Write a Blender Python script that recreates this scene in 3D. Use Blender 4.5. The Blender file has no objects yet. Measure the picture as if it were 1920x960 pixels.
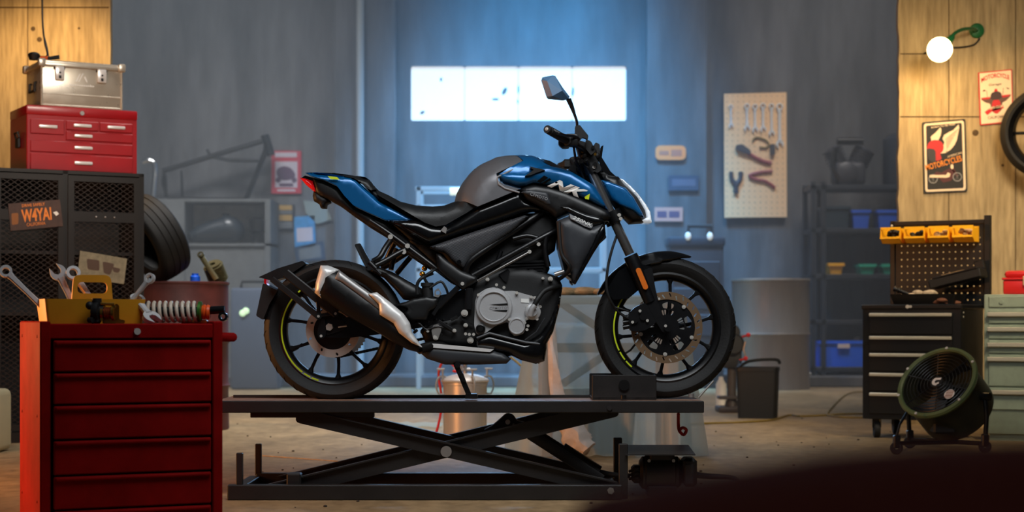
import bpy, bmesh, math, random
from mathutils import Vector, Matrix, Euler
from mathutils.geometry import delaunay_2d_cdt, tessellate_polygon
R = math.radians
PI = math.pi
SC = bpy.context.scene
COL = SC.collection
random.seed(7)

# ---- camera model: level 60 mm lens with vertical shift, 1920 x 960 frame ----
FPX = 3185.0      # focal length in pixels
CAMY = -7.0
CAMZ = 0.714
HOR = 600.0       # row of the horizon

def P(px, py, Y=0.0):
    """point of the room at depth Y that the photograph shows at pixel (px, py)"""
    s = (Y - CAMY) / FPX
    return Vector(((px - 960.0) * s, Y, CAMZ - (py - HOR) * s))

def FX(px, Y): return (px - 960.0) * (Y - CAMY) / FPX
def FZ(py, Y): return CAMZ - (py - HOR) * (Y - CAMY) / FPX
def M1(Y): return (Y - CAMY) / FPX      # metres per pixel at depth Y

# ---------------------------------------------------------------- objects
def world_of(o):
    m = o.matrix_basis.copy()
    while o.parent is not None:
        o = o.parent
        m = o.matrix_basis @ m
    return m

def tag(o, label=None, cat=None, group=None, kind=None):
    if label: o['label'] = label
    if cat: o['category'] = cat
    if group: o['group'] = group
    if kind: o['kind'] = kind
    return o

def thing(name, label, cat, loc=(0, 0, 0), rz=0.0, group=None):
    o = bpy.data.objects.new(name, None)
    o.empty_display_size = 0.1
    COL.objects.link(o)
    o.location = loc
    o.rotation_euler = (0, 0, rz)
    return tag(o, label, cat, group)

def copy_tree(o, parent=None):
    c = o.copy()
    COL.objects.link(c)
    c.parent = parent
    for ch in list(o.children):
        copy_tree(ch, c)
    return c

class MB:
    """collects shapes and links them as ONE mesh object"""
    def __init__(self):
        self.v = []; self.f = []
    def add(self, vs, fs, M=None):
        b = len(self.v)
        for p in vs:
            p = Vector(p)
            self.v.append(M @ p if M is not None else p)
        for f in fs:
            self.f.append(tuple(i + b for i in f))
        return self
    def box(self, lo, hi, bev=0.0, M=None, seg=1):
        lo = Vector(lo); hi = Vector(hi)
        if bev <= 0:
            x0, y0, z0 = lo; x1, y1, z1 = hi
            vs = [(x0,y0,z0),(x1,y0,z0),(x1,y1,z0),(x0,y1,z0),(x0,y0,z1),(x1,y0,z1),(x1,y1,z1),(x0,y1,z1)]
            fs = [(3,2,1,0),(4,5,6,7),(0,1,5,4),(1,2,6,5),(2,3,7,6),(3,0,4,7)]
            return self.add(vs, fs, M)
        bm = bmesh.new()
        bmesh.ops.create_cube(bm, size=1.0)
        d = hi - lo; c = (hi + lo) / 2
        for v in bm.verts:
            v.co = Vector((v.co.x*d.x + c.x, v.co.y*d.y + c.y, v.co.z*d.z + c.z))
        bev = min(bev, 0.49*min(d))
        bmesh.ops.bevel(bm, geom=list(bm.edges), offset=bev, segments=seg, affect='EDGES', profile=0.5)
        bm.verts.index_update()
        vs = [v.co.copy() for v in bm.verts]; fs = [[v.index for v in f.verts] for f in bm.faces]
        bm.free()
        return self.add(vs, fs, M)
    def ring_loft(self, rings, closed=False, caps=True):
        n = len(rings[0]); b = len(self.v)
        for r in rings: self.v.extend(Vector(p) for p in r)
        k = len(rings)
        for i in range(k if closed else k - 1):
            a = b + i*n; c = b + ((i+1) % k)*n
            for j in range(n):
                self.f.append((a+j, a+(j+1) % n, c+(j+1) % n, c+j))
        if caps and not closed:
            self.f.append(tuple(b + j for j in reversed(range(n))))
            self.f.append(tuple(b + (k-1)*n + j for j in range(n)))
        return self
    def cyl(self, p0, p1, r0, r1=None, n=20, caps=True):
        p0 = Vector(p0); p1 = Vector(p1)
        if r1 is None: r1 = r0
        d = (p1 - p0).normalized()
        u = d.orthogonal().normalized(); w = d.cross(u)
        rings = []
        for p, r in ((p0, r0), (p1, r1)):
            rings.append([p + (u*math.cos(2*PI*j/n) + w*math.sin(2*PI*j/n))*r for j in range(n)])
        return self.ring_loft(rings, caps=caps)
    def tube(self, pts, r, n=10, closed=False, smooth=0):
        pts = [Vector(p) for p in pts]
        if smooth: pts = catmull(pts, smooth, closed)
        k = len(pts)
        rs = r if isinstance(r, (list, tuple)) else None
        rings = []; u = None
        for i, p in enumerate(pts):
            if closed: t = pts[(i+1) % k] - pts[i-1]
            else: t = pts[min(i+1, k-1)] - pts[max(i-1, 0)]
            t.normalize()
            if u is None: u = t.orthogonal().normalized()
            else:
                u = u - t*u.dot(t)
                u = u.normalized() if u.length > 1e-6 else t.orthogonal().normalized()
            w = t.cross(u)
            if rs:
                q = i/(k-1)*(len(rs)-1); a = int(min(q, len(rs)-1.0001)); fr = q - a
                rr = rs[a]*(1-fr) + rs[min(a+1, len(rs)-1)]*fr
            else: rr = r
            rings.append([p + (u*math.cos(2*PI*j/n) + w*math.sin(2*PI*j/n))*rr for j in range(n)])
        return self.ring_loft(rings, closed=closed, caps=True)
    def lathe(self, o, axis, prof, n=48, closed=False, a0=0.0, a1=2*PI, ref=None, caps=False):
        """profile of (radius, height along axis)"""
        o = Vector(o); d = Vector(axis).normalized()
        u = (Vector(ref) if ref else d.orthogonal()).normalized(); w = d.cross(u)
        full = abs(a1 - a0 - 2*PI) < 1e-6
        m = n if full else n + 1
        rings = []
        for i in range(m):
            a = a0 + (a1 - a0)*i/n
            e = u*math.cos(a) + w*math.sin(a)
            rings.append([o + e*r + d*h for r, h in prof])
        b = len(self.v); k = len(prof)
        for r in rings: self.v.extend(r)
        for i in range(m if full else m - 1):
            a = b + i*k; c = b + ((i+1) % m)*k
            for j in range(k if closed else k - 1):
                self.f.append((a+j, a+(j+1) % k, c+(j+1) % k, c+j))
        if closed and not full:
            self.f.append(tuple(b + j for j in range(k)))
            self.f.append(tuple(b + (m-1)*k + j for j in reversed(range(k))))
        return self
    def sphere(self, c, r, sc=(1, 1, 1), n=20, m=12, M=None):
        c = Vector(c); vs = []; fs = []
        for i in range(1, m):
            t = PI*i/m
            for j in range(n):
                a = 2*PI*j/n
                vs.append(Vector((math.sin(t)*math.cos(a)*sc[0], math.sin(t)*math.sin(a)*sc[1], math.cos(t)*sc[2]))*r + c)
        top = len(vs); vs.append(c + Vector((0, 0, r*sc[2]))); vs.append(c - Vector((0, 0, r*sc[2])))
        for i in range(m-2):
            for j in range(n):
                fs.append((i*n+j, (i+1)*n+j, (i+1)*n+(j+1) % n, i*n+(j+1) % n))
        for j in range(n):
            fs.append((top, j, (j+1) % n)); fs.append((top+1, (m-2)*n+(j+1) % n, (m-2)*n+j))
        return self.add(vs, fs, M)
    def prism(self, outer, fr, t, holes=()):
        """polygon (with holes) in the plane fr=(origin,u,v), extruded by vector t"""
        o, u, v = (Vector(q) for q in fr); t = Vector(t)
        loops = [list(outer)] + [list(h) for h in holes]
        flat = [p for l in loops for p in l]
        tris = tessellate_polygon([[Vector((p[0], p[1], 0)) for p in l] for l in loops])
        n = len(flat); b = len(self.v)
        self.v.extend(o + u*p[0] + v*p[1] for p in flat)
        self.v.extend(o + u*p[0] + v*p[1] + t for p in flat)
        for a, c, d in tris:
            self.f.append((b+a, b+c, b+d)); self.f.append((b+n+d, b+n+c, b+n+a))
        s = 0
        for l in loops:
            k = len(l)
            for j in range(k):
                a = b+s+j; c = b+s+(j+1) % k
                self.f.append((a, c, c+n, a+n))
            s += k
        return self
    def pxprism(self, pts, Y0, Y1, holes=(), ref=None):
        """outline given in photograph pixels, slab between depths Y0 and Y1"""
        yr = Y0 if ref is None else ref
        g = lambda q: (FX(q[0], yr), FZ(q[1], yr))
        return self.prism([g(q) for q in pts], ((0, Y0, 0), (1, 0, 0), (0, 0, 1)), (0, Y1 - Y0, 0), [[g(q) for q in h] for h in holes])
    def build(self, name, mat, parent=None, local=False, ang=35, flat=False):
        me = bpy.data.meshes.new(name)
        vs = self.v
        o = bpy.data.objects.new(name, me)
        COL.objects.link(o)
        if parent is not None:
            o.parent = parent
            if not local:
                inv = world_of(parent).inverted()
                vs = [inv @ p for p in vs]
        elif not local:
            xs = [p.x for p in vs]; ys = [p.y for p in vs]; zs = [p.z for p in vs]
            c = Vector(((min(xs)+max(xs))/2, (min(ys)+max(ys))/2, min(zs)))
            vs = [p - c for p in vs]
            o.location = c
        me.from_pydata([tuple(p) for p in vs], [], self.f)
        bm = bmesh.new(); bm.from_mesh(me)
        bmesh.ops.remove_doubles(bm, verts=bm.verts, dist=1e-6)
        bmesh.ops.recalc_face_normals(bm, faces=bm.faces)
        bm.to_mesh(me); bm.free()
        if not flat:
            me.polygons.foreach_set('use_smooth', [True]*len(me.polygons))
            me.set_sharp_from_angle(angle=R(ang))
        me.materials.append(mat)
        me.update()
        return o

def catmull(pts, k=6, closed=False):
    n = len(pts); out = []
    rng = range(n) if closed else range(n - 1)
    for i in rng:
        if closed: a, b, c, d = pts[i-1], pts[i], pts[(i+1) % n], pts[(i+2) % n]
        else: a, b, c, d = pts[max(i-1, 0)], pts[i], pts[i+1], pts[min(i+2, n-1)]
        for s in range(k):
            t = s/k
            out.append(0.5*((2*b) + (c-a)*t + (2*a-5*b+4*c-d)*t*t + (3*b-a-3*c+d)*t*t*t))
    if not closed: out.append(pts[-1])
    return out

def smooth2(pts, k=5, closed=True):
    return [(v.x, v.y) for v in catmull([Vector((p[0], p[1], 0)) for p in pts], k, closed)]

def rounded(pts, r, k=4):
    """round the corners of a 2D polygon"""
    out = []; n = len(pts)
    for i in range(n):
        a = Vector((*pts[i-1], 0)); b = Vector((*pts[i], 0)); c = Vector((*pts[(i+1) % n], 0))
        da = (a-b); dc = (c-b)
        q = min(r, da.length*.45, dc.length*.45)
        p0 = b + da.normalized()*q; p1 = b + dc.normalized()*q
        for s in range(k+1):
            t = s/k
            v = p0*(1-t)**2 + b*2*t*(1-t) + p1*t*t
            out.append((v.x, v.y))
    return out

def rect(x0, y0, x1, y1): return [(x0, y0), (x1, y0), (x1, y1), (x0, y1)]
def circ(cx, cy, r, n=24, a0=0.0, a1=2*PI): return [(cx+r*math.cos(a0+(a1-a0)*i/n), cy+r*math.sin(a0+(a1-a0)*i/n)) for i in range(n)]

def seg_d(p, a, b):
    ax, ay = a; bx, by = b
    dx, dy = bx-ax, by-ay
    l = dx*dx + dy*dy
    t = 0 if l == 0 else max(0, min(1, ((p[0]-ax)*dx + (p[1]-ay)*dy)/l))
    return math.hypot(p[0]-ax-t*dx, p[1]-ay-t*dy)

class Puff:
    """a moulded shell: side outline in pixels, bulging from a rim towards both sides"""
    def __init__(self, pts, Yc=0.0, rim=0.02, bulge=0.05, rad=20, edge=None, back='same', smooth=0, step=7, wf=None, power=2.0, ref=None):
        self.pts = smooth2(pts, smooth) if smooth else list(pts)
        self.Yc, self.rim, self.bulge, self.rad, self.back, self.wf, self.power = Yc, rim, bulge, rad, back, wf, power
        self.ref = Yc if ref is None else ref
        if edge is None: self.segs = [(self.pts[i-1], self.pts[i]) for i in range(len(self.pts))]
        else: self.segs = [(edge[i], edge[i+1]) for i in range(len(edge)-1)]
        self.step = step
    def g(self, x, y):
        d = min(seg_d((x, y), a, b) for a, b in self.segs)
        t = 1 - min(d/self.rad, 1)
        h = (max(0, 1 - t**self.power))**(1/self.power)
        return h
    def w(self, x, y):
        k = self.wf(x, y) if self.wf else 1.0
        return (self.rim + self.bulge*self.g(x, y))*k
    def Y(self, x, y): return self.Yc - self.w(x, y)
    def mesh(self, mb):
        B = []; n = len(self.pts); st = self.step
        for i in range(n):
            a = self.pts[i]; b = self.pts[(i+1) % n]
            L = math.hypot(b[0]-a[0], b[1]-a[1]); k = max(1, int(L/st))
            for j in range(k): B.append((a[0]+(b[0]-a[0])*j/k, a[1]+(b[1]-a[1])*j/k))
        xs = [p[0] for p in B]; ys = [p[1] for p in B]
        def inside(x, y):
            c = False; m = len(B)
            for i in range(m):
                x0, y0 = B[i-1]; x1, y1 = B[i]
                if (y0 > y) != (y1 > y) and x < (x1-x0)*(y-y0)/(y1-y0)+x0: c = not c
            return c
        def clear(x, y): return min(seg_d((x, y), B[i-1], B[i]) for i in range(len(B)))
        I = []
        # rows of points that follow the outline, so that the rounded rim is even
        offs = [self.rad*q for q in (.10, .30, .60, 1.0)]
        offs = [q for q in offs if q > .5]
        for i in range(n):
            ax, ay = self.pts[i]; bx, by = self.pts[(i+1) % n]
            L = math.hypot(bx-ax, by-ay)
            if L < 1e-6: continue
            nx_, ny_ = -(by-ay)/L, (bx-ax)/L
            if not inside((ax+bx)/2 + nx_*.05, (ay+by)/2 + ny_*.05): nx_, ny_ = -nx_, -ny_
            k = max(1, int(L/(st*.7)))
            for j in range(k+1):
                t = j/k
                for q in offs:
                    x, y = ax+(bx-ax)*t+nx_*q, ay+(by-ay)*t+ny_*q
                    if inside(x, y) and clear(x, y) > q*.93: I.append((x, y))
        seen = {}; J = []
        for x, y in I:
            c = (int(x/1.2), int(y/1.2))
            if c not in seen: seen[c] = 1; J.append((x, y))
        I = J
        y = min(ys); row = 0
        far = offs[-1] if offs else 0
        while y < max(ys):
            x = min(xs) + (st/2 if row % 2 else 0)
            while x < max(xs):
                if inside(x, y) and clear(x, y) > far + st*.5: I.append((x, y))
                x += st
            y += st*0.87; row += 1
        nb = len(B)
        res = delaunay_2d_cdt([Vector(p) for p in B+I], [(i, (i+1) % nb) for i in range(nb)], [], 1, 1e-4)
        V = [(v.x, v.y) for v in res[0]]; F = [list(f) for f in res[2]]; E = {}
        for f in F:
            for i in range(len(f)):
                k = tuple(sorted((f[i], f[(i+1) % len(f)]))); E[k] = E.get(k, 0)+1
        fv = []; bv = []
        for x, y in V:
            w = self.w(x, y); p = P(x, y, self.ref)
            fv.append((p.x, self.Yc - w, p.z))
            if self.back == 'same': yb = self.Yc + w
            else: yb = self.Yc + self.back
            bv.append((p.x, yb, p.z))
        m = len(V)
        fs = [tuple(f) for f in F] + [tuple(i+m for i in reversed(f)) for f in F]
        for (a, b), c in E.items():
            if c == 1: fs.append((a, b, b+m, a+m))
        mb.add(fv+bv, fs)
        return self

def puff(name, mat, parent, pts, ang=62, **kw):
    mb = MB(); p = Puff(pts, **kw).mesh(mb)
    o = mb.build(name, mat, parent, ang=ang)
    p.obj = o
    return p

def mirror_copy(o, parent=None):
    """the same moulded part on the other flank of the machine (mirrored about Y = 0 of its parent's space)"""
    me = o.data.copy()
    for v in me.vertices: v.co.y = -v.co.y
    me.flip_normals()
    c = o.copy(); c.data = me
    COL.objects.link(c); c.parent = parent or o.parent
    return c

# ---------------------------------------------------------------- lettering
def text2d(s, shear=0.0, bold=0.0, space=1.0):
    cu = bpy.data.curves.new('lettering', 'FONT')
    cu.body = s; cu.shear = shear; cu.offset = bold; cu.space_character = space
    cu.fill_mode = 'FRONT'; cu.resolution_u = 3
    to = bpy.data.objects.new('lettering', cu)
    COL.objects.link(to)
    dg = bpy.context.evaluated_depsgraph_get()
    dg.update()
    me = bpy.data.meshes.new_from_object(to.evaluated_get(dg))
    vs = [(v.co.x, v.co.y) for v in me.vertices]; fs = [tuple(p.vertices) for p in me.polygons]
    bpy.data.objects.remove(to); bpy.data.meshes.remove(me); bpy.data.curves.remove(cu)
    x0 = min(v[0] for v in vs); x1 = max(v[0] for v in vs); y0 = min(v[1] for v in vs); y1 = max(v[1] for v in vs)
    return [((x-x0)/(x1-x0), (y-y0)/(y1-y0)) for x, y in vs], fs

def lettering(mb, s, a, b, h, Yf, lift=0.002, shear=0.0, bold=0.0, arch=0.0, space=1.0):
    """flat letters: baseline from pixel a to pixel b, height h pixels, on the surface of depth Yf(px,py)"""
    vs, fs = text2d(s, shear, bold, space)
    ax, ay = a; bx, by = b
    L = math.hypot(bx-ax, by-ay); ux, uy = (bx-ax)/L, (by-ay)/L
    out = []
    for x, y in vs:
        k = arch*(1-(2*x-1)**2)
        px = ax + (bx-ax)*x + uy*h*y; py = ay + (by-ay)*x - ux*h*y - k
        Y = (Yf(px, py) if callable(Yf) else Yf) - lift
        out.append(P(px, py, Y))
    return mb.add(out, fs)

def decal(mb, pts, Yf, lift=0.002):
    out = [P(x, y, (Yf(x, y) if callable(Yf) else Yf) - lift) for x, y in pts]
    t = tessellate_polygon([[Vector((x, y, 0)) for x, y in pts]])
    return mb.add(out, [tuple(q) for q in t])

# ---------------------------------------------------------------- materials
def lin(c):
    return tuple(((x/255)/12.92 if x/255 <= 0.04045 else ((x/255+0.055)/1.055)**2.4) for x in c)

def mat(name, rgb, rough=0.5, metal=0.0, var=0.0, vscale=8.0, bump=0.0, bscale=40.0, coat=0.0, stretch=None, emit=0.0, spec=0.5, srgb=True, rvar=0.0, trans=0.0, alpha=1.0):
    m = bpy.data.materials.new(name); m.use_nodes = True
    nt = m.node_tree; b = nt.nodes['Principled BSDF']
    c = lin(rgb) if srgb else rgb
    b.inputs['Base Color'].default_value = (*c, 1)
    b.inputs['Roughness'].default_value = rough
    b.inputs['Metallic'].default_value = metal
    b.inputs['Specular IOR Level'].default_value = spec
    b.inputs['Coat Weight'].default_value = coat
    b.inputs['Coat Roughness'].default_value = 0.08
    b.inputs['Transmission Weight'].default_value = trans
    b.inputs['Alpha'].default_value = alpha
    if emit:
        b.inputs['Emission Color'].default_value = (*c, 1)
        b.inputs['Emission Strength'].default_value = emit
    if var or bump or rvar:
        tc = nt.nodes.new('ShaderNodeTexCoord')
        src = tc.outputs['Object']
        if stretch:
            mp = nt.nodes.new('ShaderNodeMapping'); mp.inputs['Scale'].default_value = stretch
            nt.links.new(src, mp.inputs['Vector']); src = mp.outputs['Vector']
    if var:
        n = nt.nodes.new('ShaderNodeTexNoise'); n.inputs['Scale'].default_value = vscale; n.inputs['Detail'].default_value = 6
        n.inputs['Roughness'].default_value = 0.65
        nt.links.new(src, n.inputs['Vector'])
        r = nt.nodes.new('ShaderNodeValToRGB')
        r.color_ramp.elements[0].position = 0.3; r.color_ramp.elements[1].position = 0.7
        r.color_ramp.elements[0].color = (*[x*(1-var) for x in c], 1)
        r.color_ramp.elements[1].color = (*[min(1, x*(1+var)) for x in c], 1)
        nt.links.new(n.outputs['Fac'], r.inputs['Fac']); nt.links.new(r.outputs['Color'], b.inputs['Base Color'])
    if rvar:
        n = nt.nodes.new('ShaderNodeTexNoise'); n.inputs['Scale'].default_value = vscale*1.7; n.inputs['Detail'].default_value = 5
        nt.links.new(src, n.inputs['Vector'])
        q = nt.nodes.new('ShaderNodeMapRange'); q.inputs['To Min'].default_value = max(0, rough-rvar); q.inputs['To Max'].default_value = min(1, rough+rvar)
        nt.links.new(n.outputs['Fac'], q.inputs['Value']); nt.links.new(q.outputs['Result'], b.inputs['Roughness'])
    if bump:
        n = nt.nodes.new('ShaderNodeTexNoise'); n.inputs['Scale'].default_value = bscale; n.inputs['Detail'].default_value = 4
        nt.links.new(src, n.inputs['Vector'])
        bp = nt.nodes.new('ShaderNodeBump'); bp.inputs['Strength'].default_value = bump; bp.inputs['Distance'].default_value = 0.01
        nt.links.new(n.outputs['Fac'], bp.inputs['Height']); nt.links.new(bp.outputs['Normal'], b.inputs['Normal'])
    return m

M = {}
M['black'] = mat('gloss_black_plastic', (9, 9, 10), 0.2, coat=0.2)
M['satin'] = mat('satin_black_plastic', (14, 14, 15), 0.42, rvar=.08)
M['matte'] = mat('matte_black', (9, 9, 10), 0.6, bump=.05, bscale=200)
M['blkmet'] = mat('black_painted_metal', (10, 10, 12), 0.34, rvar=.08)
M['rubber'] = mat('tyre_rubber', (14, 13, 13), 0.7, bump=.12, bscale=120, var=.15)
M['blue'] = mat('blue_metallic_paint', (0, 92, 150), 0.34, metal=0.4, coat=0.5)
M['tank'] = mat('satin_gunmetal_paint', (112, 112, 115), 0.40, metal=0.5)
M['cast'] = mat('cast_aluminium', (186, 186, 187), 0.45, metal=0.4, bump=.05, bscale=150)
M['steel'] = mat('brushed_steel', (176, 172, 168), 0.34, metal=.7, rvar=.1)
M['wrench'] = mat('polished_tool_steel', (226, 224, 222), 0.26, metal=.3)
M['chrome'] = mat('chrome', (215, 215, 215), 0.1, metal=1.0)
M['fork'] = mat('dark_chromed_tube', (132, 129, 126), 0.24, metal=.85)
M['exh'] = mat('dark_exhaust_steel', (36, 35, 35), 0.36, metal=.6)
M['shield'] = mat('satin_silver_shield', (228, 226, 223), 0.38, metal=0.25)
M['bronze'] = mat('brake_disc_steel', (138, 112, 86), 0.36, metal=0.5)
M['discr'] = mat('rear_brake_disc_steel', (204, 196, 188), 0.36, metal=0.45)
M['red_lens'] = mat('red_lens', (214, 18, 24), 0.15, emit=0.25)
M['orange'] = mat('orange_reflector', (214, 108, 32), 0.3)
M['lime'] = mat('lime_decal', (205, 222, 40), 0.4)
M['white'] = mat('white_print', (226, 226, 222), 0.45)
M['greyprint'] = mat('grey_print', (140, 140, 142), 0.45)
M['lens'] = mat('headlight_lens_added_glow', (226, 234, 242), 0.12, coat=1, emit=.45)  # reflected brightness put into the lens as a weak glow
M['seat'] = mat('black_seat_vinyl', (22, 23, 24), 0.48, bump=.08, bscale=260)
M['bolt'] = mat('zinc_bolt', (212, 208, 200), 0.3, metal=.4)
M['brass'] = mat('brass', (190, 140, 60), 0.3, metal=1)
def ribmat():
    m = mat('ribbed_cover_plastic', (50, 52, 56), .45); nt = m.node_tree
    tc = nt.nodes.new('ShaderNodeTexCoord'); mp = nt.nodes.new('ShaderNodeMapping'); mp.inputs['Rotation'].default_value = (0, R(28), 0)
    wv = nt.nodes.new('ShaderNodeTexWave'); wv.bands_direction = 'X'; wv.inputs['Scale'].default_value = 62
    bp = nt.nodes.new('ShaderNodeBump'); bp.inputs['Strength'].default_value = .35; bp.inputs['Distance'].default_value = .004
    nt.links.new(tc.outputs['Object'], mp.inputs[0]); nt.links.new(mp.outputs[0], wv.inputs[0]); nt.links.new(wv.outputs['Fac'], bp.inputs['Height']); nt.links.new(bp.outputs[0], nt.nodes['Principled BSDF'].inputs['Normal'])
    return m
M['rib'] = ribmat()
M['carbon'] = mat('ribbed_grey_plastic', (44, 46, 50), 0.45)
# ================================================================ the motorcycle
bike = thing('motorcycle', 'blue and black naked motorcycle parked on the scissor lift', 'motorcycle', (FX(940, 0), 0, FZ(750, 0)))
RW = (628, 619.5); FW = (1247, 614)
def C3(c, Y=0.0):
    p = P(c[0], c[1], 0); return Vector((p.x, Y, p.z))
U = M1(0)

def wheel(c, half, name, tilt):
    cc = C3(c)
    tr = 0.291
    prof = []
    # tyre cross section
    h = half
    for r, y in ((.222, -.6*h), (.232, -.72*h), (.248, -.93*h), (.262, -h), (.274, -.9*h), (.283, -.66*h), (.289, -.36*h), (.291, 0),
                 (.289, .36*h), (.283, .66*h), (.274, .9*h), (.262, h), (.248, .93*h), (.232, .72*h), (.222, .6*h)): prof.append((r, y))
    t = MB(); t.lathe(cc, (0, 1, 0), prof, 96, closed=True)
    # raised tread bars on the shoulder
    g = t
    n = 34
    for i in range(n):
        a = 2*PI*i/n
        for s in (-1, 1):
            pts = []
            for k in range(5):
                q = k/4
                yy = s*h*(.92 - .7*q); rr = .2745 + (.2895-.2745)*(1-(1-q)**2) + .0006
                aa = a + q*.10*1.0 + (0 if s < 0 else .09)
                pts.append(cc + Vector((math.cos(aa)*rr, yy, math.sin(aa)*rr)))
            g.tube(pts, [.0004, .0017, .0017, .0004], 5)
    tyre = t.build(name, M['rubber'], bike)
    r = MB()
    h2 = .55*h
    prof = [(.228, -h2-.006), (.228, -h2+.004), (.216, -h2+.012), (.206, -h2*.5), (.203, 0),
            (.206, h2*.5), (.216, h2-.012), (.228, h2-.004), (.228, h2+.006), (.219, h2+.008), (.208, h2+.002), (.199, h2*.8), (.195, h2*.5), (.193, 0), (.195, -h2*.5), (.199, -h2*.8), (.208, -h2-.002), (.219, -h2-.008)]
    r.lathe(cc, (0, 1, 0), prof, 96, closed=True)
    rim = r.build('rim', M['blkmet'], bike)
    # hub
    hb = MB(); hb.lathe(cc, (0, 1, 0), [(.012, -.07), (.034, -.07), (.042, -.05), (.05, -.03), (.05, .03), (.042, .05), (.034, .07), (.012, .07)], 32, closed=True)
    hb.build('hub', M['blkmet'], bike)
    # five forked spokes
    for i in range(5):
        a = tilt + 2*PI*i/5
        for s in (-1, 1):
            m = MB(); rings = []
            for q, (rr, wv, hv) in enumerate(((.045, .022, .030), (.085, .016, .022), (.140, .0125, .018), (.180, .0135, .020), (.199, .030, .026))):
                aa = a + s*(.19 + .13*(rr-.045)/.142)
                e = Vector((math.cos(aa), 0, math.sin(aa))); tng = Vector((-math.sin(aa), 0, math.cos(aa)))
                yk = -.012
                rings.append([cc + e*rr + tng*wv*.5*u + Vector((0, yk + hv*v*.5, 0)) for u, v in ((-1, -.6), (-.5, -1), (.5, -1), (1, -.6), (1, .6), (.5, 1), (-.5, 1), (-1, .6))])
            m.ring_loft(rings)
            m.build('spoke', M['blkmet'], rim)
    # lime stripe on the flange
    st = MB()
    def arc(d0, d1):
        k = max(3, int((d1-d0)/3)); L = []
        for i in range(k+1): L.append(R(d0 + (d1-d0)*i/k))
        vs = []; fs = []
        for a in L:
            for rr in (.2105, .2165):
                vs.append(cc + Vector((math.cos(a)*rr, -h2-.0085, math.sin(a)*rr)))
        for i in range(k): fs.append((2*i, 2*i+1, 2*i+3, 2*i+2))
        st.add(vs, fs)
    if name.startswith('rear'): arcs = ((128, 133), (137, 233), (235, 243), (245, 253))
    else: arcs = ((128, 206), (208, 218), (220, 229))
    for a0, a1 in arcs: arc(a0, a1)
    tag(st.build('rim_stripe', M['lime'], rim), 'lime yellow pinstripe')
    v = MB(); a = R(206 if name.startswith('rear') else 213)
    e = Vector((math.cos(a), 0, math.sin(a)))
    e2 = Vector((math.cos(a+.9), 0, math.sin(a+.9)))
    v.tube([cc + e*.199 + Vector((0, -.01, 0)), cc + e*.170 + Vector((0, -.014, 0)), cc + e*.15 - e2*.012 + Vector((0, -.018, 0))], .0042, 8)
    v.build('valve_stem', M['matte'], rim)
    return tyre, rim

rt, rr_ = wheel(RW, .068, 'rear_tyre', R(77))
ft, fr_ = wheel(FW, .055, 'front_tyre', R(66))

def disc(c, Y, ro, ri, slots, name, m, nslot, wavy=0):
    cc = C3(c, Y)
    out = []
    for i in range(120):
        a = 2*PI*i/120
        rr = ro + wavy*math.cos(a*10)
        out.append((rr*math.cos(a), rr*math.sin(a)))
    holes = [circ(0, 0, ri, 60)]
    for i in range(nslot):
        a = 2*PI*i/nslot
        rm = (ro+ri)/2 + (.0035 if i % 2 else -.0035); L = slots[0]; w = slots[1]
        ca, sa = math.cos(a), math.sin(a); tw = .5
        ct, stt = math.cos(a+tw), math.sin(a+tw)
        hp = []
        for u, v in rounded([(-L, -w), (L, -w), (L, w), (-L, w)], w*.9, 3):
            hp.append((rm*ca + u*ct - v*stt, rm*sa + u*stt + v*ct))
        holes.append(hp)
    mb = MB(); mb.prism(out, (cc - Vector((0, .0025, 0)), (1, 0, 0), (0, 0, 1)), (0, .005, 0), holes)
    return mb.build(name, m, bike)

tag(disc(FW, -.074, .146, .115, (.0085, .0026), 'front_brake_disc', M['bronze'], 30), 'bronze toned slotted disc')
# carrier of the front disc: black spider with cut-outs and an ABS ring of little windows
cc = C3(FW, -.072)
holes = []
for i in range(5):
    a = 2*PI*i/5 + .25
    holes.append(rounded([(.098*math.cos(a-.26), .098*math.sin(a-.26)), (.106*math.cos(a), .106*math.sin(a)), (.098*math.cos(a+.26), .098*math.sin(a+.26)), (.080*math.cos(a+.24), .080*math.sin(a+.24)), (.080*math.cos(a-.24), .080*math.sin(a-.24))], .006))
    for k in range(-2, 3):
        b = a + k*.155
        L = [(r_*math.cos(b+d), r_*math.sin(b+d)) for r_, d in ((.052, -.052), (.073, -.050), (.073, .050), (.052, .052))]
        holes.append(rounded(L, .003, 2))
m = MB(); m.prism(circ(0, 0, .1155, 72), (cc, (1, 0, 0), (0, 0, 1)), (0, .006, 0), holes); car = m.build('disc_carrier', M['blkmet'], bike)
for i in range(5):
    a = 2*PI*i/5 + .88
    p = cc + Vector((math.cos(a)*.109, 0, math.sin(a)*.109))
    m = MB(); m.cyl(p, p - Vector((0, .008, 0)), .008, n=14); m.cyl(p - Vector((0, .008, 0)), p - Vector((0, .010, 0)), .004, n=8)
    m.build('bobbin', M['bolt'], car)
tag(disc(RW, -.080, .110, .078, (.0065, .0042), 'rear_brake_disc', M['discr'], 9), 'steel rear disc with oval holes')
cc = C3(RW, -.078)
m = MB(); m.lathe(cc, (0, 1, 0), [(.02, -.004), (.080, -.002), (.080, .004), (.02, .006)], 40, closed=True)
m.build('rear_disc_carrier', M['blkmet'], bike)

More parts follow.
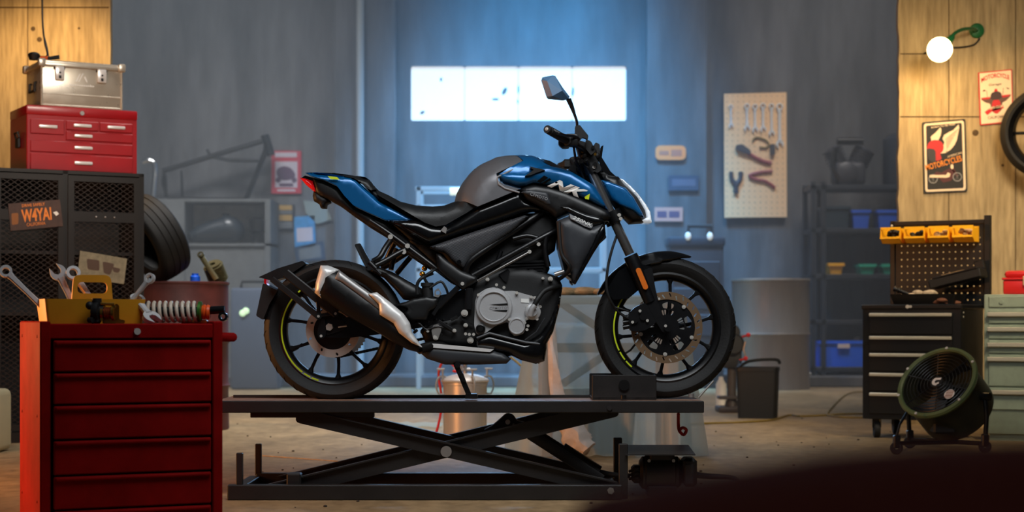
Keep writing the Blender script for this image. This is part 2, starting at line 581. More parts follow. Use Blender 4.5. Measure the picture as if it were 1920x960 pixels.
# rear sprocket and chain on the far side
cc = C3((636, 619), .085)
out = []
for i in range(84):
    a = 2*PI*i/84; out.append(((.104 if i % 2 else .111)*math.cos(a), (.104 if i % 2 else .111)*math.sin(a)))
m = MB(); m.prism(out, (cc, (1, 0, 0), (0, 0, 1)), (0, .006, 0), [circ(0, 0, .07, 40)]); m.build('rear_sprocket', M['steel'], bike)
m = MB()
pts = []
ctr = (cc.x, cc.z); fr2 = C3((884, 600), .085)
for i in range(26):
    a = R(85 + 180*i/25); pts.append((ctr[0] + .112*math.cos(a), ctr[1] + .112*math.sin(a)))
r2 = .035
for i in range(10):
    a = R(268 + 184*i/9); pts.append((fr2.x + r2*math.cos(a), fr2.z + r2*math.sin(a)))
pts.append(pts[0])
acc = 0; links = []
for i in range(len(pts)-1):
    a = Vector((*pts[i], 0)); b = Vector((*pts[i+1], 0)); L = (b-a).length; s = acc
    while s < L:
        links.append((a + (b-a)*(s/L), (b-a).normalized())); s += .0135
    acc = s - L
for i, (q, d) in enumerate(links):
    w = .005 if i % 2 else .0075
    o = Vector((q.x, cc.y + .003, q.y)); u = Vector((d.x, 0, d.y)); v = Vector((-d.y, 0, d.x))
    m.prism(rounded([(-.0078, -.0062), (.0078, -.0062), (.0078, .0062), (-.0078, .0062)], .004, 2), (o - Vector((0, w, 0)), u, v), (0, 2*w, 0))
m.build('drive_chain', M['exh'], bike)

# swingarm (two beams) and axle adjuster
for s, nm in ((-1, 'swingarm'), (1, 'swingarm')):
    m = MB()
    Y0, Y1 = (-.118, -.092) if s < 0 else (.092, .118)
    m.pxprism(rounded([(600, 604), (640, 598), (700, 582), (760, 566), (856, 548), (872, 540), (884, 560), (870, 592), (800, 612), (720, 626), (650, 634), (606, 632)], 8), Y0, Y1, ref=-.1)
    m.build(nm, M['blkmet'], bike)
m = MB(); m.pxprism(rounded([(609, 598), (646, 601), (648, 618), (612, 629)], 5), -.126, -.116, ref=-.12); m.build('chain_adjuster', M['satin'], bike)
m = MB(); p = C3((624, 613), -.12); m.cyl(p + Vector((0, .24, 0)), p - Vector((0, .014, 0)), .009, n=16); m.cyl(p - Vector((0, .004, 0)), p - Vector((0, .02, 0)), .0155, n=6)
m.cyl(P(634, 613, -.13), P(650, 611, -.13), .004, n=8)
tag(m.build('rear_axle', M['bolt'], bike), 'bright axle nut')
# rear brake caliper bracket
m = MB(); m.pxprism(rounded([(598, 585), (608, 590), (612, 612), (611, 632), (602, 636), (595, 628), (598, 606)], 5), -.14, -.12, ref=-.13)
m.cyl(P(602, 630, -.14), P(602, 630, -.156), .012, n=18); m.build('caliper_bracket', M['blkmet'], bike)

# exhaust: silencer, end cap, heat shield
ex = puff('silencer', M['exh'], bike, [(603, 499), (636, 507), (672, 534), (708, 560), (736, 586), (764, 612), (784, 640), (790, 652), (786, 661), (766, 656), (738, 642), (706, 622), (650, 592), (604, 560), (592, 549)], Yc=-.19, rim=.012, bulge=.05, rad=30, step=6)
puff('silencer_end_cap', M['shield'], ex.obj, [(602, 498), (616, 498), (636, 506), (627, 522), (612, 544), (603, 559), (591, 549), (593, 530)], Yc=-.19, rim=.018, bulge=.05, rad=30, step=5)
puff('heat_shield', M['shield'], ex.obj, [(690, 551), (706, 548), (730, 566), (756, 588), (768, 606), (772, 624), (783, 640), (791, 651), (772, 643), (748, 624), (738, 606), (712, 590), (710, 570)], Yc=-.243, rim=.006, bulge=.024, rad=14, step=5, back=.03)
m = MB(); m.tube([P(786, 655, -.19), P(820, 648, -.12), P(868, 660, -.05), P(930, 665, 0), P(990, 640, 0), P(1020, 590, 0)], .02, 14, smooth=5); m.build('exhaust_header', M['exh'], bike)
puff('collector_box', M['carbon'], bike, [(788, 646), (800, 645), (850, 650), (905, 654), (926, 656), (944, 662), (958, 673), (950, 681), (900, 683), (836, 683), (802, 672), (784, 656)], Yc=-.06, rim=.07, bulge=.025, rad=12, step=6)
m = MB(); decal(m, [(793, 644), (800, 642), (906, 653), (926, 655), (920, 660), (903, 659), (800, 650)], -.150, 0); 
tag(MB().pxprism([(793, 645), (800, 643), (906, 653), (926, 655), (919, 660), (903, 659), (800, 651)], -.160, -.14).build('collector_lip', M['shield'], bike), 'bright steel upper lip')

puff('silencer_band', mat('brushed_grey_steel', (150, 148, 146), .38, metal=.5), ex.obj, [(636, 507), (672, 533.5), (709, 560), (712, 582), (700, 574), (668, 550), (640, 530), (626, 524)], Yc=-.23, rim=.010, bulge=.014, rad=12, step=5, back=.03)
# number plate carrier with lamp
m = MB()
m.pxprism(rounded([(484, 520), (521, 503), (567, 489), (574, 494), (556, 506), (537, 519), (511, 527), (497, 523)], 3), -.06, .06, ref=-.06)
ca = m.build('plate_bracket', M['satin'], bike)
m = MB(); m.pxprism(rounded([(493, 531), (503, 537), (521, 544), (505, 570), (493, 600), (480, 592)], 3), -.09, .09, ref=-.09); m.build('number_plate_holder', M['matte'], bike)
m = MB(); m.pxprism([(495, 522), (500, 521), (499, 531), (505, 538), (500, 538), (495, 530)], -.03, .03, ref=-.03); tag(m.build('plate_lamp', M['red_lens'], bike), 'small red reflector')
m = MB()
def bar(m, a, b, Y, w, t, Y2=None):
    Y2 = Y if Y2 is None else Y2
    pa = P(a[0], a[1], Y); pb = P(b[0], b[1], Y2)
    d = (pb-pa).normalized(); n = d.cross(Vector((0, 1, 0))).normalized()*w*.5
    q = Vector((0, t*.5, 0))
    c = .25
    rings = []
    for p in (pa, pb):
        rings.append([p + n*u + q*v for u, v in ((-1, -1+c), (-1+c, -1), (1-c, -1), (1, -1+c), (1, 1-c), (1-c, 1), (-1+c, 1), (-1, 1-c))])
    m.ring_loft(rings)
bar(m, (536, 512), (631, 588), -.13, .036, .026, -.15)
bar(m, (510, 523), (598, 594), -.13, .024, .026, -.15)
bar(m, (596, 566), (599, 594), -.15, .014, .014)
bar(m, (597, 592), (630, 586), -.15, .014, .014)
m.cyl(P(597, 593, -.138), P(597, 593, -.168), .013, n=18); m.cyl(P(629, 588, -.138), P(629, 588, -.168), .013, n=18)
m.build('carrier_arm', M['satin'], bike)
m = MB(); 
for q in ((597, 593), (629, 588), (602, 630)): m.cyl(P(*q, -.166), P(*q, -.172), .006, n=6)
m.build('carrier_bolt', M['bolt'], bike)
puff('rear_hugger', M['satin'], bike, [(690, 500), (706, 499), (736, 510), (772, 530), (806, 549), (812, 562), (788, 566), (758, 562), (744, 545), (722, 522), (696, 510)], Yc=0, rim=.06, bulge=.03, rad=14, step=7)

# tail
puff('tail_cowl', M['blue'], bike, [(576, 327), (600, 327), (640, 332), (668, 337), (684, 352), (716, 381), (752, 402), (787, 415), (727, 415), (697, 402), (667, 388), (650, 370), (636, 351), (612, 340), (590, 334)], Yc=0, rim=.075, bulge=.03, rad=9, step=7, ang=25, edge=[(576, 327), (668, 337), (716, 381), (787, 415)])
puff('seat_base', M['matte'], bike, [(684, 350), (712, 364), (766, 398), (800, 419), (822, 429), (838, 429), (812, 431), (788, 419), (752, 405), (716, 384)], Yc=0, rim=.06, bulge=.02, rad=8, step=7)
puff('tail_frame_cover', M['matte'], bike, [(724, 412), (746, 418), (790, 448), (812, 462), (832, 482), (822, 502), (790, 474), (762, 446)], Yc=0, rim=.06, bulge=.02, rad=8, step=7)
puff('tail_underside', M['satin'], bike, [(588, 335), (612, 341), (636, 352), (650, 371), (667, 389), (697, 403), (727, 416), (762, 440), (790, 470), (818, 500), (806, 506), (773, 484), (730, 449), (697, 429), (667, 408), (640, 388), (618, 376), (600, 368), (592, 358)], Yc=0, rim=.055, bulge=.02, rad=10, step=7)
puff('tail_light', M['red_lens'], bike, [(565, 335), (578, 336), (588, 342), (594, 352), (597, 362), (590, 360), (577, 349)], Yc=0, rim=.05, bulge=.025, rad=8, step=4)
m = MB(); m.pxprism([(564, 334), (572, 329), (583, 332), (590, 334), (588, 340), (576, 336)], -.06, .06, ref=-.06); m.build('tail_light_trim', M['black'], bike)
puff('licence_stub', M['matte'], bike, [(590, 358), (600, 362), (616, 371), (621, 380), (613, 384), (612, 391), (603, 391), (600, 384), (590, 378), (588, 368)], Yc=0, rim=.03, bulge=.03, rad=8, step=5)
puff('pillion_seat', M['seat'], bike, [(582, 325), (630, 327), (668, 331), (688, 335), (696, 340), (710, 357), (700, 360), (690, 356), (680, 345), (668, 338), (630, 331)], Yc=0, rim=.03, bulge=.07, rad=9, step=5, edge=[(582, 325), (668, 331), (696, 340), (710, 357)])
puff('rider_seat', M['seat'], bike, [(708, 358), (730, 368), (753, 380), (782, 387), (813, 389), (834, 387), (853, 380), (874, 383), (894, 391), (878, 402), (838, 425), (820, 428), (800, 421), (766, 401), (712, 369)], Yc=0, rim=.06, bulge=.075, rad=26, step=6, edge=[(708, 358), (753, 380), (782, 387), (813, 389), (834, 387), (853, 380)])
# small lime tail decal
def Ytail(x, y): return -.117
m = MB(); decal(m, [(614, 330), (632, 332), (637, 337), (620, 336)], Ytail, .001); tag(m.build('tail_decal', M['lime'], bike), 'lime yellow sticker')

# tank
tk_edge = [(852, 381), (858, 360), (873, 336), (893, 315), (919, 301), (942, 293.5), (990, 291.6), (1010, 297), (1028, 304), (1066, 323), (1113, 351)]
tk_edge = smooth2(tk_edge, 4, False)
def twf(x, y): return 1.0
tank = puff('fuel_tank', M['tank'], bike, smooth2([(852, 381), (858, 360), (873, 336), (893, 315), (919, 301), (942, 293.5), (966, 293)], 5, False) + [(981, 303), (976, 310), (953, 320), (931, 331), (934, 344), (946, 352), (974, 360), (936, 376), (897, 392), (886, 387), (874, 382)], Yc=0, rim=.012, bulge=.148, rad=52, step=4.5, edge=tk_edge)
cover = puff('tank_cover', M['blue'], bike, [(936, 331), (960, 329), (984, 330), (1004, 321), (1022, 316), (1048, 321), (1070, 328), (1092, 341), (1110, 352), (1124, 374), (1136, 398), (1122, 391), (1101, 381), (1060, 363), (1028, 353), (999, 349), (982, 355), (968, 353), (945, 346), (937, 338)], Yc=0, rim=.145, bulge=.03, rad=13, step=6)
upper = puff('tank_top_cover', M['blue'], bike, [(966, 293), (990, 291.6), (1010, 297), (1030, 305), (1066, 323), (1090, 338), (1060, 330), (1030, 320), (1006, 324), (984, 332), (938, 332), (952, 322), (981, 306), (972, 297)], Yc=0, rim=.012, bulge=.142, rad=40, step=6, edge=tk_edge)
puff('tank_centre_cover', M['black'], bike, [(1008, 296.5), (1030, 303.5), (1066, 322), (1112, 350), (1098, 346), (1066, 330), (1036, 318), (1018, 307)], Yc=0, rim=.02, bulge=.128, rad=40, step=6, edge=tk_edge)
m = MB(); m.pxprism([(984, 330), (1001, 318.5), (993, 312), (1006, 315), (1022, 318.5), (1008, 323), (996, 328)], -.186, -.15); m.build('air_slot', M['matte'], bike)
m = MB()
m.tube([P(983, 304, -.10), P(976, 311, -.135), P(953, 322, -.155), P(932, 332, -.163), P(935, 345, -.163), P(947, 353, -.163), P(974, 361, -.163)], .0035, 6); m.build('tank_seam', M['greyprint'], bike)

# decals on the cover: big NK, maker's name, model number
m = MB(); lettering(m, 'NK', (1026, 349), (1100, 376), 18.5, cover.Y, .003, shear=.55, bold=.05)
tag(m.build('tank_lettering', M['white'], cover.obj), 'big white slanted letters')
m = MB()
for q in (((1006.5, 340), (1013, 343), (1028, 333), (1020, 329)), ((1016, 344), (1020, 346), (1034, 336), (1030, 334)), ((1030, 352), (1034, 353), (1046, 342), (1043, 340))): decal(m, list(q), cover.Y, .0025)
tag(m.build('black_stripe_decal', M['black'], cover.obj), 'black slanted stripes')
m = MB(); decal(m, [(1096, 369), (1106, 363), (1104, 374), (1097, 373)], cover.Y, .003); tag(m.build('lime_triangle_decal', M['lime'], cover.obj), 'lime yellow triangle')
shr = puff('tank_shroud', M['satin'], bike, [(974, 360), (984, 355), (1000, 350), (1028, 354), (1060, 364), (1101, 382), (1123, 392), (1137, 399), (1142, 412), (1134, 418), (1112, 424), (1068, 400), (1040, 412), (1030, 402), (1004, 388), (985, 378)], Yc=0, rim=.14, bulge=.03, rad=12, step=6)
puff('name_panel', M['carbon'], shr.obj, [(976, 361), (990, 356), (1027, 361), (1034, 385), (1024, 383), (1000, 370)], Yc=-.16, rim=.008, bulge=.008, rad=6, step=6, back=.01)
m = MB(); lettering(m, 'CFMOTO', (993.5, 366), (1026, 376), 5.5, -.177, .001, bold=.01, space=1.1); m.build('maker_lettering', M['greyprint'], shr.obj)
puff('scoop_lip', M['black'], shr.obj, [(1043, 386), (1070, 400), (1113, 424), (1134, 418), (1128, 408), (1100, 402), (1066, 388)], Yc=-.155, rim=.012, bulge=.012, rad=8, step=6, back=.02)
m = MB(); lettering(m, '250NK', (1073, 410), (1109, 426), 6.5, -.200, .002, shear=.25, bold=.012)
MB().pxprism([(1068, 401), (1112, 423), (1108, 428), (1096, 424), (1070, 410)], -.197, -.187).build('model_badge', M['greyprint'], shr.obj)
tag(m.build('model_lettering', M['white'], shr.obj), 'white model number lettering')
rad_ = puff('radiator_shroud', M['carbon'], bike, [(1043, 415), (1068, 405), (1110, 426), (1134, 418), (1133, 436), (1116, 462), (1096, 492), (1077, 533), (1072, 528), (1069, 506), (1056, 486), (1047, 462)], Yc=-.13, rim=.03, bulge=.035, rad=22, step=7, back=.05)
mirror_copy(rad_.obj)
puff('radiator_shroud_edge', M['black'], bike, [(1133, 417), (1135, 440), (1112, 476), (1079, 533), (1074, 531), (1096, 486), (1110, 455), (1116, 436)], Yc=-.14, rim=.035, bulge=.02, rad=8, step=6, back=.08)
m = MB(); m.pxprism([(1046, 420), (1052, 420), (1058, 470), (1074, 500), (1074, 526), (1060, 515), (1048, 470)], -.13, .13, ref=-.1); m.build('radiator', M['blkmet'], bike)
m = MB(); m.tube([P(1048, 416, -.2), P(1049, 440, -.2), P(1053, 476, -.2), P(1068, 499, -.2), P(1062, 513, -.17), P(1048, 524, -.1)], .008, 10, smooth=4); m.build('coolant_hose', M['matte'], bike)
m = MB(); m.cyl(P(1060, 512, -.12), P(1070, 512, -.12), .012); m.cyl(P(1040, 515, -.13), P(1058, 509, -.13), .010); m.build('hose_clamp', M['steel'], bike)
m = MB(); m.pxprism(rounded([(1109, 446), (1134, 438), (1137, 446), (1108, 472), (1100, 478)], 3), -.07, .07, ref=-.05); m.build('horn', M['matte'], bike)

# main black fairing under the tank and the inner core
ffa = puff('frame_fairing', M['black'], bike, [(727, 416), (787, 416), (812, 427), (838, 429), (880, 403), (897, 392), (936, 377), (974, 361), (986, 379), (1006, 389), (1030, 403), (1000, 398), (984, 401), (930, 420), (870, 440), (806, 461), (790, 452), (762, 436), (742, 424)], Yc=0, rim=.11, bulge=.03, rad=12, step=7)
m = MB(); lettering(m, 'CFMOTO', (783, 420), (806, 433), 4, ffa.Y, .001, bold=.01); m.build('side_lettering', M['greyprint'], bike)
m = MB(); m.pxprism([(826, 432), (833, 424), (838, 428), (836, 438)], -.15, -.13); m.build('seat_trim_clip', M['steel'], bike)
puff('under_seat_core', M['matte'], bike, [(735, 430), (806, 462), (985, 402), (1040, 400), (1046, 420), (1040, 470), (1000, 500), (940, 520), (880, 530), (860, 520), (830, 480), (806, 470), (790, 472)], Yc=0, rim=.06, bulge=.03, rad=14, step=12)
fc = puff('frame_cover', M['rib'], bike, [(806, 463), (870, 441), (930, 421), (984, 404), (991, 406), (970, 425), (957, 436), (915, 464), (884, 484), (876, 496), (871, 505), (858, 497), (846, 487), (841, 480), (832, 473), (816, 470)], Yc=-.125, rim=.014, bulge=.016, rad=9, step=6, back=.04)
m = MB(); m.cyl(P(861, 491, -.150), P(861, 491, -.158), .009, n=16); m.build('cover_plug', M['black'], fc.obj)

# trellis frame
def ft_(name, pts, r, mt='blkmet', both=True, s=5, Y=None):
    m = MB(); m.tube([P(*q) for q in pts], r, 12, smooth=s); o = m.build(name, M[mt], bike)
    if both: mirror_copy(o)
    return o
ft_('frame_tube', [(873, 512, -.135), (876, 498, -.14), (888, 484, -.14), (930, 455, -.13), (987, 417, -.11), (1060, 370, -.05)], .0145)
ft_('frame_tube', [(886, 517, -.135), (950, 482, -.13), (1021, 443, -.12), (1050, 428, -.08)], .0125)
ft_('frame_tube', [(962, 448, -.12), (988, 442, -.12), (1010, 447, -.12)], .010, s=3)
ft_('frame_tube', [(1024, 442, -.12), (1022, 470, -.12), (1028, 500, -.12)], .011, s=3)
ft_('frame_tube', [(930, 497, -.11), (940, 470, -.11)], .009, s=1)
ft_('shift_linkage', [(895, 527, -.15), (945, 499, -.15), (994, 472, -.14)], .006, 'fork', False, 1)
m = MB()
for q in ((993, 472), (1010, 458)): m.cyl(P(*q, -.135), P(*q, -.155), .008, n=8)
m.build('frame_bolt', M['bolt'], bike)
ft_('subframe_tube', [(694, 414, -.08), (730, 438, -.10), (800, 490, -.11), (850, 528, -.12)], .011, 'blkmet', True, 4)
br = puff('footrest_bracket', M['satin'], bike, [(818, 476), (825, 477), (838, 488), (866, 508), (895, 519), (895, 528), (878, 538), (868, 545), (856, 537), (840, 524), (820, 507)], Yc=-.14, rim=.01, bulge=.014, rad=10, step=6, back=.04)
m = MB(); m.cyl(P(867, 532, -.15), P(867, 532, -.172), .016, n=20); m.build('pivot_cap', M['satin'], bike)
m = MB(); m.cyl(P(867, 532, -.172), P(867, 532, -.178), .008, n=6); m.build('pivot_bolt', M['bolt'], bike)
m = MB(); bar(m, (860, 538), (822, 575), -.15, .022, .02); bar(m, (822, 575), (812, 590), -.155, .016, .02); bar(m, (880, 540), (878, 580), -.14, .03, .02); m.build('footrest_plate', M['blkmet'], bike)
# heel guard / reservoir cluster above the exhaust
puff('heel_guard', M['satin'], bike, [(744, 573), (775, 560), (800, 556), (822, 560), (818, 578), (806, 584), (800, 600), (768, 602), (757, 588), (764, 580)], Yc=-.15, rim=.01, bulge=.012, rad=8, step=6, back=.03)
m = MB(); m.cyl(P(801, 536, -.12), P(803, 558, -.12), .022, n=20); m.cyl(P(801, 530, -.12), P(801, 537, -.12), .026, n=20); m.build('brake_reservoir', M['matte'], bike)
m = MB(); m.tube([P(802, 532, -.12), P(796, 520, -.13), P(808, 510, -.13), P(816, 505, -.12)], .006, 8, smooth=4)
m.tube([P(783, 552, -.13), P(782, 535, -.13), P(790, 522, -.13), P(812, 512, -.12)], .007, 8, smooth=4)
m.tube([P(806, 540, -.14), P(826, 528, -.14), P(836, 540, -.14), P(840, 552, -.13)], .005, 8, smooth=4)
m.build('brake_hose', M['matte'], bike)
m = MB()
for q, r_ in (((796, 503), .012), ((792, 514), .012)): m.sphere(P(*q, -.08), r_)
tag(m.build('copper_fitting', M['brass'], bike), 'copper coloured fittings')
m = MB(); m.pxprism(rounded([(815, 545), (822, 540), (828, 550), (822, 558), (814, 556)], 2), -.13, -.12, holes=[circ(821, 549, 4, 10)]); m.build('lever_eye', M['steel'], bike)

# pillion footrest and its stays
m = MB(); rg = []
m.pxprism(rounded([(665, 459), (676, 456), (696, 492), (702, 505), (690, 508), (680, 490)], 3), -.21, -.17, ref=-.19)
peg = m.build('pillion_footrest', M['satin'], bike)
m = MB(); m.pxprism([(667, 462), (671, 461), (689, 500), (685, 500)], -.216, -.209, ref=-.21); m.build('footrest_rubber', M['rubber'], peg)
m = MB(); m.cyl(P(692, 492, -.20), P(704, 504, -.20), .013); m.cyl(P(700, 500, -.18), P(714, 514, -.18), .006); m.build('footrest_hinge', M['blkmet'], peg)
ft_('pillion_stay', [(699, 490, -.17), (712, 482, -.17), (722, 465, -.15), (733, 449, -.12)], .0115, 'blkmet', True, 4)
ft_('pillion_stay', [(704, 498, -.17), (722, 489, -.16), (744, 476, -.14), (764, 466, -.12)], .0115, 'blkmet', True, 4)
ft_('pillion_stay', [(733, 506, .10), (738, 484, .11), (745, 466, .11)], .011, 'blkmet', False, 3)
ft_('pillion_stay', [(744, 513, .14), (758, 496, .13), (770, 482, .12)], .011, 'blkmet', False, 3)
m = MB()
for q in ((732, 444), (764, 461), (757, 472)): m.cyl(P(*q, -.10), P(*q, -.14), .010, n=12)
m.build('stay_bolt', M['bolt'], bike)

# engine
eb = puff('engine_block', M['matte'], bike, [(872, 548), (890, 520), (940, 502), (1000, 505), (1046, 520), (1053, 536), (1048, 566), (1042, 600), (1034, 626), (1023, 644), (1020, 668), (1010, 681), (976, 672), (950, 660), (905, 652), (800, 643), (790, 620), (806, 600), (850, 590), (868, 575)], Yc=0, rim=.09, bulge=.03, rad=16, step=9)
cyl_ = MB()
for i in range(8):
    t = i/7; a = (938+10*t, 536-42*t); b = (1008+14*t, 528-36*t)
    pa = P(a[0], a[1], 0); pb = P(b[0], b[1], 0)
    d = (pb-pa).normalized(); n = Vector((-d.z, 0, d.x))*.003
    cyl_.add([pa+n+Vector((0, -.105, 0)), pb+n+Vector((0, -.105, 0)), pb-n+Vector((0, -.105, 0)), pa-n+Vector((0, -.105, 0)), pa+n+Vector((0, .1, 0)), pb+n+Vector((0, .1, 0)), pb-n+Vector((0, .1, 0)), pa-n+Vector((0, .1, 0))],
             [(0, 1, 2, 3), (7, 6, 5, 4), (0, 4, 5, 1), (1, 5, 6, 2), (2, 6, 7, 3), (3, 7, 4, 0)])
cyl_.build('cylinder_fin', M['blkmet'], bike)
puff('cylinder_block', M['satin'], bike, [(940, 540), (952, 494), (1020, 488), (1030, 505), (1012, 540), (990, 546)], Yc=0, rim=.085, bulge=.012, rad=6, step=9)
m = MB(); m.pxprism([(896, 502), (912, 510), (938, 496), (930, 488)], -.12, .02); m.pxprism([(935, 514), (952, 504), (956, 508), (950, 530), (944, 526)], -.13, -.08); m.build('starter_bracket', M['blkmet'], bike)
cb = MB()
cb.pxprism(rounded([(891, 566), (895, 552), (912, 541), (929, 538), (947, 546), (962, 545), (1004, 557), (1012, 575), (1011, 595), (985, 601), (983, 625), (966, 631), (955, 622), (953, 603), (929, 611), (908, 626), (894, 628), (889, 610)], 5), -.150, -.10, ref=-.14)
case = cb.build('engine_side_case', M['cast'], bike)
def lat(m, c, Y, prof, n=48): m.lathe(P(c[0], c[1], Y), (0, -1, 0), prof, n)
m = MB(); r = 34*U
lat(m, (926, 575), -.148, [(r, 0), (r, .012), (r*.985, .017), (r*.95, .020), (r*.83, .021), (r*.80, .024), (r*.775, .024), (r*.74, .017), (0, .017)], 64)
cc_ = m.build('clutch_cover', M['cast'], case)
m = MB(); lettering(m, 'CFMOTO', (918, 580), (951, 579), 5.0, -.166, .001, bold=.015, space=1.05)
m.build('engine_lettering', M['greyprint'], cc_)
m = MB(); decal(m, [(917, 571), (952, 568.5), (952, 572), (936, 572.5)], -.166, .001); decal(m, [(921, 582), (951, 581), (951, 585), (940, 584)], -.166, .001); m.build('emblem_bar', M['exh'], cc_)
m = MB(); r = 15.5*U; lat(m, (969, 611.5), -.15, [(r, 0), (r, .018), (r*.93, .023), (r*.82, .023), (r*.78, .020), (0, .020)], 40); m.build('oil_filter_cover', M['cast'], case)
m = MB(); r = 9*U; lat(m, (901, 617), -.15, [(r, 0), (r, .012), (r*.8, .014), (r*.65, .010), (r*.5, .014), (0, .014)], 28); m.build('filler_plug', M['exh'], case)
m = MB(); r = 15*U; lat(m, (999, 585), -.15, [(r, 0), (r*.95, .014), (r*.55, .02), (r*.5, .03), (0, .03)], 28)
m.tube([P(994, 592, -.185), P(997, 580, -.19), P(1003, 572, -.19)], .012, 12, smooth=4); m.build('water_pump', M['cast'], case)
m = MB(); m.tube([P(1001, 574, -.19), P(1008, 561, -.19), P(1020, 546, -.17), P(1036, 539, -.15), P(1050, 537, -.1)], .0105, 12, smooth=5); m.build('pump_hose', M['matte'], bike)
m = MB(); m.pxprism([(977, 560), (992, 561), (992, 568), (977, 567)], -.1525, -.149); m.build('engine_plate', M['white'], case)
m = MB()
for q in ((931, 534), (945, 539), (969, 549), (996, 557), (1003, 558), (989, 575), (988, 597), (1007, 598), (955, 599), (984, 605), (990, 611), (988, 618), (965, 627), (873, 626), (880, 627), (888, 627), (1013, 575), (897, 553)):
    m.cyl(P(*q, -.14), P(*q, -.163), .0062, n=10)
m.build('case_bolt', M['bolt'], case)
m = MB()
for q, r_ in (((871, 587), .014), ((852, 620), .008), ((882, 638), .013), ((873, 610), .009), ((817, 633), .011), ((802, 621), .006), ((1032, 523), .010), ((1018, 522), .006), ((914, 524), .008)):
    m.cyl(P(*q, -.12), P(*q, -.150), r_, n=16); m.cyl(P(*q, -.150), P(*q, -.155), r_*.6, n=12)
m.build('frame_fastener', M['bolt'], bike)
m = MB()
for i in range(14):
    x = 772 + i*4.6; y = 612 + 12*math.sin(i*1.9)
    m.cyl(P(x, y, -.125), P(x+5, y+6*math.cos(i*2.3), -.14), .004 + .002*(i % 3), n=8)
m.tube([P(770, 612, -.14), P(785, 606, -.15), P(800, 618, -.15), P(822, 612, -.15), P(850, 622, -.14)], .004, 8, smooth=4)
m.build('brake_linkage', M['exh'], bike)
m = MB(); m.pxprism(rounded([(812, 610), (822, 607), (828, 618), (822, 634), (812, 634), (809, 620)], 3), -.15, -.12); m.build('brake_switch', M['steel'], bike)
m = MB(); bar(m, (822, 602), (848, 618), -.15, .013, .012); bar(m, (862, 596), (886, 608), -.14, .008, .01); bar(m, (845, 600), (858, 594), -.14, .012, .01); m.build('brake_pedal', M['satin'], bike)
puff('belly_pan', M['black'], bike, [(890, 634), (918, 623), (930, 627), (985, 641), (1012, 624), (1030, 598), (1042, 570), (1050, 545), (1053, 540), (1047, 580), (1036, 622), (1024, 644), (1024, 652), (1020, 676), (1004, 681), (976, 674), (952, 662), (920, 656), (892, 652)], Yc=0, rim=.12, bulge=.035, rad=12, step=8)
m = MB(); m.tube([P(894, 634, -.155), P(918, 625, -.157), P(985, 642, -.157), P(1012, 645, -.15)], .006, 8); m.tube([P(984, 638, -.158), P(1006, 622, -.158), P(1022, 596, -.157)], .003, 6); m.build('belly_pan_ridge', M['carbon'], bike)
# side stand
m = MB(); m.pxprism([(850, 683), (860, 683), (884, 739), (874, 740)], -.15, -.13, ref=-.14); m.pxprism([(862, 700), (868, 700), (874, 716), (867, 716)], -.16, -.12); m.cyl(P(858, 684, -.12), P(858, 684, -.16), .012)
m.pxprism(rounded([(873, 738), (895, 738), (896, 747), (872, 747)], 2), -.17, -.10, ref=-.14); m.build('side_stand', M['blkmet'], bike)

# front end
m = MB()
m.box(P(1104, 292, 0) - Vector((.03, .06, .025)), P(1104, 292, 0) + Vector((.035, .06, .03)), .008, seg=2)
m.pxprism(rounded([(1076, 262), (1098, 268), (1112, 288), (1128, 318), (1120, 326), (1096, 312), (1084, 292)], 4), -.13, -.07, ref=-.1)
m.pxprism(rounded([(1098, 262), (1108, 266), (1116, 284), (1108, 292), (1098, 280)], 3), -.17, -.12, ref=-.15)
m.pxprism(rounded([(1064, 318), (1078, 308), (1096, 318), (1118, 330), (1112, 344), (1090, 336)], 4), -.06, .06, ref=0)
m.build('steering_yoke', M['satin'], bike)
m = MB()
for q, Y, r_ in (((1090, 302), -.14, .010), ((1100, 300), -.135, .012), ((1112, 276), -.17, .007), ((1116, 308), -.135, .009)): m.cyl(P(*q, Y), P(*q, Y-.012), r_, n=12)
m.build('yoke_fitting', M['exh'], bike)
def fork(Y):
    m = MB(); m.cyl(P(1094, 291, Y), P(1181, 477, Y), .0195, n=24); o = m.build('fork_tube', M['fork'], bike)
    m = MB()
    rings = []
    pts = [((1182, 479), .029), ((1186, 488), .0305), ((1196, 512), .029), ((1208, 540), .027), ((1219, 566), .026)]
    m.tube([P(*q, Y) for q, _ in pts], [r_ for _, r_ in pts], 20)
    m.pxprism(rounded([(1196, 512), (1222, 500), (1228, 540), (1240, 590), (1256, 606), (1254, 622), (1242, 624), (1230, 604), (1214, 572)], 6), Y-.016, Y+.016, ref=Y)
    m.build('fork_leg', M['blkmet'], bike)
    return o
fork(-.1); fork(.1)
m = MB(); p = C3(FW, -.12); m.cyl(p, p + Vector((0, .24, 0)), .012); m.cyl(p, p - Vector((0, .012, 0)), .016, n=20); m.build('front_axle', M['blkmet'], bike)
m = MB(); m.cyl(P(1248, 611, -.13), P(1248, 611, -.136), .006, n=10); m.cyl(P(1236, 560, -.12), P(1236, 560, -.128), .005, n=10); m.build('axle_bolt', M['bolt'], bike)
m = MB(); 
d = (P(1209, 538, 0) - P(1196, 506, 0)).normalized()
pa = P(1197, 507, -.131); pb = P(1210, 538, -.131); n_ = d.cross(Vector((0, 1, 0)))*.0105
out = []
for i in range(9):
    a = PI*i/8 + 0; out.append(pa - d*math.sin(a)*.0105 + n_*math.cos(a))
for i in range(9):
    a = PI*i/8; out.append(pb + d*math.sin(a)*.0105 - n_*math.cos(a))
k = len(out); m.v = out + [q + Vector((0, -.007, 0)) for q in out]
m.f = [tuple(range(k)), tuple(reversed(range(k, 2*k)))] + [(i, (i+1) % k, (i+1) % k + k, i+k) for i in range(k)]
tag(m.build('fork_reflector', M['orange'], bike), 'orange oblong reflector')
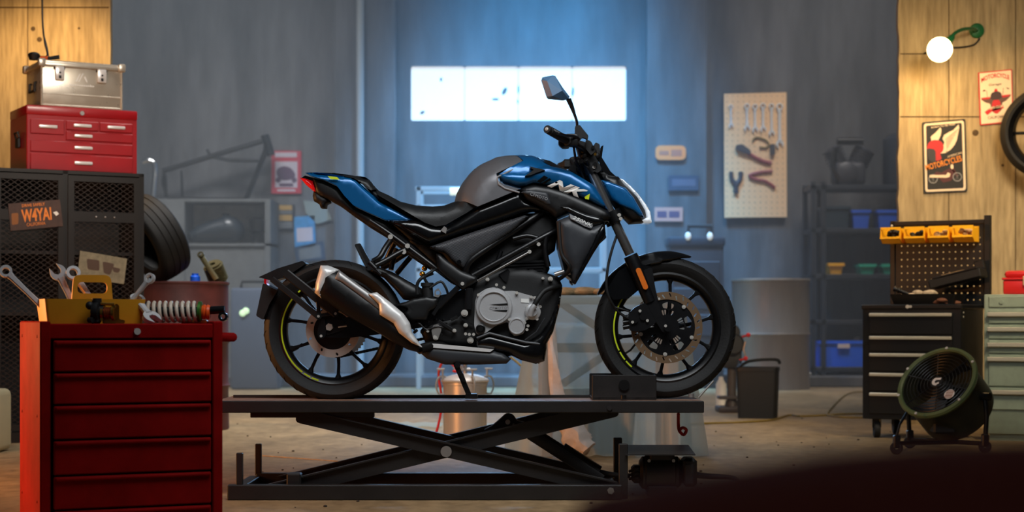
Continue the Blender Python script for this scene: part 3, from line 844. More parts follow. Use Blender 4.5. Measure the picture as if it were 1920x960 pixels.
for q, nm in (((1105, 318), 'triple_clamp'), ((1150, 408), 'triple_clamp')):
    m = MB()
    c0 = P(*q, 0); dd = (P(1181, 477, 0) - P(1094, 291, 0)).normalized()
    for Y in (-.1, .1): m.cyl(Vector((c0.x, Y, c0.z)) - dd*.024, Vector((c0.x, Y, c0.z)) + dd*.024, .032, n=20)
    m.box((c0.x-.045, -.1, c0.z-.02), (c0.x+.025, .1, c0.z+.02), .006)
    m.build(nm, M['blkmet'], bike)
m = MB()
for q in ((1161, 403), (1164, 410), (1114, 313)): m.cyl(P(*q, -.125), P(*q, -.138), .0075, n=12)
m.build('clamp_bolt', M['bolt'], bike)
m = MB(); m.cyl(P(1078, 322, 0), P(1128, 425, 0), .032, n=20); m.build('steering_head', M['blkmet'], bike)

# front mudguard: a swept half shell over the tyre
def fender():
    m = MB(); cc = C3(FW); rings = []
    N = 36
    for i in range(N+1):
        t = i/N; a = R(70 + 84*t)
        tp = min(1, .06 + 5*t) * min(1, .10 + 5.5*(1-t)); wv = .066 * min(1, .3 + 3.2*t) * min(1, .4 + 3.0*(1-t))
        ro = .318 - .004*math.sin(PI*t)
        e = Vector((math.cos(a), 0, math.sin(a)))
        row = []
        for k in range(13):
            q = -1 + k/6
            drop = .034*tp*abs(q)**2.2 + tp*(.028 if .28 < t < .72 else .028*max(0, 1-abs(t-.5)*3))*max(0, abs(q)-.6)
            row.append((e, ro - drop, wv*q))
        outer = [cc + e_*(r_ - .006*(1-tp)) + Vector((0, y_, 0)) for e_, r_, y_ in row]
        inner = [cc + e_*(r_-.005 - .006*(1-tp)) + Vector((0, y_*.95, 0)) for e_, r_, y_ in reversed(row)]
        rings.append(outer + inner)
    m.ring_loft(rings)
    # stays down to the fork
    m.pxprism([(1136, 545), (1160, 508), (1190, 492), (1222, 500), (1222, 520), (1196, 545), (1178, 560), (1150, 562)], -.070, -.062, ref=-.066)
    m.pxprism([(1136, 545), (1160, 508), (1190, 492), (1222, 500), (1222, 520), (1196, 545), (1178, 560), (1150, 562)], .062, .070, ref=-.066)
    return m.build('front_mudguard', M['black'], bike)
fender()
# caliper
m = MB(); m.pxprism(rounded([(1178, 588), (1190, 576), (1212, 566), (1234, 580), (1230, 604), (1212, 618), (1196, 622), (1180, 620)], 5), -.115, -.06, ref=-.09)
for i in range(3): m.cyl(P(1168, 596+i*9, -.09), P(1180, 594+i*9, -.09), .010, n=12)
m.cyl(P(1190, 600, -.11), P(1190, 600, -.125), .014); m.cyl(P(1206, 594, -.11), P(1206, 594, -.125), .014); m.build('front_caliper', M['blkmet'], bike)
m = MB(); 
for q in ((1214, 601), (1186, 604), (1200, 583)): m.cyl(P(*q, -.115), P(*q, -.128), .006, n=10)
m.build('caliper_bolt', M['bolt'], bike)
m = MB(); m.tube([P(1157, 440, -.09), P(1147, 470, -.11), P(1140, 500, -.12), P(1137, 535, -.13), P(1143, 560, -.13), P(1160, 585, -.11), P(1180, 598, -.10)], .0055, 8, smooth=6)
m.tube([P(1157, 440, -.09), P(1140, 400, -.06), P(1118, 350, -.05), P(1100, 300, -.15)], .0055, 8, smooth=5)
m.tube([P(1150, 575, -.12), P(1168, 580, -.12), P(1184, 586, -.11)], .003, 8, smooth=3); m.build('front_brake_line', M['matte'], bike)

# headlight and nacelle
puff('headlight_nacelle', M['satin'], bike, [(1116, 326), (1128, 322), (1140, 330), (1158, 333), (1168, 347), (1196, 372), (1212, 400), (1206, 418), (1180, 420), (1160, 400), (1142, 372), (1130, 346)], Yc=0, rim=.05, bulge=.05, rad=16, step=6)
puff('headlight_cowl', M['blue'], bike, [(1127, 338), (1142, 341), (1160, 348), (1173, 353), (1188, 371), (1203, 397), (1208, 409), (1200, 407), (1186, 395), (1164, 386), (1147, 374), (1138, 358)], Yc=-.088, rim=.012, bulge=.012, rad=5, step=6, back=.04)
mirror_copy([o for o in bike.children if o.name.startswith('headlight_cowl')][0])
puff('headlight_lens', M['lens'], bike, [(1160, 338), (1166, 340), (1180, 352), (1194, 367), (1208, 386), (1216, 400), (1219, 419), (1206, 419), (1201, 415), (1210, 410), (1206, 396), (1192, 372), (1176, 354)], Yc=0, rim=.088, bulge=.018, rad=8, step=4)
m = MB(); m.pxprism([(1122, 300), (1126, 276), (1131, 273), (1128, 296), (1144, 322), (1156, 333), (1140, 332), (1126, 318)], -.07, .07, ref=-.05); m.build('instrument_cowl', M['black'], bike)
m = MB(); m.pxprism(rounded([(1106, 285), (1116, 268), (1124, 272), (1124, 296), (1112, 300)], 3), -.08, .08, ref=-.05); m.build('instrument_panel', M['satin'], bike)

# handlebar, grips, levers, mirror
gl = [P(1108, 300, -.02), P(1104, 292, -.10), P(1090, 276, -.20), P(1060, 261.5, -.27), P(1024, 242.5, -.40)]
def hb(Y1):
    return Y1
m = MB(); m.tube([P(1108, 302, .02), P(1104, 292, -.08), P(1092, 279, -.18), P(1072, 268, -.25)], .011, 12, smooth=5)
m.tube([P(1108, 302, -.02), P(1104, 296, .08), P(1096, 294, .18), P(1078, 300, .26)], .011, 12, smooth=5)
m.box(P(1108, 300, 0) - Vector((.02, .05, .02)), P(1108, 300, 0) + Vector((.02, .05, .03)), .005)
m.build('handlebar', M['blkmet'], bike)
def grip(a, b, name):
    m = MB(); a = Vector(a); b = Vector(b); d = (b-a).normalized(); L = (b-a).length
    prof = [(0, 0), (.0155, 0), (.0165, .003), (.0165, .012), (.0145, .013), (.0145, .018), (.0165, .02)]
    h = .02
    while h < L-.03:
        prof += [(.0172, h+.003), (.0162, h+.006)]; h += .007
    prof += [(.0172, L-.02), (.023, L-.016), (.023, L-.004), (.015, L), (0, L)]
    m.lathe(a, d, prof, 24)
    return m.build(name, M['rubber'], bike)
g1 = grip(P(1025.5, 242, -.385), P(1066, 265, -.245), 'handgrip')
m = MB(); a = P(1025.5, 242, -.385); d = (a - P(1066, 265, -.245)).normalized(); m.cyl(a - d*.001, a + d*.003, .007, n=12); m.cyl(a, a + d*.0055, .0035, n=6); m.build('bar_end_bolt', M['bolt'], g1)
m = MB(); lettering(m, 'MOTO', (1038, 244.5), (1049, 250.5), 2.6, -.36, .012); m.build('grip_lettering', M['greyprint'], g1)
grip(P(1050, 312, .36), P(1078, 303, .25), 'handgrip')
m = MB(); m.tube([P(1080, 300, .25), P(1070, 306, .28), P(1052, 309, .36), P(1048, 312, .40)], .006, 8, smooth=4); tag(m.build('clutch_lever', M['brass'], bike), 'bronze toned lever')
m = MB(); m.box(P(1068, 308, .26) - Vector((.03, .03, .02)), P(1068, 308, .26) + Vector((.03, .03, .02)), .008); m.build('switch_cluster', M['matte'], bike)
m = MB()
m.box(P(1072, 263, -.235) - Vector((.028, .03, .026)), P(1072, 263, -.235) + Vector((.026, .03, .024)), .010, seg=2)
m.pxprism(rounded([(1047, 262), (1060, 266), (1068, 278), (1055, 279), (1047, 272)], 3), -.26, -.22, ref=-.24)
m.build('switch_cluster', M['satin'], bike)
m = MB(); m.pxprism(rounded([(1078, 237), (1087, 235), (1093, 243), (1103, 255), (1102, 262), (1092, 258), (1088, 262), (1078, 261)], 2), -.235, -.20, ref=-.22); m.build('brake_master_cylinder', M['satin'], bike)
m = MB(); m.tube([P(1086, 262, -.25), P(1078, 256, -.27), P(1062, 254, -.31), P(1046, 250, -.37)], [.007, .006, .005, .006], 10, smooth=4); m.build('brake_lever', M['blkmet'], bike)
m = MB()
for q, Y, r_ in (((1094, 290), -.14, .018), ((1110, 285), -.10, .020), ((1118, 292), -.08, .016), ((1100, 308), -.10, .018), ((1086, 306), -.05, .022), ((1090, 318), -.06, .022)): m.sphere(P(*q, Y), r_, n=14, m=8)
m.tube([P(1084, 270, -.2), P(1088, 290, -.15), P(1098, 310, -.12), P(1110, 340, -.1)], .006, 8, smooth=4)
m.tube([P(1076, 276, -.22), P(1080, 300, -.15), P(1090, 322, -.1), P(1100, 350, -.08)], .005, 8, smooth=4)
m.tube([P(1070, 300, .24), P(1084, 318, .1), P(1100, 330, -.02), P(1110, 352, -.06)], .006, 8, smooth=4)
m.build('cable_bundle', M['matte'], bike)
m = MB(); 
for q in ((1092, 284), (1116, 289)): m.cyl(P(*q, -.16), P(*q, -.17), .006, n=10)
tag(m.build('brass_screw', M['brass'], bike), 'brass screw heads')
m = MB(); m.tube([P(1082, 240, -.22), P(1081.5, 228, -.23), P(1077, 214, -.235), P(1072, 200, -.24), P(1066, 186, -.25)], [.0055, .0055, .006, .009, .011], 12, smooth=4)
mir = m.build('mirror_stem', M['satin'], bike)
# faceted mirror back
o2 = [(1015, 150), (1017, 145), (1036, 141), (1041, 142), (1055, 164), (1068, 181), (1066, 185), (1055, 187), (1028, 184.5), (1025, 181)]
v = [P(x, y, -.255) for x, y in o2]; k = len(v)
bk = [p + Vector((.0, .024, 0)) for p in v]
md = [P(1054, 170, -.285), P(1036, 180, -.285), P(1026, 152, -.278)]
m = MB(); m.v = v + bk + md
A, B_, Cc = 2*k, 2*k+1, 2*k+2
m.f = [(0, 1, Cc), (1, 2, Cc), (2, 3, Cc), (3, 4, A), (3, A, Cc), (4, 5, A), (5, 6, A), (6, 7, A), (7, B_, A), (7, 8, B_), (8, 9, B_), (9, 0, Cc), (9, Cc, B_), (Cc, A, B_)]
m.f += [tuple(reversed(range(k, 2*k)))] + [(i, i+k, (i+1) % k + k, (i+1) % k) for i in range(k)]
mm = m.build('mirror_housing', mat('slate_mirror_plastic', (74, 108, 140), .45), mir, ang=12)
m = MB(); m.v = [p + Vector((0, .0255, 0)) + (sum(v, Vector())/k - p)*.06 for p in v]; m.f = [tuple(range(k))]; m.build('mirror_glass', M['chrome'], mir)
# ================================================================ materials of the place
def concrete(name, c1, c2, seams=None, stretch=(1, 1, .18), rough=.85, scale=3.0, bump=.35):
    m = bpy.data.materials.new(name); m.use_nodes = True
    nt = m.node_tree; b = nt.nodes['Principled BSDF']; L = nt.links
    b.inputs['Roughness'].default_value = rough
    b.inputs['Specular IOR Level'].default_value = .3
    tc = nt.nodes.new('ShaderNodeTexCoord'); mp = nt.nodes.new('ShaderNodeMapping'); mp.inputs['Scale'].default_value = stretch
    L.new(tc.outputs['Object'], mp.inputs['Vector'])
    n1 = nt.nodes.new('ShaderNodeTexNoise'); n1.inputs['Scale'].default_value = scale; n1.inputs['Detail'].default_value = 8; n1.inputs['Roughness'].default_value = .7
    L.new(mp.outputs['Vector'], n1.inputs['Vector'])
    r = nt.nodes.new('ShaderNodeValToRGB')
    r.color_ramp.elements[0].position = .32; r.color_ramp.elements[0].color = (*lin(c1), 1)
    r.color_ramp.elements[1].position = .68; r.color_ramp.elements[1].color = (*lin(c2), 1)
    L.new(n1.outputs['Fac'], r.inputs['Fac'])
    n2 = nt.nodes.new('ShaderNodeTexNoise'); n2.inputs['Scale'].default_value = scale*7; n2.inputs['Detail'].default_value = 6
    L.new(mp.outputs['Vector'], n2.inputs['Vector'])
    mx = nt.nodes.new('ShaderNodeMix'); mx.data_type = 'RGBA'; mx.blend_type = 'MULTIPLY'; mx.inputs['Factor'].default_value = .55
    r2 = nt.nodes.new('ShaderNodeValToRGB'); r2.color_ramp.elements[0].position = .3; r2.color_ramp.elements[0].color = (.45, .43, .40, 1); r2.color_ramp.elements[1].position = .6
    L.new(n2.outputs['Fac'], r2.inputs['Fac'])
    L.new(r.outputs['Color'], mx.inputs[6]); L.new(r2.outputs['Color'], mx.inputs[7])
    out = mx.outputs[2]
    L.new(out, b.inputs['Base Color'])
    bp = nt.nodes.new('ShaderNodeBump'); bp.inputs['Strength'].default_value = bump; bp.inputs['Distance'].default_value = .02
    L.new(n2.outputs['Fac'], bp.inputs['Height']); L.new(bp.outputs['Normal'], b.inputs['Normal'])
    return m

M['floor'] = concrete('worn_concrete_floor', (128, 108, 78), (180, 154, 116), stretch=(1, .6, 1), scale=2.2, rough=.52, bump=.2)
M['wallgrey'] = concrete('grey_concrete_wall', (58, 58, 60), (116, 116, 118), scale=1.1, bump=.2)
M['board'] = concrete('board_formed_concrete', (150, 132, 100), (190, 170, 132), stretch=(1, 1, .12), scale=6, bump=.5)
M['seam'] = mat('formwork_seam', (78, 62, 42), .9)
M['maroon'] = mat('worn_maroon_paint', (132, 16, 15), .62, var=.25, vscale=5, rvar=.1, spec=.02)
M['redchest'] = mat('red_chest_paint', (150, 12, 21), .38, var=.12, vscale=6, coat=.2)
M['drum'] = mat('rusty_maroon_drum_paint', (88, 42, 38), .55, var=.35, vscale=7)
M['yellow'] = mat('yellow_plastic', (214, 148, 30), .42, var=.06)
M['binyel'] = mat('orange_yellow_plastic', (244, 178, 22), .45)
M['lockr'] = mat('dark_brown_locker_paint', (21, 16, 13), .5, var=.2)
M['alu'] = mat('aluminium_sheet', (206, 196, 180), .3, metal=.6, rvar=.1, bump=.03, bscale=20)
M['lift'] = mat('black_lift_paint', (34, 31, 30), .42, var=.2, vscale=12, bump=.06, bscale=60)
M['cart'] = mat('black_cart_paint', (12, 12, 13), .42, bump=.05, bscale=120)
M['strip'] = mat('aluminium_handle_strip', (200, 194, 176), .38, metal=.4)
M['green'] = mat('hammered_grey_green_paint', (138, 152, 136), .42, var=.12, vscale=14)
M['fangreen'] = mat('olive_green_paint', (88, 104, 66), .42, var=.15)
M['lampgreen'] = mat('dark_green_enamel', (26, 92, 52), .35)
M['bulb'] = mat('glowing_bulb', (255, 214, 140), .4, emit=14)
M['burlap'] = mat('brown_burlap', (168, 138, 98), .9, var=.35, vscale=30, bump=.5)
M['wood'] = mat('raw_timber', (206, 160, 124), .7, var=.1, vscale=10)
M['peg'] = mat('pale_pegboard', (252, 208, 158), .7)
M['bluep'] = mat('blue_plastic', (26, 104, 244), .45)
M['teal'] = mat('teal_plastic', (36, 160, 132), .5)
M['redp'] = mat('red_plastic', (196, 26, 28), .4)
M['shelf'] = mat('dark_shelf_steel', (38, 42, 50), .5)
M['galv'] = mat('galvanised_sheet', (150, 138, 126), .45, metal=.55, var=.25, vscale=3, stretch=(1, 1, .2))
M['pot'] = mat('pressure_pot_steel', (206, 198, 190), .36, metal=.45, rvar=.08)
M['conduit'] = mat('pale_painted_pipe', (160, 164, 164), .5)
M['cream'] = mat('cream_plastic', (214, 200, 160), .5)
M['cream2'] = mat('cream_spring_paint', (216, 202, 182), .4)
M['paper'] = mat('poster_cream', (228, 206, 178), .7)
M['prred'] = mat('poster_red', (186, 28, 32), .6)
M['prblk'] = mat('poster_black', (13, 9, 9), .6)
M['prora'] = mat('poster_orange', (232, 138, 34), .6)
M['prbrn'] = mat('poster_brown', (92, 62, 50), .6)
M['plate'] = mat('brown_licence_plate', (66, 46, 38), .5, var=.25, vscale=20)
M['cordy'] = mat('yellow_cable', (118, 98, 36), .6)
M['backp'] = mat('rubbed_out_poster_blue', (58, 138, 190), .6, var=.3, vscale=18)
M['ironred'] = mat('faded_red_poster', (190, 48, 70), .6)
M['ply'] = mat('grey_painted_board', (104, 106, 107), .7, var=.15)

def sheet_mat(name, rgb, a, rough=.35):
    m = bpy.data.materials.new(name); m.use_nodes = True
    nt = m.node_tree; L = nt.links
    for n in list(nt.nodes): nt.nodes.remove(n)
    o = nt.nodes.new('ShaderNodeOutputMaterial'); mx = nt.nodes.new('ShaderNodeMixShader'); mx.inputs[0].default_value = a
    tr = nt.nodes.new('ShaderNodeBsdfTransparent'); m2 = nt.nodes.new('ShaderNodeMixShader'); m2.inputs[0].default_value = .45
    tl = nt.nodes.new('ShaderNodeBsdfTranslucent'); tl.inputs['Color'].default_value = (*lin(rgb), 1)
    pb = nt.nodes.new('ShaderNodeBsdfPrincipled'); pb.inputs['Base Color'].default_value = (*lin(rgb), 1); pb.inputs['Roughness'].default_value = rough
    L.new(tl.outputs[0], m2.inputs[1]); L.new(pb.outputs[0], m2.inputs[2]); L.new(tr.outputs[0], mx.inputs[1]); L.new(m2.outputs[0], mx.inputs[2]); L.new(mx.outputs[0], o.inputs[0])
    return m
M['film'] = sheet_mat('milky_plastic_film', (200, 222, 228), .6)

def mesh_mat():
    """expanded-metal diamond mesh: brown strands, open between"""
    m = bpy.data.materials.new('expanded_metal_mesh'); m.use_nodes = True
    nt = m.node_tree; L = nt.links; b = nt.nodes['Principled BSDF']
    b.inputs['Base Color'].default_value = (*lin((42, 30, 22)), 1); b.inputs['Roughness'].default_value = .5
    tc = nt.nodes.new('ShaderNodeTexCoord'); sx = nt.nodes.new('ShaderNodeSeparateXYZ'); L.new(tc.outputs['Object'], sx.inputs[0])
    def mth(op, a, c=None):
        n = nt.nodes.new('ShaderNodeMath'); n.operation = op
        for i, q in enumerate((a, c)):
            if q is None: continue
            if isinstance(q, (int, float)): n.inputs[i].default_value = q
            else: L.new(q, n.inputs[i])
        return n.outputs[0]
    u = mth('DIVIDE', sx.outputs['X'], .043); v = mth('DIVIDE', sx.outputs['Z'], .030)
    ds = []
    for op in ('ADD', 'SUBTRACT'):
        s = mth(op, u, v); f = mth('FRACT', s); d = mth('ABSOLUTE', mth('SUBTRACT', f, .5)); ds.append(mth('LESS_THAN', d, .065))
    mask = mth('MAXIMUM', ds[0], ds[1])
    tr = nt.nodes.new('ShaderNodeBsdfTransparent'); mx = nt.nodes.new('ShaderNodeMixShader')
    L.new(mask, mx.inputs[0]); L.new(tr.outputs[0], mx.inputs[1]); L.new(b.outputs[0], mx.inputs[2]); L.new(mx.outputs[0], nt.nodes['Material Output'].inputs[0])
    return m
M['mesh'] = mesh_mat()

# ================================================================ the setting
def struct(o): o['kind'] = 'structure'; return o
WX = 7.5
struct(MB().box((-WX, -7.6, -.2), (WX, 12.6, 0)).build('floor', M['floor']))
YW = 12.0; YS = 11.0; ZS = .12
# back wall with the window opening, two pilasters, side walls
wx0, wx1 = FX(770, YW), FX(1174.5, YW); wz0, wz1 = FZ(226, YW), FZ(124, YW)
H = 4.4
m = MB()
m.box((-WX, YW, 0), (wx0, YW+.4, H)); m.box((wx1, YW, 0), (WX, YW+.4, H)); m.box((wx0, YW, 0), (wx1, YW+.4, wz0)); m.box((wx0, YW, wz1), (wx1, YW+.4, H))
struct(m.build('wall_back', M['wallgrey']))
for k, (a, b) in enumerate(((626, 741), (1213, 1326))):
    struct(MB().box((FX(a, YW-.2), YW-.18, ZS), (FX(b, YW-.2), YW-.001, H), .01).build('trim_%d' % (k+1), M['wallgrey']))
struct(MB().box((-WX, YS, 0), (WX, YW, ZS), .015).build('trim_3', M['wallgrey']))
struct(MB().box((-WX-.3, -7.6, 0), (-WX, 12.4, H)).build('wall_west', M['wallgrey']))
struct(MB().box((WX, -7.6, 0), (WX+.3, 12.4, H)).build('wall_east', M['wallgrey']))
# board-formed wing walls at both sides of the opening
YP = 4.6
def wing(name, xa, xb, seams, rough_edge):
    m = MB(); random.seed(3)
    e = xb if rough_edge == 'r' else xa
    pts = []
    n = 60
    for i in range(n+1):
        z = H*i/n; pts.append((e + random.uniform(-1, 1)*(.006 if rough_edge == 'l' else .0015) - (.012 if rough_edge == 'l' and z < 1.3 else 0)*(-1 if rough_edge == 'l' else 1), z))
    o2 = ([(xa, H), (xa, 0)] if rough_edge == 'r' else [(xb, H), (xb, 0)])
    m.prism(pts + o2, ((0, YP, 0), (1, 0, 0), (0, 0, 1)), (0, .06, 0))
    w = struct(m.build(name, M['board']))
    s = MB()
    for q in seams: s.box(*q)
    s.build('seam', M['seam'], w)
    return w
def vs(px, t=.006): x = FX(px, YP); return ((x-t/2, YP-.002, 0), (x+t/2, YP+.01, H))
def hs(py, xa, xb, t=.008): z = FZ(py, YP); return ((xa, YP-.002, z-t/2), (xb, YP+.01, z+t/2))
xl, xr = FX(207, YP), FX(1685, YP)
wing('wall_left', -WX, xl, [vs(52), vs(-60), hs(14, -WX, xl-.01)], 'r')
wing('wall_right', xr, WX, [vs(1779), vs(1904), hs(219, xr+.01, WX), hs(101, xr+.01, FX(1779, YP))], 'l')
m = MB()
for px, py, r_ in ((62, 54, .016), (74, 74, .018), (148, 53, .009), (1829, 249, .022), (1797, 330, .012), (1880, 310, .010)):
    m.sphere((FX(px, YP), YP, FZ(py, YP)), r_, (1, .15, 1), 10, 6)
struct(m.build('trim_4', M['seam']))

# window: four bright panes in a thin frame
win = bpy.data.objects.new('window_1', None); COL.objects.link(win); win.location = ((wx0+wx1)/2, YW, wz0); win['kind'] = 'structure'
M['pane'] = mat('bright_frosted_glass', (232, 234, 232), .4, emit=0.86)
M['paneframe'] = mat('window_frame', (150, 160, 170), .5)
b_ = [770, 871, 972, 1073, 1174.5]
for i in range(4):
    m = MB(); x0 = FX(b_[i], YW)+.003; x1 = FX(b_[i+1], YW)-.003
    m.prism(rounded([(x0, wz0), (x1, wz0), (x1, wz1), (x0, wz1)], .03, 4), ((0, YW+.03, 0), (1, 0, 0), (0, 0, 1)), (0, .012, 0))
    m.build('pane', M['pane'], win)
m = MB()
for i in range(5):
    x = FX(b_[i], YW); m.box((x-.008, YW+.05, wz0), (x+.008, YW+.08, wz1))
m.box((wx0, YW+.05, wz0-.006), (wx1, YW+.08, wz0+.01)); m.box((wx0, YW+.05, wz1-.01), (wx1, YW+.08, wz1+.006))
m.build('window_frame', M['paneframe'], win)
m = MB()
for px, py, w_, h_, a in ((946, 171, 4, 8, .5), (929, 186, 7, 2.4, .0), (792, 211, 5, 3, -.5), (827, 149, 2.4, 4, .2), (972, 168, 2, 9, 0), (971, 190, 1.6, 5, 0), (1074, 172, 2.4, 9, .1)):
    c = P(px, py, YW+.028); k = M1(YW)
    pts = [(c.x + k*(w_*math.cos(t)*math.cos(a) - h_*math.sin(t)*math.sin(-a)), c.z + k*(h_*math.sin(t)*math.cos(a) + w_*math.cos(t)*math.sin(-a))) for t in [2*PI*i/10 for i in range(10)]]
    m.prism(pts, ((0, c.y, 0), (1, 0, 0), (0, 0, 1)), (0, -.002, 0))
m.build('pane_stain', M['wallgrey'], win)

# ================================================================ scissor lift
lift = thing('scissor_lift', 'black scissor lift table standing under the motorcycle', 'lift', (FX(840, 0), 0, 0))
YF, YB = -.25, .25
zt = FZ(753, YF)
deck = MB()
x0, x1 = FX(398, YF), FX(1320, YF)
deck.box((x0, YF, zt-.012), (x1, YB-.02, zt))
dk = deck.build('deck_plate', mat('chequer_plate_brown', (150, 118, 100), .5, metal=.2, var=.3, vscale=40, bump=.3, bscale=70), lift)
m = MB(); m.box((x0, YF-.004, FZ(774, YF)), (x1, YF+.03, FZ(752, YF)), .003)
m.cyl(P(1143, 765, YF), P(1143, 765, YF-.012), .011, n=6)
m.build('front_beam', M['lift'], lift)
m = MB(); m.box((x0, YB-.03, zt-.07), (x1, YB, zt-.012), .003); m.build('rear_beam', M['lift'], lift)
m = MB(); m.box((FX(437, .08), .078, zt-.002), (FX(1240, .08), .090, FZ(740.5, .08)), .002); m.build('deck_lip', M['lift'], lift)
m = MB(); m.box((FX(467, YF), YF+.03, FZ(784, YF)), (FX(700, YF), YF+.07, FZ(774, YF)), .002); m.box((FX(467, YF), YB-.08, FZ(784, YF)), (FX(700, YF), YB-.04, FZ(774, YF)), .002); m.build('slide_rail', M['lift'], lift)

def sarm(pa, pb, Y, w, t, name):
    a = P(pa[0], pa[1], YF+.04); b = P(pb[0], pb[1], YF+.04)
    a.y = b.y = Y
    d = (b-a).normalized(); n = Vector((-d.z, 0, d.x))
    m = MB(); o = a
    L = (b-a).length
    m.prism(rounded([(-.02, -w/2), (L+.02, -w/2), (L+.02, w/2), (-.02, w/2)], .02, 3), (o - Vector((0, t/2, 0)), d, n), (0, t, 0))
    m.prism([(0, w/2-.006), (L, w/2-.006), (L, w/2), (0, w/2)], (o - Vector((0, t/2, 0)), d, n), (0, -.018, 0))
    return m.build(name, M['lift'], lift)
for Y, q in ((YF+.05, 0), (YB-.06, 0)):
    sarm((565, 780), (1150, 916), Y, .060, .022, 'scissor_arm')
    sarm((500, 925), (1150, 768), Y+.028, .066, .022, 'scissor_arm')
m = MB(); c = P(837, 846, YF+.04); m.cyl((c.x, YF+.02, c.z), (c.x, YB, c.z), .014, n=20); m.cyl((c.x, YF+.03, c.z), (c.x, YF+.014, c.z), .022, n=20); tag(m.build('pivot_pin', M['steel'], lift), 'steel centre pin')
m = MB(); m.pxprism(rounded([(905, 812), (924, 802), (948, 781), (954, 780), (962, 783), (970, 794), (985, 797), (1010, 814), (985, 822), (940, 822)], 4), -.04, .04, ref=YF+.05); m.build('cylinder_lug', M['lift'], lift)
m = MB(); c = P(952, 791, -.04); m.cyl(c, c - Vector((0, .02, 0)), .010, n=14); c = P(963, 797, -.04); m.cyl(c, c - Vector((0, .02, 0)), .006, n=8); m.build('lug_bolt', M['bolt'], lift)
m = MB(); a = P(985, 806, YF+.05); b = P(1125, 896, YF+.05); a.y = b.y = 0; m.cyl(a, a + (b-a)*.55, .022, n=18); m.cyl(a + (b-a)*.5, b, .034, n=18); m.build('hydraulic_cylinder', M['lift'], lift)
m = MB(); a = P(993, 813, YF+.05); b = P(1125, 897, YF+.05); a.y = b.y = 0
bar(m, (994, 814), (1128, 900), -.05, .045, .02); bar(m, (994, 814), (1128, 900), .05, .045, .02); m.build('lifting_arm', M['lift'], lift)
# base frame
m = MB(); zb0, zb1 = FZ(937, YF-.02), FZ(909, YF-.02)
m.box((FX(428, YF), YF-.03, 0.0), (FX(1166, YF), YF+.02, zb1), .004); m.build('base_rail', M['lift'], lift)
m = MB(); m.box((FX(446, YF), YB-.02, 0.0), (FX(1166, YF), YB+.03, zb1), .004); m.build('base_rail', M['lift'], lift)
m = MB(); m.box((FX(432, YF), YF+.02, 0), (FX(455, YF), YB-.02, zb1-.01), .003); m.box((FX(1135, YF), YF+.02, 0), (FX(1160, YF), YB-.02, zb1-.01), .003); m.build('base_crossbar', M['lift'], lift)
m = MB(); m.box((FX(535, YF), YF+.03, 0), (FX(562, YF), YF+.10, FZ(885, YF+.1)), .006); m.build('roller_block', M['lift'], lift)
for (pa, Y) in ((449.5, YF), (480, YB)):
    m = MB(); x = FX(449.5, YF); m.box((x-.013, Y-.013, zb1-.01), (x+.013, Y+.013, FZ(849, YF)), .003); m.build('stop_post', M['lift'], lift)
m = MB(); c = P(1145, 920, YF-.03); m.cyl(c, c - Vector((0, .01, 0)), .014, n=6); m.build('base_bolt', M['steel'], lift)
# front wheel vice
m = MB()
for Y in (-.12, .10):
    m.box((FX(1110, -.12), Y, zt), (FX(1231, -.12), Y+.012, FZ(703, -.12)), .003)
m.box((FX(1110, -.12), -.12, zt), (FX(1231, -.12), .11, zt+.012), .002)
m.build('wheel_vice', M['lift'], lift)
m = MB(); c = P(1170, 722, -.12); m.cyl(c, c - Vector((0, .01, 0)), .022, n=20); m.cyl(P(1169, 748, -.16), P(1169, 741, -.16), .012, n=12); m.build('vice_screw', M['exh'], lift)
m = MB(); m.cyl(P(1296, 745, -.1), P(1296, 738, -.1), .012, n=12); m.cyl(P(1310, 745, -.05), P(1338, 714, -.05), .004, n=8); m.build('tie_down_hook', M['steel'], lift)
# power unit
pu = thing('hydraulic_power_unit', 'black hydraulic pump with flat cover plate right of the lift base', 'pump', (FX(1230, -.1), -.1, 0))
m = MB(); m.box((FX(1161, YF), YF+.02, 0), (FX(1178, YF), YF+.05, FZ(833, YF)), .003); m.build('upright', M['lift'], pu); m = MB(); m.box((FX(1161, YF), .12, 0), (FX(1178, YF), .15, FZ(833, YF)), .003); m.build('upright', M['lift'], pu)
m = MB(); zc = FZ(851, -.25); m.add([P(1173, 852, -.25), P(1304, 852, -.25), (FX(1292, .05), .08, zc+.012), (FX(1174, .05), .08, zc+.012), P(1173, 854, -.25), P(1304, 854, -.25), (FX(1292, .05), .08, zc+.006), (FX(1174, .05), .08, zc+.006)], [(0, 1, 2, 3), (7, 6, 5, 4), (0, 4, 5, 1), (1, 5, 6, 2), (2, 6, 7, 3), (3, 7, 4, 0)]); m.build('cover_plate', M['lift'], pu)
m = MB(); c = P(1240, 886, -.1)
m.lathe((c.x-.09, -.1, c.z), (1, 0, 0), [(0, 0), (.05, 0), (.066, .012), (.066, .02), (.07, .025), (.07, .14), (.066, .145), (.066, .155), (.05, .17), (0, .17)], 32)
m.box((c.x-.06, -.16, 0), (c.x+.06, -.04, c.z-.05), .006); m.box((c.x-.05, -.15, c.z+.05), (c.x+.05, -.05, c.z+.085), .006); m.build('motor', M['lift'], pu)
m = MB()
for q in ((1217, 864), (1263, 864)): m.cyl(P(*q, -.17), P(*q, -.185), .007, n=8)
m.build('motor_bolt', M['steel'], pu)
m = MB(); m.box((FX(1278, -.1), -.17, FZ(910, -.1)), (FX(1304, -.1), -.05, FZ(857, -.1)), .012); m.build('control_box', M['matte'], pu)
m = MB(); m.box((FX(1281, -.1), -.174, FZ(905, -.1)), (FX(1296, -.1), -.168, FZ(868, -.1)), .003); m.build('control_panel', M['carbon'], pu)
m = MB(); m.box((FX(1184, -.1), -.14, FZ(905, -.1)), (FX(1208, -.1), -.06, FZ(872, -.1)), .01)
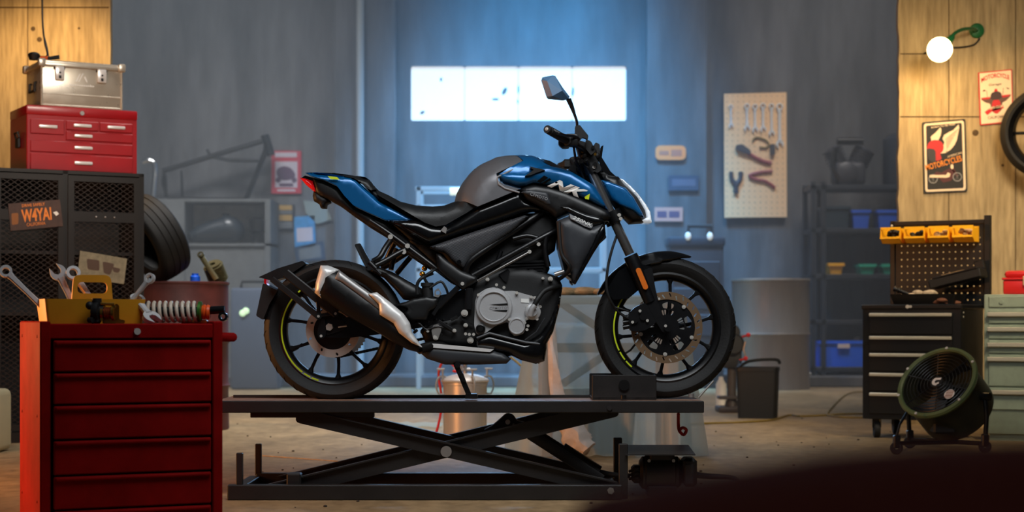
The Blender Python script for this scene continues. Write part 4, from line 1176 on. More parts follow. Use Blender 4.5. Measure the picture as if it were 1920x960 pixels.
for i in range(3): m.tube([P(1208, 880+i*7, -.1), P(1196, 878+i*8, -.14), P(1180, 884+i*7, -.12)], .006, 8, smooth=4)
m.build('valve_block', M['matte'], pu)
m = MB(); m.tube([P(1180, 892, -.1), P(1150, 890, -.06), P(1122, 884, 0), P(1100, 880, .05)], .010, 10, smooth=5); m.build('hydraulic_hose', M['matte'], pu)
cb = MB(); cb.tube([P(1302, 890, -.06), P(1330, 893, -.02), Vector((FX(1370, 0)+.02, .0, .06)), Vector((FX(1400, 0), -.05, .012)), Vector((1.25, -.2, .008)), Vector((1.7, -.6, .008)), Vector((2.3, -.9, .008))], [.014, .012, .009, .008, .008, .008, .008], 8, smooth=6)
tag(cb.build('power_cable', M['matte']), 'black power cable running right from the hydraulic pump', 'cable')
# ================================================================ left side: cabinets and tools
def drawer_front(m, x0, x1, z0, z1, y=-.012, lip=True):
    m.box((x0, y, z0), (x1, 0.006, z1), .004)
    if lip: m.box((x0+.004, y-.010, z1-.014), (x1-.004, y+.002, z1-.002), .004)

# --- maroon roller cabinet in front
zt_ = .702
cab = thing('tool_cabinet', 'maroon roller tool cabinet in the left foreground under the yellow tool caddy', 'tool cabinet', (FX(75, -1.5), -1.5, 0), R(24))
w, d = .602, .46
m = MB(); m.box((0, 0, 0), (.034, d, zt_+.008), .004); m.box((w-.034, 0, 0), (w, d, zt_+.008), .004); m.box((.03, .01, 0), (w-.03, d, .03)); m.box((.03, d-.01, 0), (w-.03, d, zt_-.01)); m.box((.03, .004, zt_-.05), (w-.03, d, zt_), .004)
m.build('body', M['maroon'], cab, local=True)
zz = [.03, .14, .252, .364, .452, .542, .645]
zz = [FZ(y_, -1.4) for y_ in (968, 897, 830, 765, 700, 640)]
zz = [.02, .125, .243, .355, .47, .563, .648]
zs = [(.02, .108), (.115, .226), (.233, .343), (.350, .456), (.463, .560), (.567, .648)]
zs = [(.01, .092), (.098, .204), (.21, .320), (.326, .434), (.440, .540), (.546, .647)]
for z0, z1 in zs:
    m = MB(); drawer_front(m, .042, w-.042, z0, z1); m.build('drawer', M['maroon'], cab, local=True)
m = MB(); m.cyl((w*.52, .002, zt_-.026), (w*.52, -.008, zt_-.026), .011, n=18); tag(m.build('lock', M['bolt'], cab, local=True), 'round steel lock')
m = MB(); m.tube([(w-.002, .06, .655), (w+.05, .06, .655), (w+.052, .2, .655), (w+.05, .4, .655), (w-.002, .4, .655)], .016, 10); m.build('side_handle', M['maroon'], cab, local=True)
m = MB()
for y_ in (.06, .40):
    for z_ in (.12, .40, .66): m.sphere((0, y_, z_), .006, (.4, 1, 1), 8, 6)
m.build('rivet', M['maroon'], cab, local=True)
def CL(x, y, z): return world_of(cab) @ Vector((x, y, z))

# --- yellow caddy on top
cd = thing('tool_caddy', 'yellow plastic tool caddy with carrying handle on the maroon cabinet', 'tool caddy', CL(.03, .10, zt_), R(24))
cw, cdp, ch = .335, .20, .082
m = MB()
def tray(m, w, d, h, t=.006, draft=.01):
    lo = [(draft, draft), (w-draft, draft), (w-draft, d-draft), (draft, d-draft)]; hi = [(0, 0), (w, 0), (w, d), (0, d)]
    loi = [(draft+t, draft+t), (w-draft-t, draft+t), (w-draft-t, d-draft-t), (draft+t, d-draft-t)]; hii = [(t, t), (w-t, t), (w-t, d-t), (t, d-t)]
    rg = [rounded(q, .012, 3) for q in (lo, hi, hii, loi)]
    z = [0, h, h, t]
    m.ring_loft([[(x, y, zz_) for x, y in q] for q, zz_ in zip(rg, z)])
tray(m, cw, cdp, ch)
body = m.build('tray', M['yellow'], cd, local=True)
m = MB(); ox = .098
m.prism(rounded([(0, 0), (.148, 0), (.136, .155), (.012, .155)], .022, 5), ((ox, cdp/2-.006, .01), (1, 0, 0), (0, 0, 1)), (0, .012, 0), [rounded([(.024, .092), (.124, .092), (.124, .130), (.024, .130)], .018, 5)])
m.build('handle', M['yellow'], cd, local=True)
def KL(x, y, z): return world_of(cd) @ Vector((x, y, z))

# --- wrenches
def ring_end(m, c, d, n, r, t):
    """ring end at c, shaft direction d, flat normal n"""
    u = d; v = n.cross(d)
    hole = [(r*.6*math.cos(a), r*.6*math.sin(a)) for a in [2*PI*i/12 for i in range(12)]]
    m.prism(circ(0, 0, r, 26), (c - n*t/2, u, v), n*t, [hole])
def open_end(m, c, d, n, r, t, tw=.26):
    v = n.cross(d); ca, sa = math.cos(tw), math.sin(tw)
    u2 = d*ca + v*sa; v2 = -d*sa + v*ca
    pts = []
    for i in range(22):
        a = R(52 + (308-52)*i/21); pts.append((r*math.cos(a), r*math.sin(a)*.95))
    pts += [(r*1.0, -r*.50), (r*.1, -r*.46), (-r*.22, -r*.2), (-r*.22, r*.2), (r*.1, r*.46), (r*1.0, r*.50)]
    m.prism(pts, (c - n*t/2, u2, v2), n*t)
def wrench(name, label, a, b, r, ends, n=None, mt='wrench'):
    a = Vector(a); b = Vector(b); d = (b-a).normalized()
    n = Vector(n) if n else Vector((0, -1, 0)); n = (n - d*n.dot(d)).normalized(); v = n.cross(d)
    t = thing(name, label, 'wrench', a if a.z < b.z else b)
    m = MB(); L = (b-a).length
    rg = []
    for q, wd, th in ((0, .6, .5), (.08, .48, .42), (.5, .40, .36), (.92, .48, .42), (1, .6, .5)):
        c = a + d*(r*.8 + (L-1.6*r)*q)
        rg.append([c + v*wd*r*x + n*th*r*y for x, y in ((-1, -.5), (-.6, -.9), (.6, -.9), (1, -.5), (1, .5), (.6, .9), (-.6, .9), (-1, .5))])
    m.ring_loft(rg); m.build('shank', M[mt], t)
    for c, dd, k in ((a, -d, ends[0]), (b, d, ends[1])):
        m = MB()
        if k == 'ring': ring_end(m, c, dd, n, r, r*.75); m.build('ring_end', M[mt], t)
        else: open_end(m, c, dd, n, r*1.18, r*.6); m.build('open_end', M[mt], t)
    return t
Yk = KL(.1, .1, 0).y
wrench('combination_wrench', 'combination wrench leaning left out of the yellow caddy, ring end up', P(91, 586, Yk), P(11, 509, Yk), .021, ('open', 'ring'), (.25, -1, .3))
wrench('combination_wrench', 'wrench standing open jaw up behind the caddy handle', P(146, 588, Yk+.06), P(109, 511, Yk+.06), .024, ('ring', 'open'), (.3, -1, .2), 'wrench')
wrench('combination_wrench', 'wrench standing ring end up behind the caddy handle', P(190, 588, Yk+.05), P(137, 512, Yk+.05), .024, ('open', 'ring'), (0, -.8, .75), 'wrench')
wrench('combination_wrench', 'chrome wrench leaning right out of the caddy, ring end up', P(232, 582, Yk), P(281, 522, Yk), .018, ('open', 'ring'), (-.2, -1, .6))
# wrench lying with its open end on the top, propped against the caddy
Yq = CL(.42, .06, 0).y
wrench('open_end_wrench', 'grey open end wrench propped against the right side of the caddy', P(257, 563, Yq+.03), P(284, 596, Yq-.02), .026, ('ring', 'open'), (.25, -.42, .9), 'wrench')
# carburettor in front of the caddy
ct = thing('carburettor', 'small black and brass carburettor standing before the yellow caddy', 'engine part', CL(.215, .055, zt_))
c = CL(.215, .055, zt_); 
m = MB(); 
m.lathe(c + Vector((-.028, 0, .040)), (1, 0, 0), [(0, -.01), (.03, -.01), (.034, 0), (.034, .012), (.022, .016), (.022, .03)], 24)
m.box(c + Vector((-.042, -.022, 0)), c + Vector((-.012, .022, .034)), .006); m.cyl(c + Vector((-.024, 0, .06)), c + Vector((-.024, 0, .084)), .016); m.sphere(c + Vector((-.045, -.01, .06)), .014, n=12, m=8); m.cyl(c + Vector((-.045, -.02, .012)), c + Vector((-.03, -.03, .012)), .009)
m.build('carburettor_body', M['matte'], ct)
m = MB(); m.cyl(c + Vector((.0, 0, .036)), c + Vector((.028, 0, .036)), .018, n=24)
for i in range(5): m.lathe(c + Vector((.004+i*.006, 0, .036)), (1, 0, 0), [(.018, -.001), (.0205, 0), (.018, .002)], 20)
m.build('coil', mat('copper_winding', (170, 84, 44), .35, metal=.8), ct)
m = MB(); m.prism(rounded([(0, 0), (.075, 0), (.075, .012), (.056, .014), (.056, .062), (.044, .068), (.03, .04), (.0, .012)], .006, 2), (c + Vector((-.01, .018, 0)), (1, 0, 0), (0, 0, 1)), (0, .004, 0))
for q in ((.0, .014), (.042, .056)): m.cyl(c + Vector((q[0], -.026, q[1])), c + Vector((q[0], -.034, q[1])), .005, n=8)
m.cyl(c + Vector((.028, 0, .036)), c + Vector((.036, 0, .036)), .026, n=24); m.cyl(c + Vector((-.008, 0, .036)), c + Vector((.0, 0, .036)), .024, n=24); m.cyl(c + Vector((-.008, -.012, .066)), c + Vector((.036, -.008, .064)), .005, n=10)
m.build('bracket', M['brass'], ct)

# coil-over shock absorber
sa = thing('shock_absorber', 'coil spring shock absorber lying at the right end of the maroon cabinet', 'shock absorber', CL(.47, .12, zt_))
Ys = CL(.47, .12, 0).y
a = P(276, 591, Ys); b = P(372, 594, Ys); ax = (b-a).normalized(); rS = .032
a.z = b.z = zt_ + rS + .008
m = MB(); pts = []
for i in range(9*16+1):
    t = i/(9*16); an = 2*PI*9*t
    pts.append(a + (b-a)*t + Vector((0, math.cos(an), math.sin(an)))*rS)
m.tube(pts, .0062, 8); tag(m.build('coil_spring', M['cream2'], sa), 'cream coil spring')
m = MB(); m.cyl(a, b, .017, n=20); m.lathe(a, ax, [(0, -.03), (.012, -.03), (.016, -.01), (.034, -.006), (.034, 0), (.02, .004)], 24); m.build('damper_body', M['matte'], sa)
m = MB(); m.lathe(b, ax, [(.02, 0), (.036, .001), (.036, .010), (.022, .014)], 26); tag(m.build('preload_ring', mat('green_anodised', (70, 130, 50), .35, metal=.6), sa), 'green preload ring')
m = MB(); m.lathe(b + ax*.014, ax, [(.0, 0), (.024, .0), (.026, .008), (.022, .012), (.026, .018), (.022, .026), (0, .028)], 20); tag(m.build('adjuster', mat('orange_anodised', (228, 84, 24), .4), sa), 'orange adjuster knob')
m = MB(); m.cyl(b + ax*.040 + Vector((0, 0, .006)), b + ax*.090 + Vector((0, 0, .010)), .014, n=18); m.lathe(b + ax*.085 + Vector((0, -.012, -.014)), (0, 1, 0), [(.008, 0), (.016, 0), (.016, .024), (.008, .024)], 16, closed=True); m.build('reservoir', M['black'], sa)
m = MB(); c = CL(.545, .10, zt_); m.box(c + Vector((-.03, -.02, 0)), c + Vector((.03, .02, .012)), .004); m.cyl(c + Vector((-.06, 0, .008)), c + Vector((-.03, 0, .008)), .008)
tag(m.build('clamp_tool', M['orange']), 'small orange clamp lying beside the shock absorber', 'hand tool')

# --- wire mesh locker
RZ = R(30)
lk = thing('mesh_locker', 'dark brown mesh door locker under the red tool chest', 'locker', (FX(270, 3.25), 3.25, 0), RZ)
W, D_, Z1 = .92, .42, FZ(326, 3.25)
m = MB(); t = .03
m.box((-W, 0, 0), (-W+t, D_, Z1)); m.box((-t, 0, 0), (0, D_, Z1)); m.box((-W, D_-.01, 0), (0, D_, Z1)); m.box((-W, 0, Z1-.02), (0, D_, Z1)); m.box((-W, 0, 0), (0, D_, .06)); m.box((-.49, 0, 0), (-.46, .04, Z1)); m.box((-W+t, .02, .74), (-t, D_-.02, .76)); m.box((-W+t, .02, 1.1), (-t, D_-.02, 1.12))
m.build('body', M['lockr'], lk, local=True)
for xa, xb in ((-W+.032, -.487), (-.463, -.032)):
    dm = MB(); fr_w = .035; za, zb = .07, Z1-.028
    dm.prism(rect(xa, za, xb, zb), ((0, -.016, 0), (1, 0, 0), (0, 0, 1)), (0, .014, 0), [rect(xa+fr_w, za+fr_w, xb-fr_w, Z1-.30), rect(xa+fr_w, Z1-.24, xb-fr_w, zb-fr_w)])
    dr = dm.build('door', M['lockr'], lk, local=True)
    for z0, z1 in ((za+fr_w, Z1-.30), (Z1-.24, zb-fr_w)):
        g = MB(); g.add([(xa+fr_w, -.008, z0), (xb-fr_w, -.008, z0), (xb-fr_w, -.008, z1), (xa+fr_w, -.008, z1)], [(0, 1, 2, 3)]); g.build('door_mesh', M['mesh'], dr, local=True)
    g = MB()
    for i in range(3): g.sphere(((xa+xb)/2-.05+i*.055, -.018, Z1-.27), .005, n=8, m=6)
    g.build('rivet', M['steel'], dr, local=True)
def LL(x, y, z): return world_of(lk) @ Vector((x, y, z))
def onlocker(px):
    """local x on the locker front under pixel column px"""
    lo, hi = -1.2, .2
    for _ in range(40):
        md = (lo+hi)/2; q = LL(md, -.02, 1)
        if 960 + q.x*FPX/(q.y-CAMY) < px: lo = md
        else: hi = md
    return (lo+hi)/2
def panel_on_locker(m, pts, y=-.022, t=.002):
    """slab whose corners show at the given pixels on the locker's door plane"""
    out = []
    for px, py in pts:
        x = onlocker(px); q = LL(x, y, 1); z = FZ(py, q.y); out.append((x, z))
    m.prism(out, ((0, y, 0), (1, 0, 0), (0, 0, 1)), (0, -t, 0))
    return out
def locker_letters(m, s, a, b, h, y=-.025, **k):
    vs, fs = text2d(s, **k); out = []
    L = math.hypot(b[0]-a[0], b[1]-a[1]); uy = (b[1]-a[1])/L
    for x, yy in vs:
        px = a[0] + (b[0]-a[0])*x + uy*h*yy; py = a[1] + (b[1]-a[1])*x - h*yy
        xx = onlocker(px); q = LL(xx, y, 1); out.append((xx, y, FZ(py, q.y)))
    m.add(out, fs)
lp = thing('licence_plate', 'brown licence plate hung on the mesh locker door', 'licence plate', (0, 0, 0))
lp.location = LL(onlocker(67), -.022, FZ(432, 3)); lp.rotation_euler.z = RZ
def lp_build(m, name, mt, par, y0=0): 
    mw = world_of(lk)
    m.v = [mw @ p for p in m.v]
    return m.build(name, mt, par)
m = MB(); panel_on_locker(m, [(15, 382), (112, 374), (118, 424), (20, 433)]); lpb = lp_build(m, 'plate', M['plate'], lp)
OR = mat('plate_orange_paint', (222, 128, 44), .5)
m = MB(); locker_letters(m, 'W4YAI', (41, 417), (97, 412), 24, bold=.03); tag(lp_build(m, 'plate_number', OR, lpb), 'orange W4YAI lettering')
m = MB(); locker_letters(m, 'DRIVE SAFELY', (41, 388.5), (84, 385), 5.5, bold=.012); locker_letters(m, 'CALIFORNIA', (50, 424.5), (85, 421), 6); lp_build(m, 'plate_lettering', OR, lpb)
m = MB(); panel_on_locker(m, rounded([(21, 400), (34, 399), (34, 420), (22, 422)], 3), -.0245, .0008); lp_build(m, 'plate_emblem', mat('plate_emblem_brown', (132, 84, 40), .6), lpb)
m = MB(); panel_on_locker(m, [(99, 398), (106, 396), (110, 401), (105, 405)], -.0245, .0008); lp_build(m, 'plate_sticker', M['white'], lpb)
pc = thing('photo_card', 'faded picture card fixed low on the locker right door', 'picture', LL(onlocker(190), -.022, FZ(534, 3.2)), RZ)
m = MB(); panel_on_locker(m, [(150, 470), (238, 485), (232, 533), (145, 519)]); pcb = lp_build(m, 'card', mat('faded_photo_paper', (120, 116, 96), .6, var=.3, vscale=25), pc)
m = MB()
for q in (((162, 485), (186, 488), (186, 508), (164, 505)), ((192, 490), (214, 495), (206, 516), (194, 512)), ((210, 500), (226, 504), (222, 512), (212, 510))): panel_on_locker(m, rounded(q, 4), -.0242, .0006)
lp_build(m, 'printed_shape', mat('faded_print_brown', (74, 58, 48), .7), pcb)

# --- red chest on the locker
ch_ = thing('tool_chest', 'bright red tool chest with chrome handles on the mesh locker', 'tool chest', (FX(50, 3.05), 3.05, Z1), RZ)
w, d, h = .669, .40, .395
m = MB(); m.box((0, 0, 0), (w, d, h-.055), .004); m.box((-.004, -.006, h-.06), (w+.004, d, h), .012, seg=2); cbd = m.build('body', M['redchest'], ch_, local=True)
hw = .055
def chest_drawer(x0, x1, z0, z1, hx):
    m = MB(); m.box((x0, -.010, z0), (x1, .004, z1), .003); dr = m.build('drawer', M['redchest'], ch_, local=True)
    m = MB(); zc = (z0+z1)/2; m.box((hx-hw, -.022, zc-.010), (hx+hw, -.008, zc+.010), .006, seg=2); tag(m.build('handle', M['wrench'], dr, local=True), 'chrome pull handle')
s3 = (w-.05)/3
chest_drawer(.02, .02+s3-.006, .225, .312, .02+s3*.5)
chest_drawer(.02+s3+.006, .02+2*s3-.004, .258, .312, .02+s3*1.5)
chest_drawer(.02+2*s3+.004, w-.03, .258, .312, .02+s3*2.5)
chest_drawer(.02+s3+.006, w-.03, .196, .25, .5*w)
chest_drawer(.02, w-.03, .118, .185, .5*w)
chest_drawer(.02, w-.03, .012, .108, .5*w)
m = MB(); m.cyl((w*.49, -.006, h-.035), (w*.49, -.014, h-.035), .013, n=18); m.build('lock', M['steel'], ch_, local=True)
m = MB(); m.box((-.02, .14, .15), (0, .20, .21), .004); m.tube([(-.012, .13, .21), (-.02, .13, .24), (-.02, .21, .24), (-.012, .21, .21)], .006, 8); m.build('side_clasp', M['matte'], ch_, local=True)

# --- aluminium case on the chest
al = thing('aluminium_case', 'silver aluminium transport case on top of the red chest', 'case', (FX(78, 3.1), 3.1, Z1+h), RZ)
w, d, ah = .485, .36, .28
m = MB(); m.box((0, 0, 0), (w, d, ah-.04), .008, seg=2); m.box((.006, -.003, .07), (w-.006, 0.002, .078), .001); m.box((-.003, -.003, 0), (w+.003, d, .012), .003)
for x in (0, w): m.cyl((x, 0, 0), (x, 0, ah-.04), .007, n=10)
bd = m.build('body', M['alu'], al, local=True)
m = MB(); m.box((-.012, -.012, ah-.045), (w+.012, d+.012, ah-.02), .006, seg=2); m.box((0, 0, ah-.03), (w, d, ah-.005), .008, seg=2)
for x in (0, w):
    for y in (0, d): m.box((x-.022, y-.022, ah-.05), (x+.022, y+.022, ah), .01, seg=2)
m.build('lid', M['alu'], al, local=True)
for x in (.105, .36):
    m = MB(); m.box((x-.028, -.02, ah-.125), (x+.028, -.002, ah-.042), .008, seg=2); lt = m.build('latch', M['wrench'], al, local=True)
    m = MB(); m.cyl((x, -.02, ah-.08), (x, -.023, ah-.08), .006, n=10); m.box((x-.008, -.023, ah-.115), (x+.008, -.019, ah-.096), .002); m.build('keyhole', M['exh'], lt, local=True)
    m = MB(); m.box((x-.034, -.008, ah-.06), (x+.034, 0, ah-.03), .003); m.build('hasp', M['exh'], lt, local=True)
m = MB(); m.tube([(-.002, .11, .15), (-.012, .11, .15), (-.014, .11, .10), (-.014, .23, .10), (-.012, .23, .15), (-.002, .23, .15)], .008, 8); m.build('side_handle', M['matte'], al, local=True)
m = MB()
m.prism([(.200, .155), (.212, .155), (.235, .205), (.228, .205)], ((0, -.001, 0), (1, 0, 0), (0, 0, 1)), (0, -.0015, 0)); m.prism([(.218, .155), (.226, .155), (.252, .207), (.244, .207)], ((0, -.001, 0), (1, 0, 0), (0, 0, 1)), (0, -.0015, 0)); m.prism([(.252, .185), (.262, .19), (.276, .155), (.268, .155)], ((0, -.001, 0), (1, 0, 0), (0, 0, 1)), (0, -.0015, 0))
x = .17
for i in range(11):
    hgt = .014 if i in (0, 9) else .009
    m.prism([(x, .128), (x+.004, .128), (x+.004, .128+hgt), (x, .128+hgt)], ((0, -.001, 0), (1, 0, 0), (0, 0, 1)), (0, -.0015, 0)); m.prism(circ(x+.007, .1325, .0042, 8), ((0, -.001, 0), (1, 0, 0), (0, 0, 1)), (0, -.0015, 0)); x += .0135
m.build('emblem', M['white'], al, local=True)
# drop-light lying on the case, with the cable that hangs down the wall
def AL(x, y, z): return world_of(al) @ Vector((x, y, z))
dl = thing('hand_lamp', 'black and orange hand lamp on the aluminium case, hanging from a black cable', 'lamp', AL(.02, .1, ah))
c = AL(.03, .1, ah)
m = MB(); m.cyl(c + Vector((-.05, 0, .005)), c + Vector((-.05, 0, .035)), .028, .036, n=18); m.sphere(c + Vector((-.05, 0, .035)), .035, (1, 1, .5)); m.build('lamp_head', M['matte'], dl)
m = MB(); m.cyl(c + Vector((-.01, 0, .016)), c + Vector((.035, 0, .014)), .013, n=14); tag(m.build('collar', mat('orange_rubber', (222, 92, 30), .5), dl), 'orange collar')
m = MB(); m.cyl(c + Vector((.035, 0, .014)), c + Vector((.10, .01, .024)), .010, .013, n=14); m.build('grip', M['matte'], dl)
m = MB(); e = P(90, 112, c.y); m.tube([c + Vector((-.045, 0, .03)), P(88, 105, c.y), P(84, 80, c.y+.05), P(80, 45, c.y+.2), P(79, 0, c.y+.3), P(78, -80, c.y+.3)], .0055, 8, smooth=6); m.tube([P(92, 112, c.y+.02), P(89, 90, c.y+.04), P(83, 68, c.y+.1)], .003, 6, smooth=5); m.build('cable', M['matte'], dl)

# --- cream jerry can beside the locker, mostly outside the frame
jc = thing('jerry_can', 'cream plastic jerry can at the left edge before the mesh locker', 'jerry can', (FX(-26, 2.2), 2.2, 0))
m = MB(); c = Vector((FX(-26, 2.2), 2.2, 0)); m.box(c + Vector((-.1, -.15, .003)), c + Vector((.1, .15, .34)), .035, seg=3); jb = m.build('can', M['cream'], jc)
m = MB(); m.tube([c + Vector((-.05, 0, .33)), c + Vector((-.05, 0, .38)), c + Vector((.05, 0, .38)), c + Vector((.05, 0, .33))], .014, 8); m.build('handle', M['cream'], jc)
m = MB(); m.cyl(c + Vector((0, -.10, .33)), c + Vector((0, -.10, .37)), .025); m.build('cap', M['redp'], jc)

# --- maroon oil drum with things on it
dc = Vector((FX(338, 4.1), 4.1, 0)); dr_ = .315; dh = FZ(527, 3.8)
dm = thing('oil_drum', 'rusty maroon oil drum standing right of the mesh locker', 'oil drum', dc)
m = MB(); pr = [(0, 0), (dr_-.005, 0), (dr_, .006), (dr_, .02)]
for zr in (.30, .60): pr += [(dr_-.004, dh*zr-.02), (dr_+.008, dh*zr), (dr_-.004, dh*zr+.02)]
pr += [(dr_-.004, dh-.02), (dr_+.004, dh-.012), (dr_+.004, dh-.002), (dr_, dh), (dr_-.012, dh-.001), (dr_-.014, dh-.016), (0, dh-.016)]
m.lathe(dc, (0, 0, 1), pr, 64); m.build('drum_shell', M['drum'], dm)
m = MB(); m.cyl(dc + Vector((.12, .1, dh-.016)), dc + Vector((.12, .1, dh-.004)), .03); m.build('bung', M['drum'], dm)
# tyre leaning on it
tc = P(286, 441, 3.98); n = Vector((-.70, -.50, -.50)).normalized()
tp = thing('car_tyre', 'black car tyre leaning on the oil drum against the mesh locker', 'tyre', (tc.x, tc.y, dh))
m = MB(); pr = [(.19, -.07), (.2, -.088), (.24, -.10), (.275, -.098), (.296, -.085), (.302, -.075), (.304, -.046), (.299, -.044), (.299, -.038), (.305, -.036), (.307, -.004), (.301, -.003), (.301, .003), (.307, .004), (.305, .036), (.299, .038), (.299, .044), (.304, .046), (.302, .075), (.296, .085), (.275, .098), (.24, .10), (.2, .088), (.19, .07), (.2, .07), (.235, .085), (.27, .08), (.285, .05), (.288, 0), (.285, -.05), (.27, -.08), (.235, -.085), (.2, -.07)]
pr = [(a_*.93, b_*1.08) for a_, b_ in pr]
m.lathe(tc, n, pr, 72, closed=True); m.build('tyre_casing', M['rubber'], tp)
zmin = min((world_of(tp) @ v.co).z for v in tp.children[0].data.vertices)
tp.location.z += (dh - .004) - zmin
m = MB(); c = Vector((FX(366, 4.0), 4.0, dh-.016)); m.lathe(c, (0, 0, 1), [(0, 0), (.03, 0), (.032, .01), (.032, .05), (.022, .058), (.022, .07), (0, .07)], 24); tag(m.build('bottle', M['bluep']), 'small blue bottle on the drum beside the tyre', 'bottle')
ec = thing('engine_cylinder', 'finned olive engine cylinder with connecting rod on the drum', 'engine part', (FX(412, 4.1), 4.1, dh-.016))
OL = mat('oily_olive_metal', (92, 88, 62), .5, metal=.4, var=.25, vscale=20)
c = Vector((FX(411, 4.1), 4.1, dh-.016)); ax = Vector((-.25, -.5, .85)).normalized()
m = MB(); pr = [(.02, 0), (.052, 0)]
for i in range(9): pr += [(.052, .012+i*.013), (.066, .013+i*.013), (.066, .018+i*.013), (.052, .019+i*.013)]
pr += [(.056, .135), (.02, .135)]
m.lathe(c + Vector((0, 0, .02)), ax, pr, 32, closed=True); m.box(c + Vector((-.045, -.05, 0)), c + Vector((.045, .05, .03)), .008); m.cyl(c + Vector((-.01, -.06, .05)), c + Vector((-.015, -.09, .055)), .022); m.build('finned_barrel', OL, ec)
m = MB(); bar(m, (376, 478), (406, 524), 3.98, .034, .02); m.lathe(P(376, 478, 3.97), (0, 1, 0), [(.012, 0), (.022, 0), (.022, .03), (.012, .03)], 20, closed=True); m.build('connecting_rod', OL, ec)
# ================================================================ right side
RC = R(-30)
cart = thing('tool_cart', 'black rolling tool cart with silver drawer strips and a pegboard back', 'tool cart', (FX(1617, 3.3), 3.3, 0), RC)
w, d, z0, z1 = .60, .50, FZ(785, 3.3), FZ(571, 3.3)
m = MB(); m.box((0, 0, z0), (w, d, z1-.012), .004); m.box((-.006, -.008, z1-.03), (w+.006, d+.004, z1), .006); bd = m.build('body', M['cart'], cart, local=True)
ys = [588, 629, 663, 700, 736, 770]
zs = [FZ(q, 3.25) for q in (586, 629, 661, 698, 735, 778)]
for i in range(5):
    zb, za = zs[i+1]+.008, zs[i]
    m = MB(); m.box((.045, -.010, zb), (w-.05, .004, za), .003); dr = m.build('drawer', M['cart'], cart, local=True)
    m = MB(); m.box((.048, -.026, za-.024), (w-.052, -.008, za-.004), .004); tag(m.build('handle_strip', M['strip'], dr, local=True), 'silver handle strip')
m = MB(); m.cyl((w*.47, -.008, z1-.014), (w*.47, -.016, z1-.014), .011, n=16); m.cyl((w*.50, -.008, z1-.014), (w*.50, -.016, z1-.014), .008, n=16); m.build('lock', M['bolt'], cart, local=True)
for x in (.07, w-.10):
    for y in (.06, d-.06):
        c = Vector((x, y, 0)); m = MB(); m.lathe(c + Vector((0, 0, .052)), (.9, .44, 0), [(.012, -.018), (.048, -.018), (.052, -.012), (.052, .012), (.048, .018), (.012, .018)], 28, closed=True); cs = m.build('caster', M['rubber'], cart, local=True)
        m = MB(); m.box(c + Vector((-.022, -.024, .06)), c + Vector((.022, .024, z0+.005)), .004); m.build('caster_fork', M['exh'], cs, local=True)
m = MB()
for y, z in ((.05, z1-.05), (.05, z1-.075)): m.sphere((w, y, z), .007, (.4, 1, 1), 8, 6)
m.build('rivet', M['strip'], cart, local=True)
# pegboard back with open holes
def PC(x, y, z): return world_of(cart) @ Vector((x, y, z))
px0, px1 = .035, w+.045
zp0, zp1 = z1-.02, FZ(418, 3.7)
holes = []
nx, nz = 14, 10
for i in range(nx):
    for j in range(nz):
        holes.append(circ(px0+.06+i*(px1-px0-.12)/(nx-1), zp0+.05+j*.0425, .0052, 8))
m = MB(); m.prism(rect(px0, zp0, px1, zp1), ((0, d-.02, 0), (1, 0, 0), (0, 0, 1)), (0, .004, 0), holes); pb_ = m.build('pegboard', M['cart'], cart, local=True)
m = MB(); m.box((px0-.012, d-.03, zp0), (px0+.02, d, zp1+.012), .003); m.box((px1-.03, d-.04, zp0), (px1+.006, d+.005, zp1+.03), .003); m.box((px0, d-.03, zp1-.02), (px1, d, zp1+.006), .003); m.build('pegboard_frame', M['cart'], pb_, local=True)
m = MB(); m.sphere((px0, d-.032, zp1-.02), .009, n=10, m=6); m.build('frame_screw', M['strip'], pb_, local=True)
# four bins hung on it
def bin_(x, label):
    b = thing('parts_bin', label, 'bin', PC(x, d-.022, zp1-.135), RC, 'yellow bins on the black pegboard')
    bw, bd_, bh = .125, .15, .10
    m = MB(); t = .004
    # side walls, floor, low front, back
    side = [(0, bh), (0, 0), (-bd_*.72, 0), (-bd_, bh*.32), (-bd_*.92, bh*.98), (-bd_*.60, bh*.86)]
    for x0 in (0, bw-t): m.prism(side, ((x0, 0, 0), (0, 1, 0), (0, 0, 1)), (t, 0, 0))
    m.box((0, -bd_*.72, 0), (bw, 0, t)); m.box((0, -t, 0), (bw, 0, bh))
    m.prism([(-bd_*.72, 0), (-bd_, bh*.32), (-bd_+t, bh*.34), (-bd_*.72, t)], ((0, 0, 0), (0, 1, 0), (0, 0, 1)), (bw, 0, 0))
    m.prism([(-bd_-.004, bh*.28), (-bd_-.004, bh*.40), (-bd_+t, bh*.40), (-bd_+t, bh*.28)], ((0, 0, 0), (0, 1, 0), (0, 0, 1)), (bw, 0, 0))
    m.prism([(-bd_*.95, bh*.86), (-bd_*.95, bh*1.0), (-bd_*.88, bh*1.0), (-bd_*.88, bh*.86)], ((0, 0, 0), (0, 1, 0), (0, 0, 1)), (bw, 0, 0))
    m.build('bin_body', M['binyel'], b, local=True)
    return b
lb = ['yellow parts bin at the left end of the row on the black pegboard', 'second yellow parts bin from the left on the black pegboard', 'third yellow parts bin from the left on the black pegboard', 'yellow parts bin at the right end of the row, by the pegboard frame']
for i in range(4): bin_(.005 + i*.150, lb[i])
for i in range(4):
    c = PC(.068+i*.150, d-.095, zp1-.130); m = MB(); random.seed(i+40)
    for k in range(16): m.sphere(c + Vector((random.uniform(-.034, .034), random.uniform(-.030, .030), .014+random.uniform(0, .056))), .017, (1, .8, .8), 8, 6)
    o = m.build('small_parts', M['matte'] if i < 2 else M['burlap'])
    tag(o, ['dark small parts heaped in the leftmost yellow bin', 'dark small parts heaped in the second yellow bin', 'brown small parts heaped in the third yellow bin', 'brown small parts heaped in the rightmost yellow bin'][i], 'small parts', None, 'stuff')
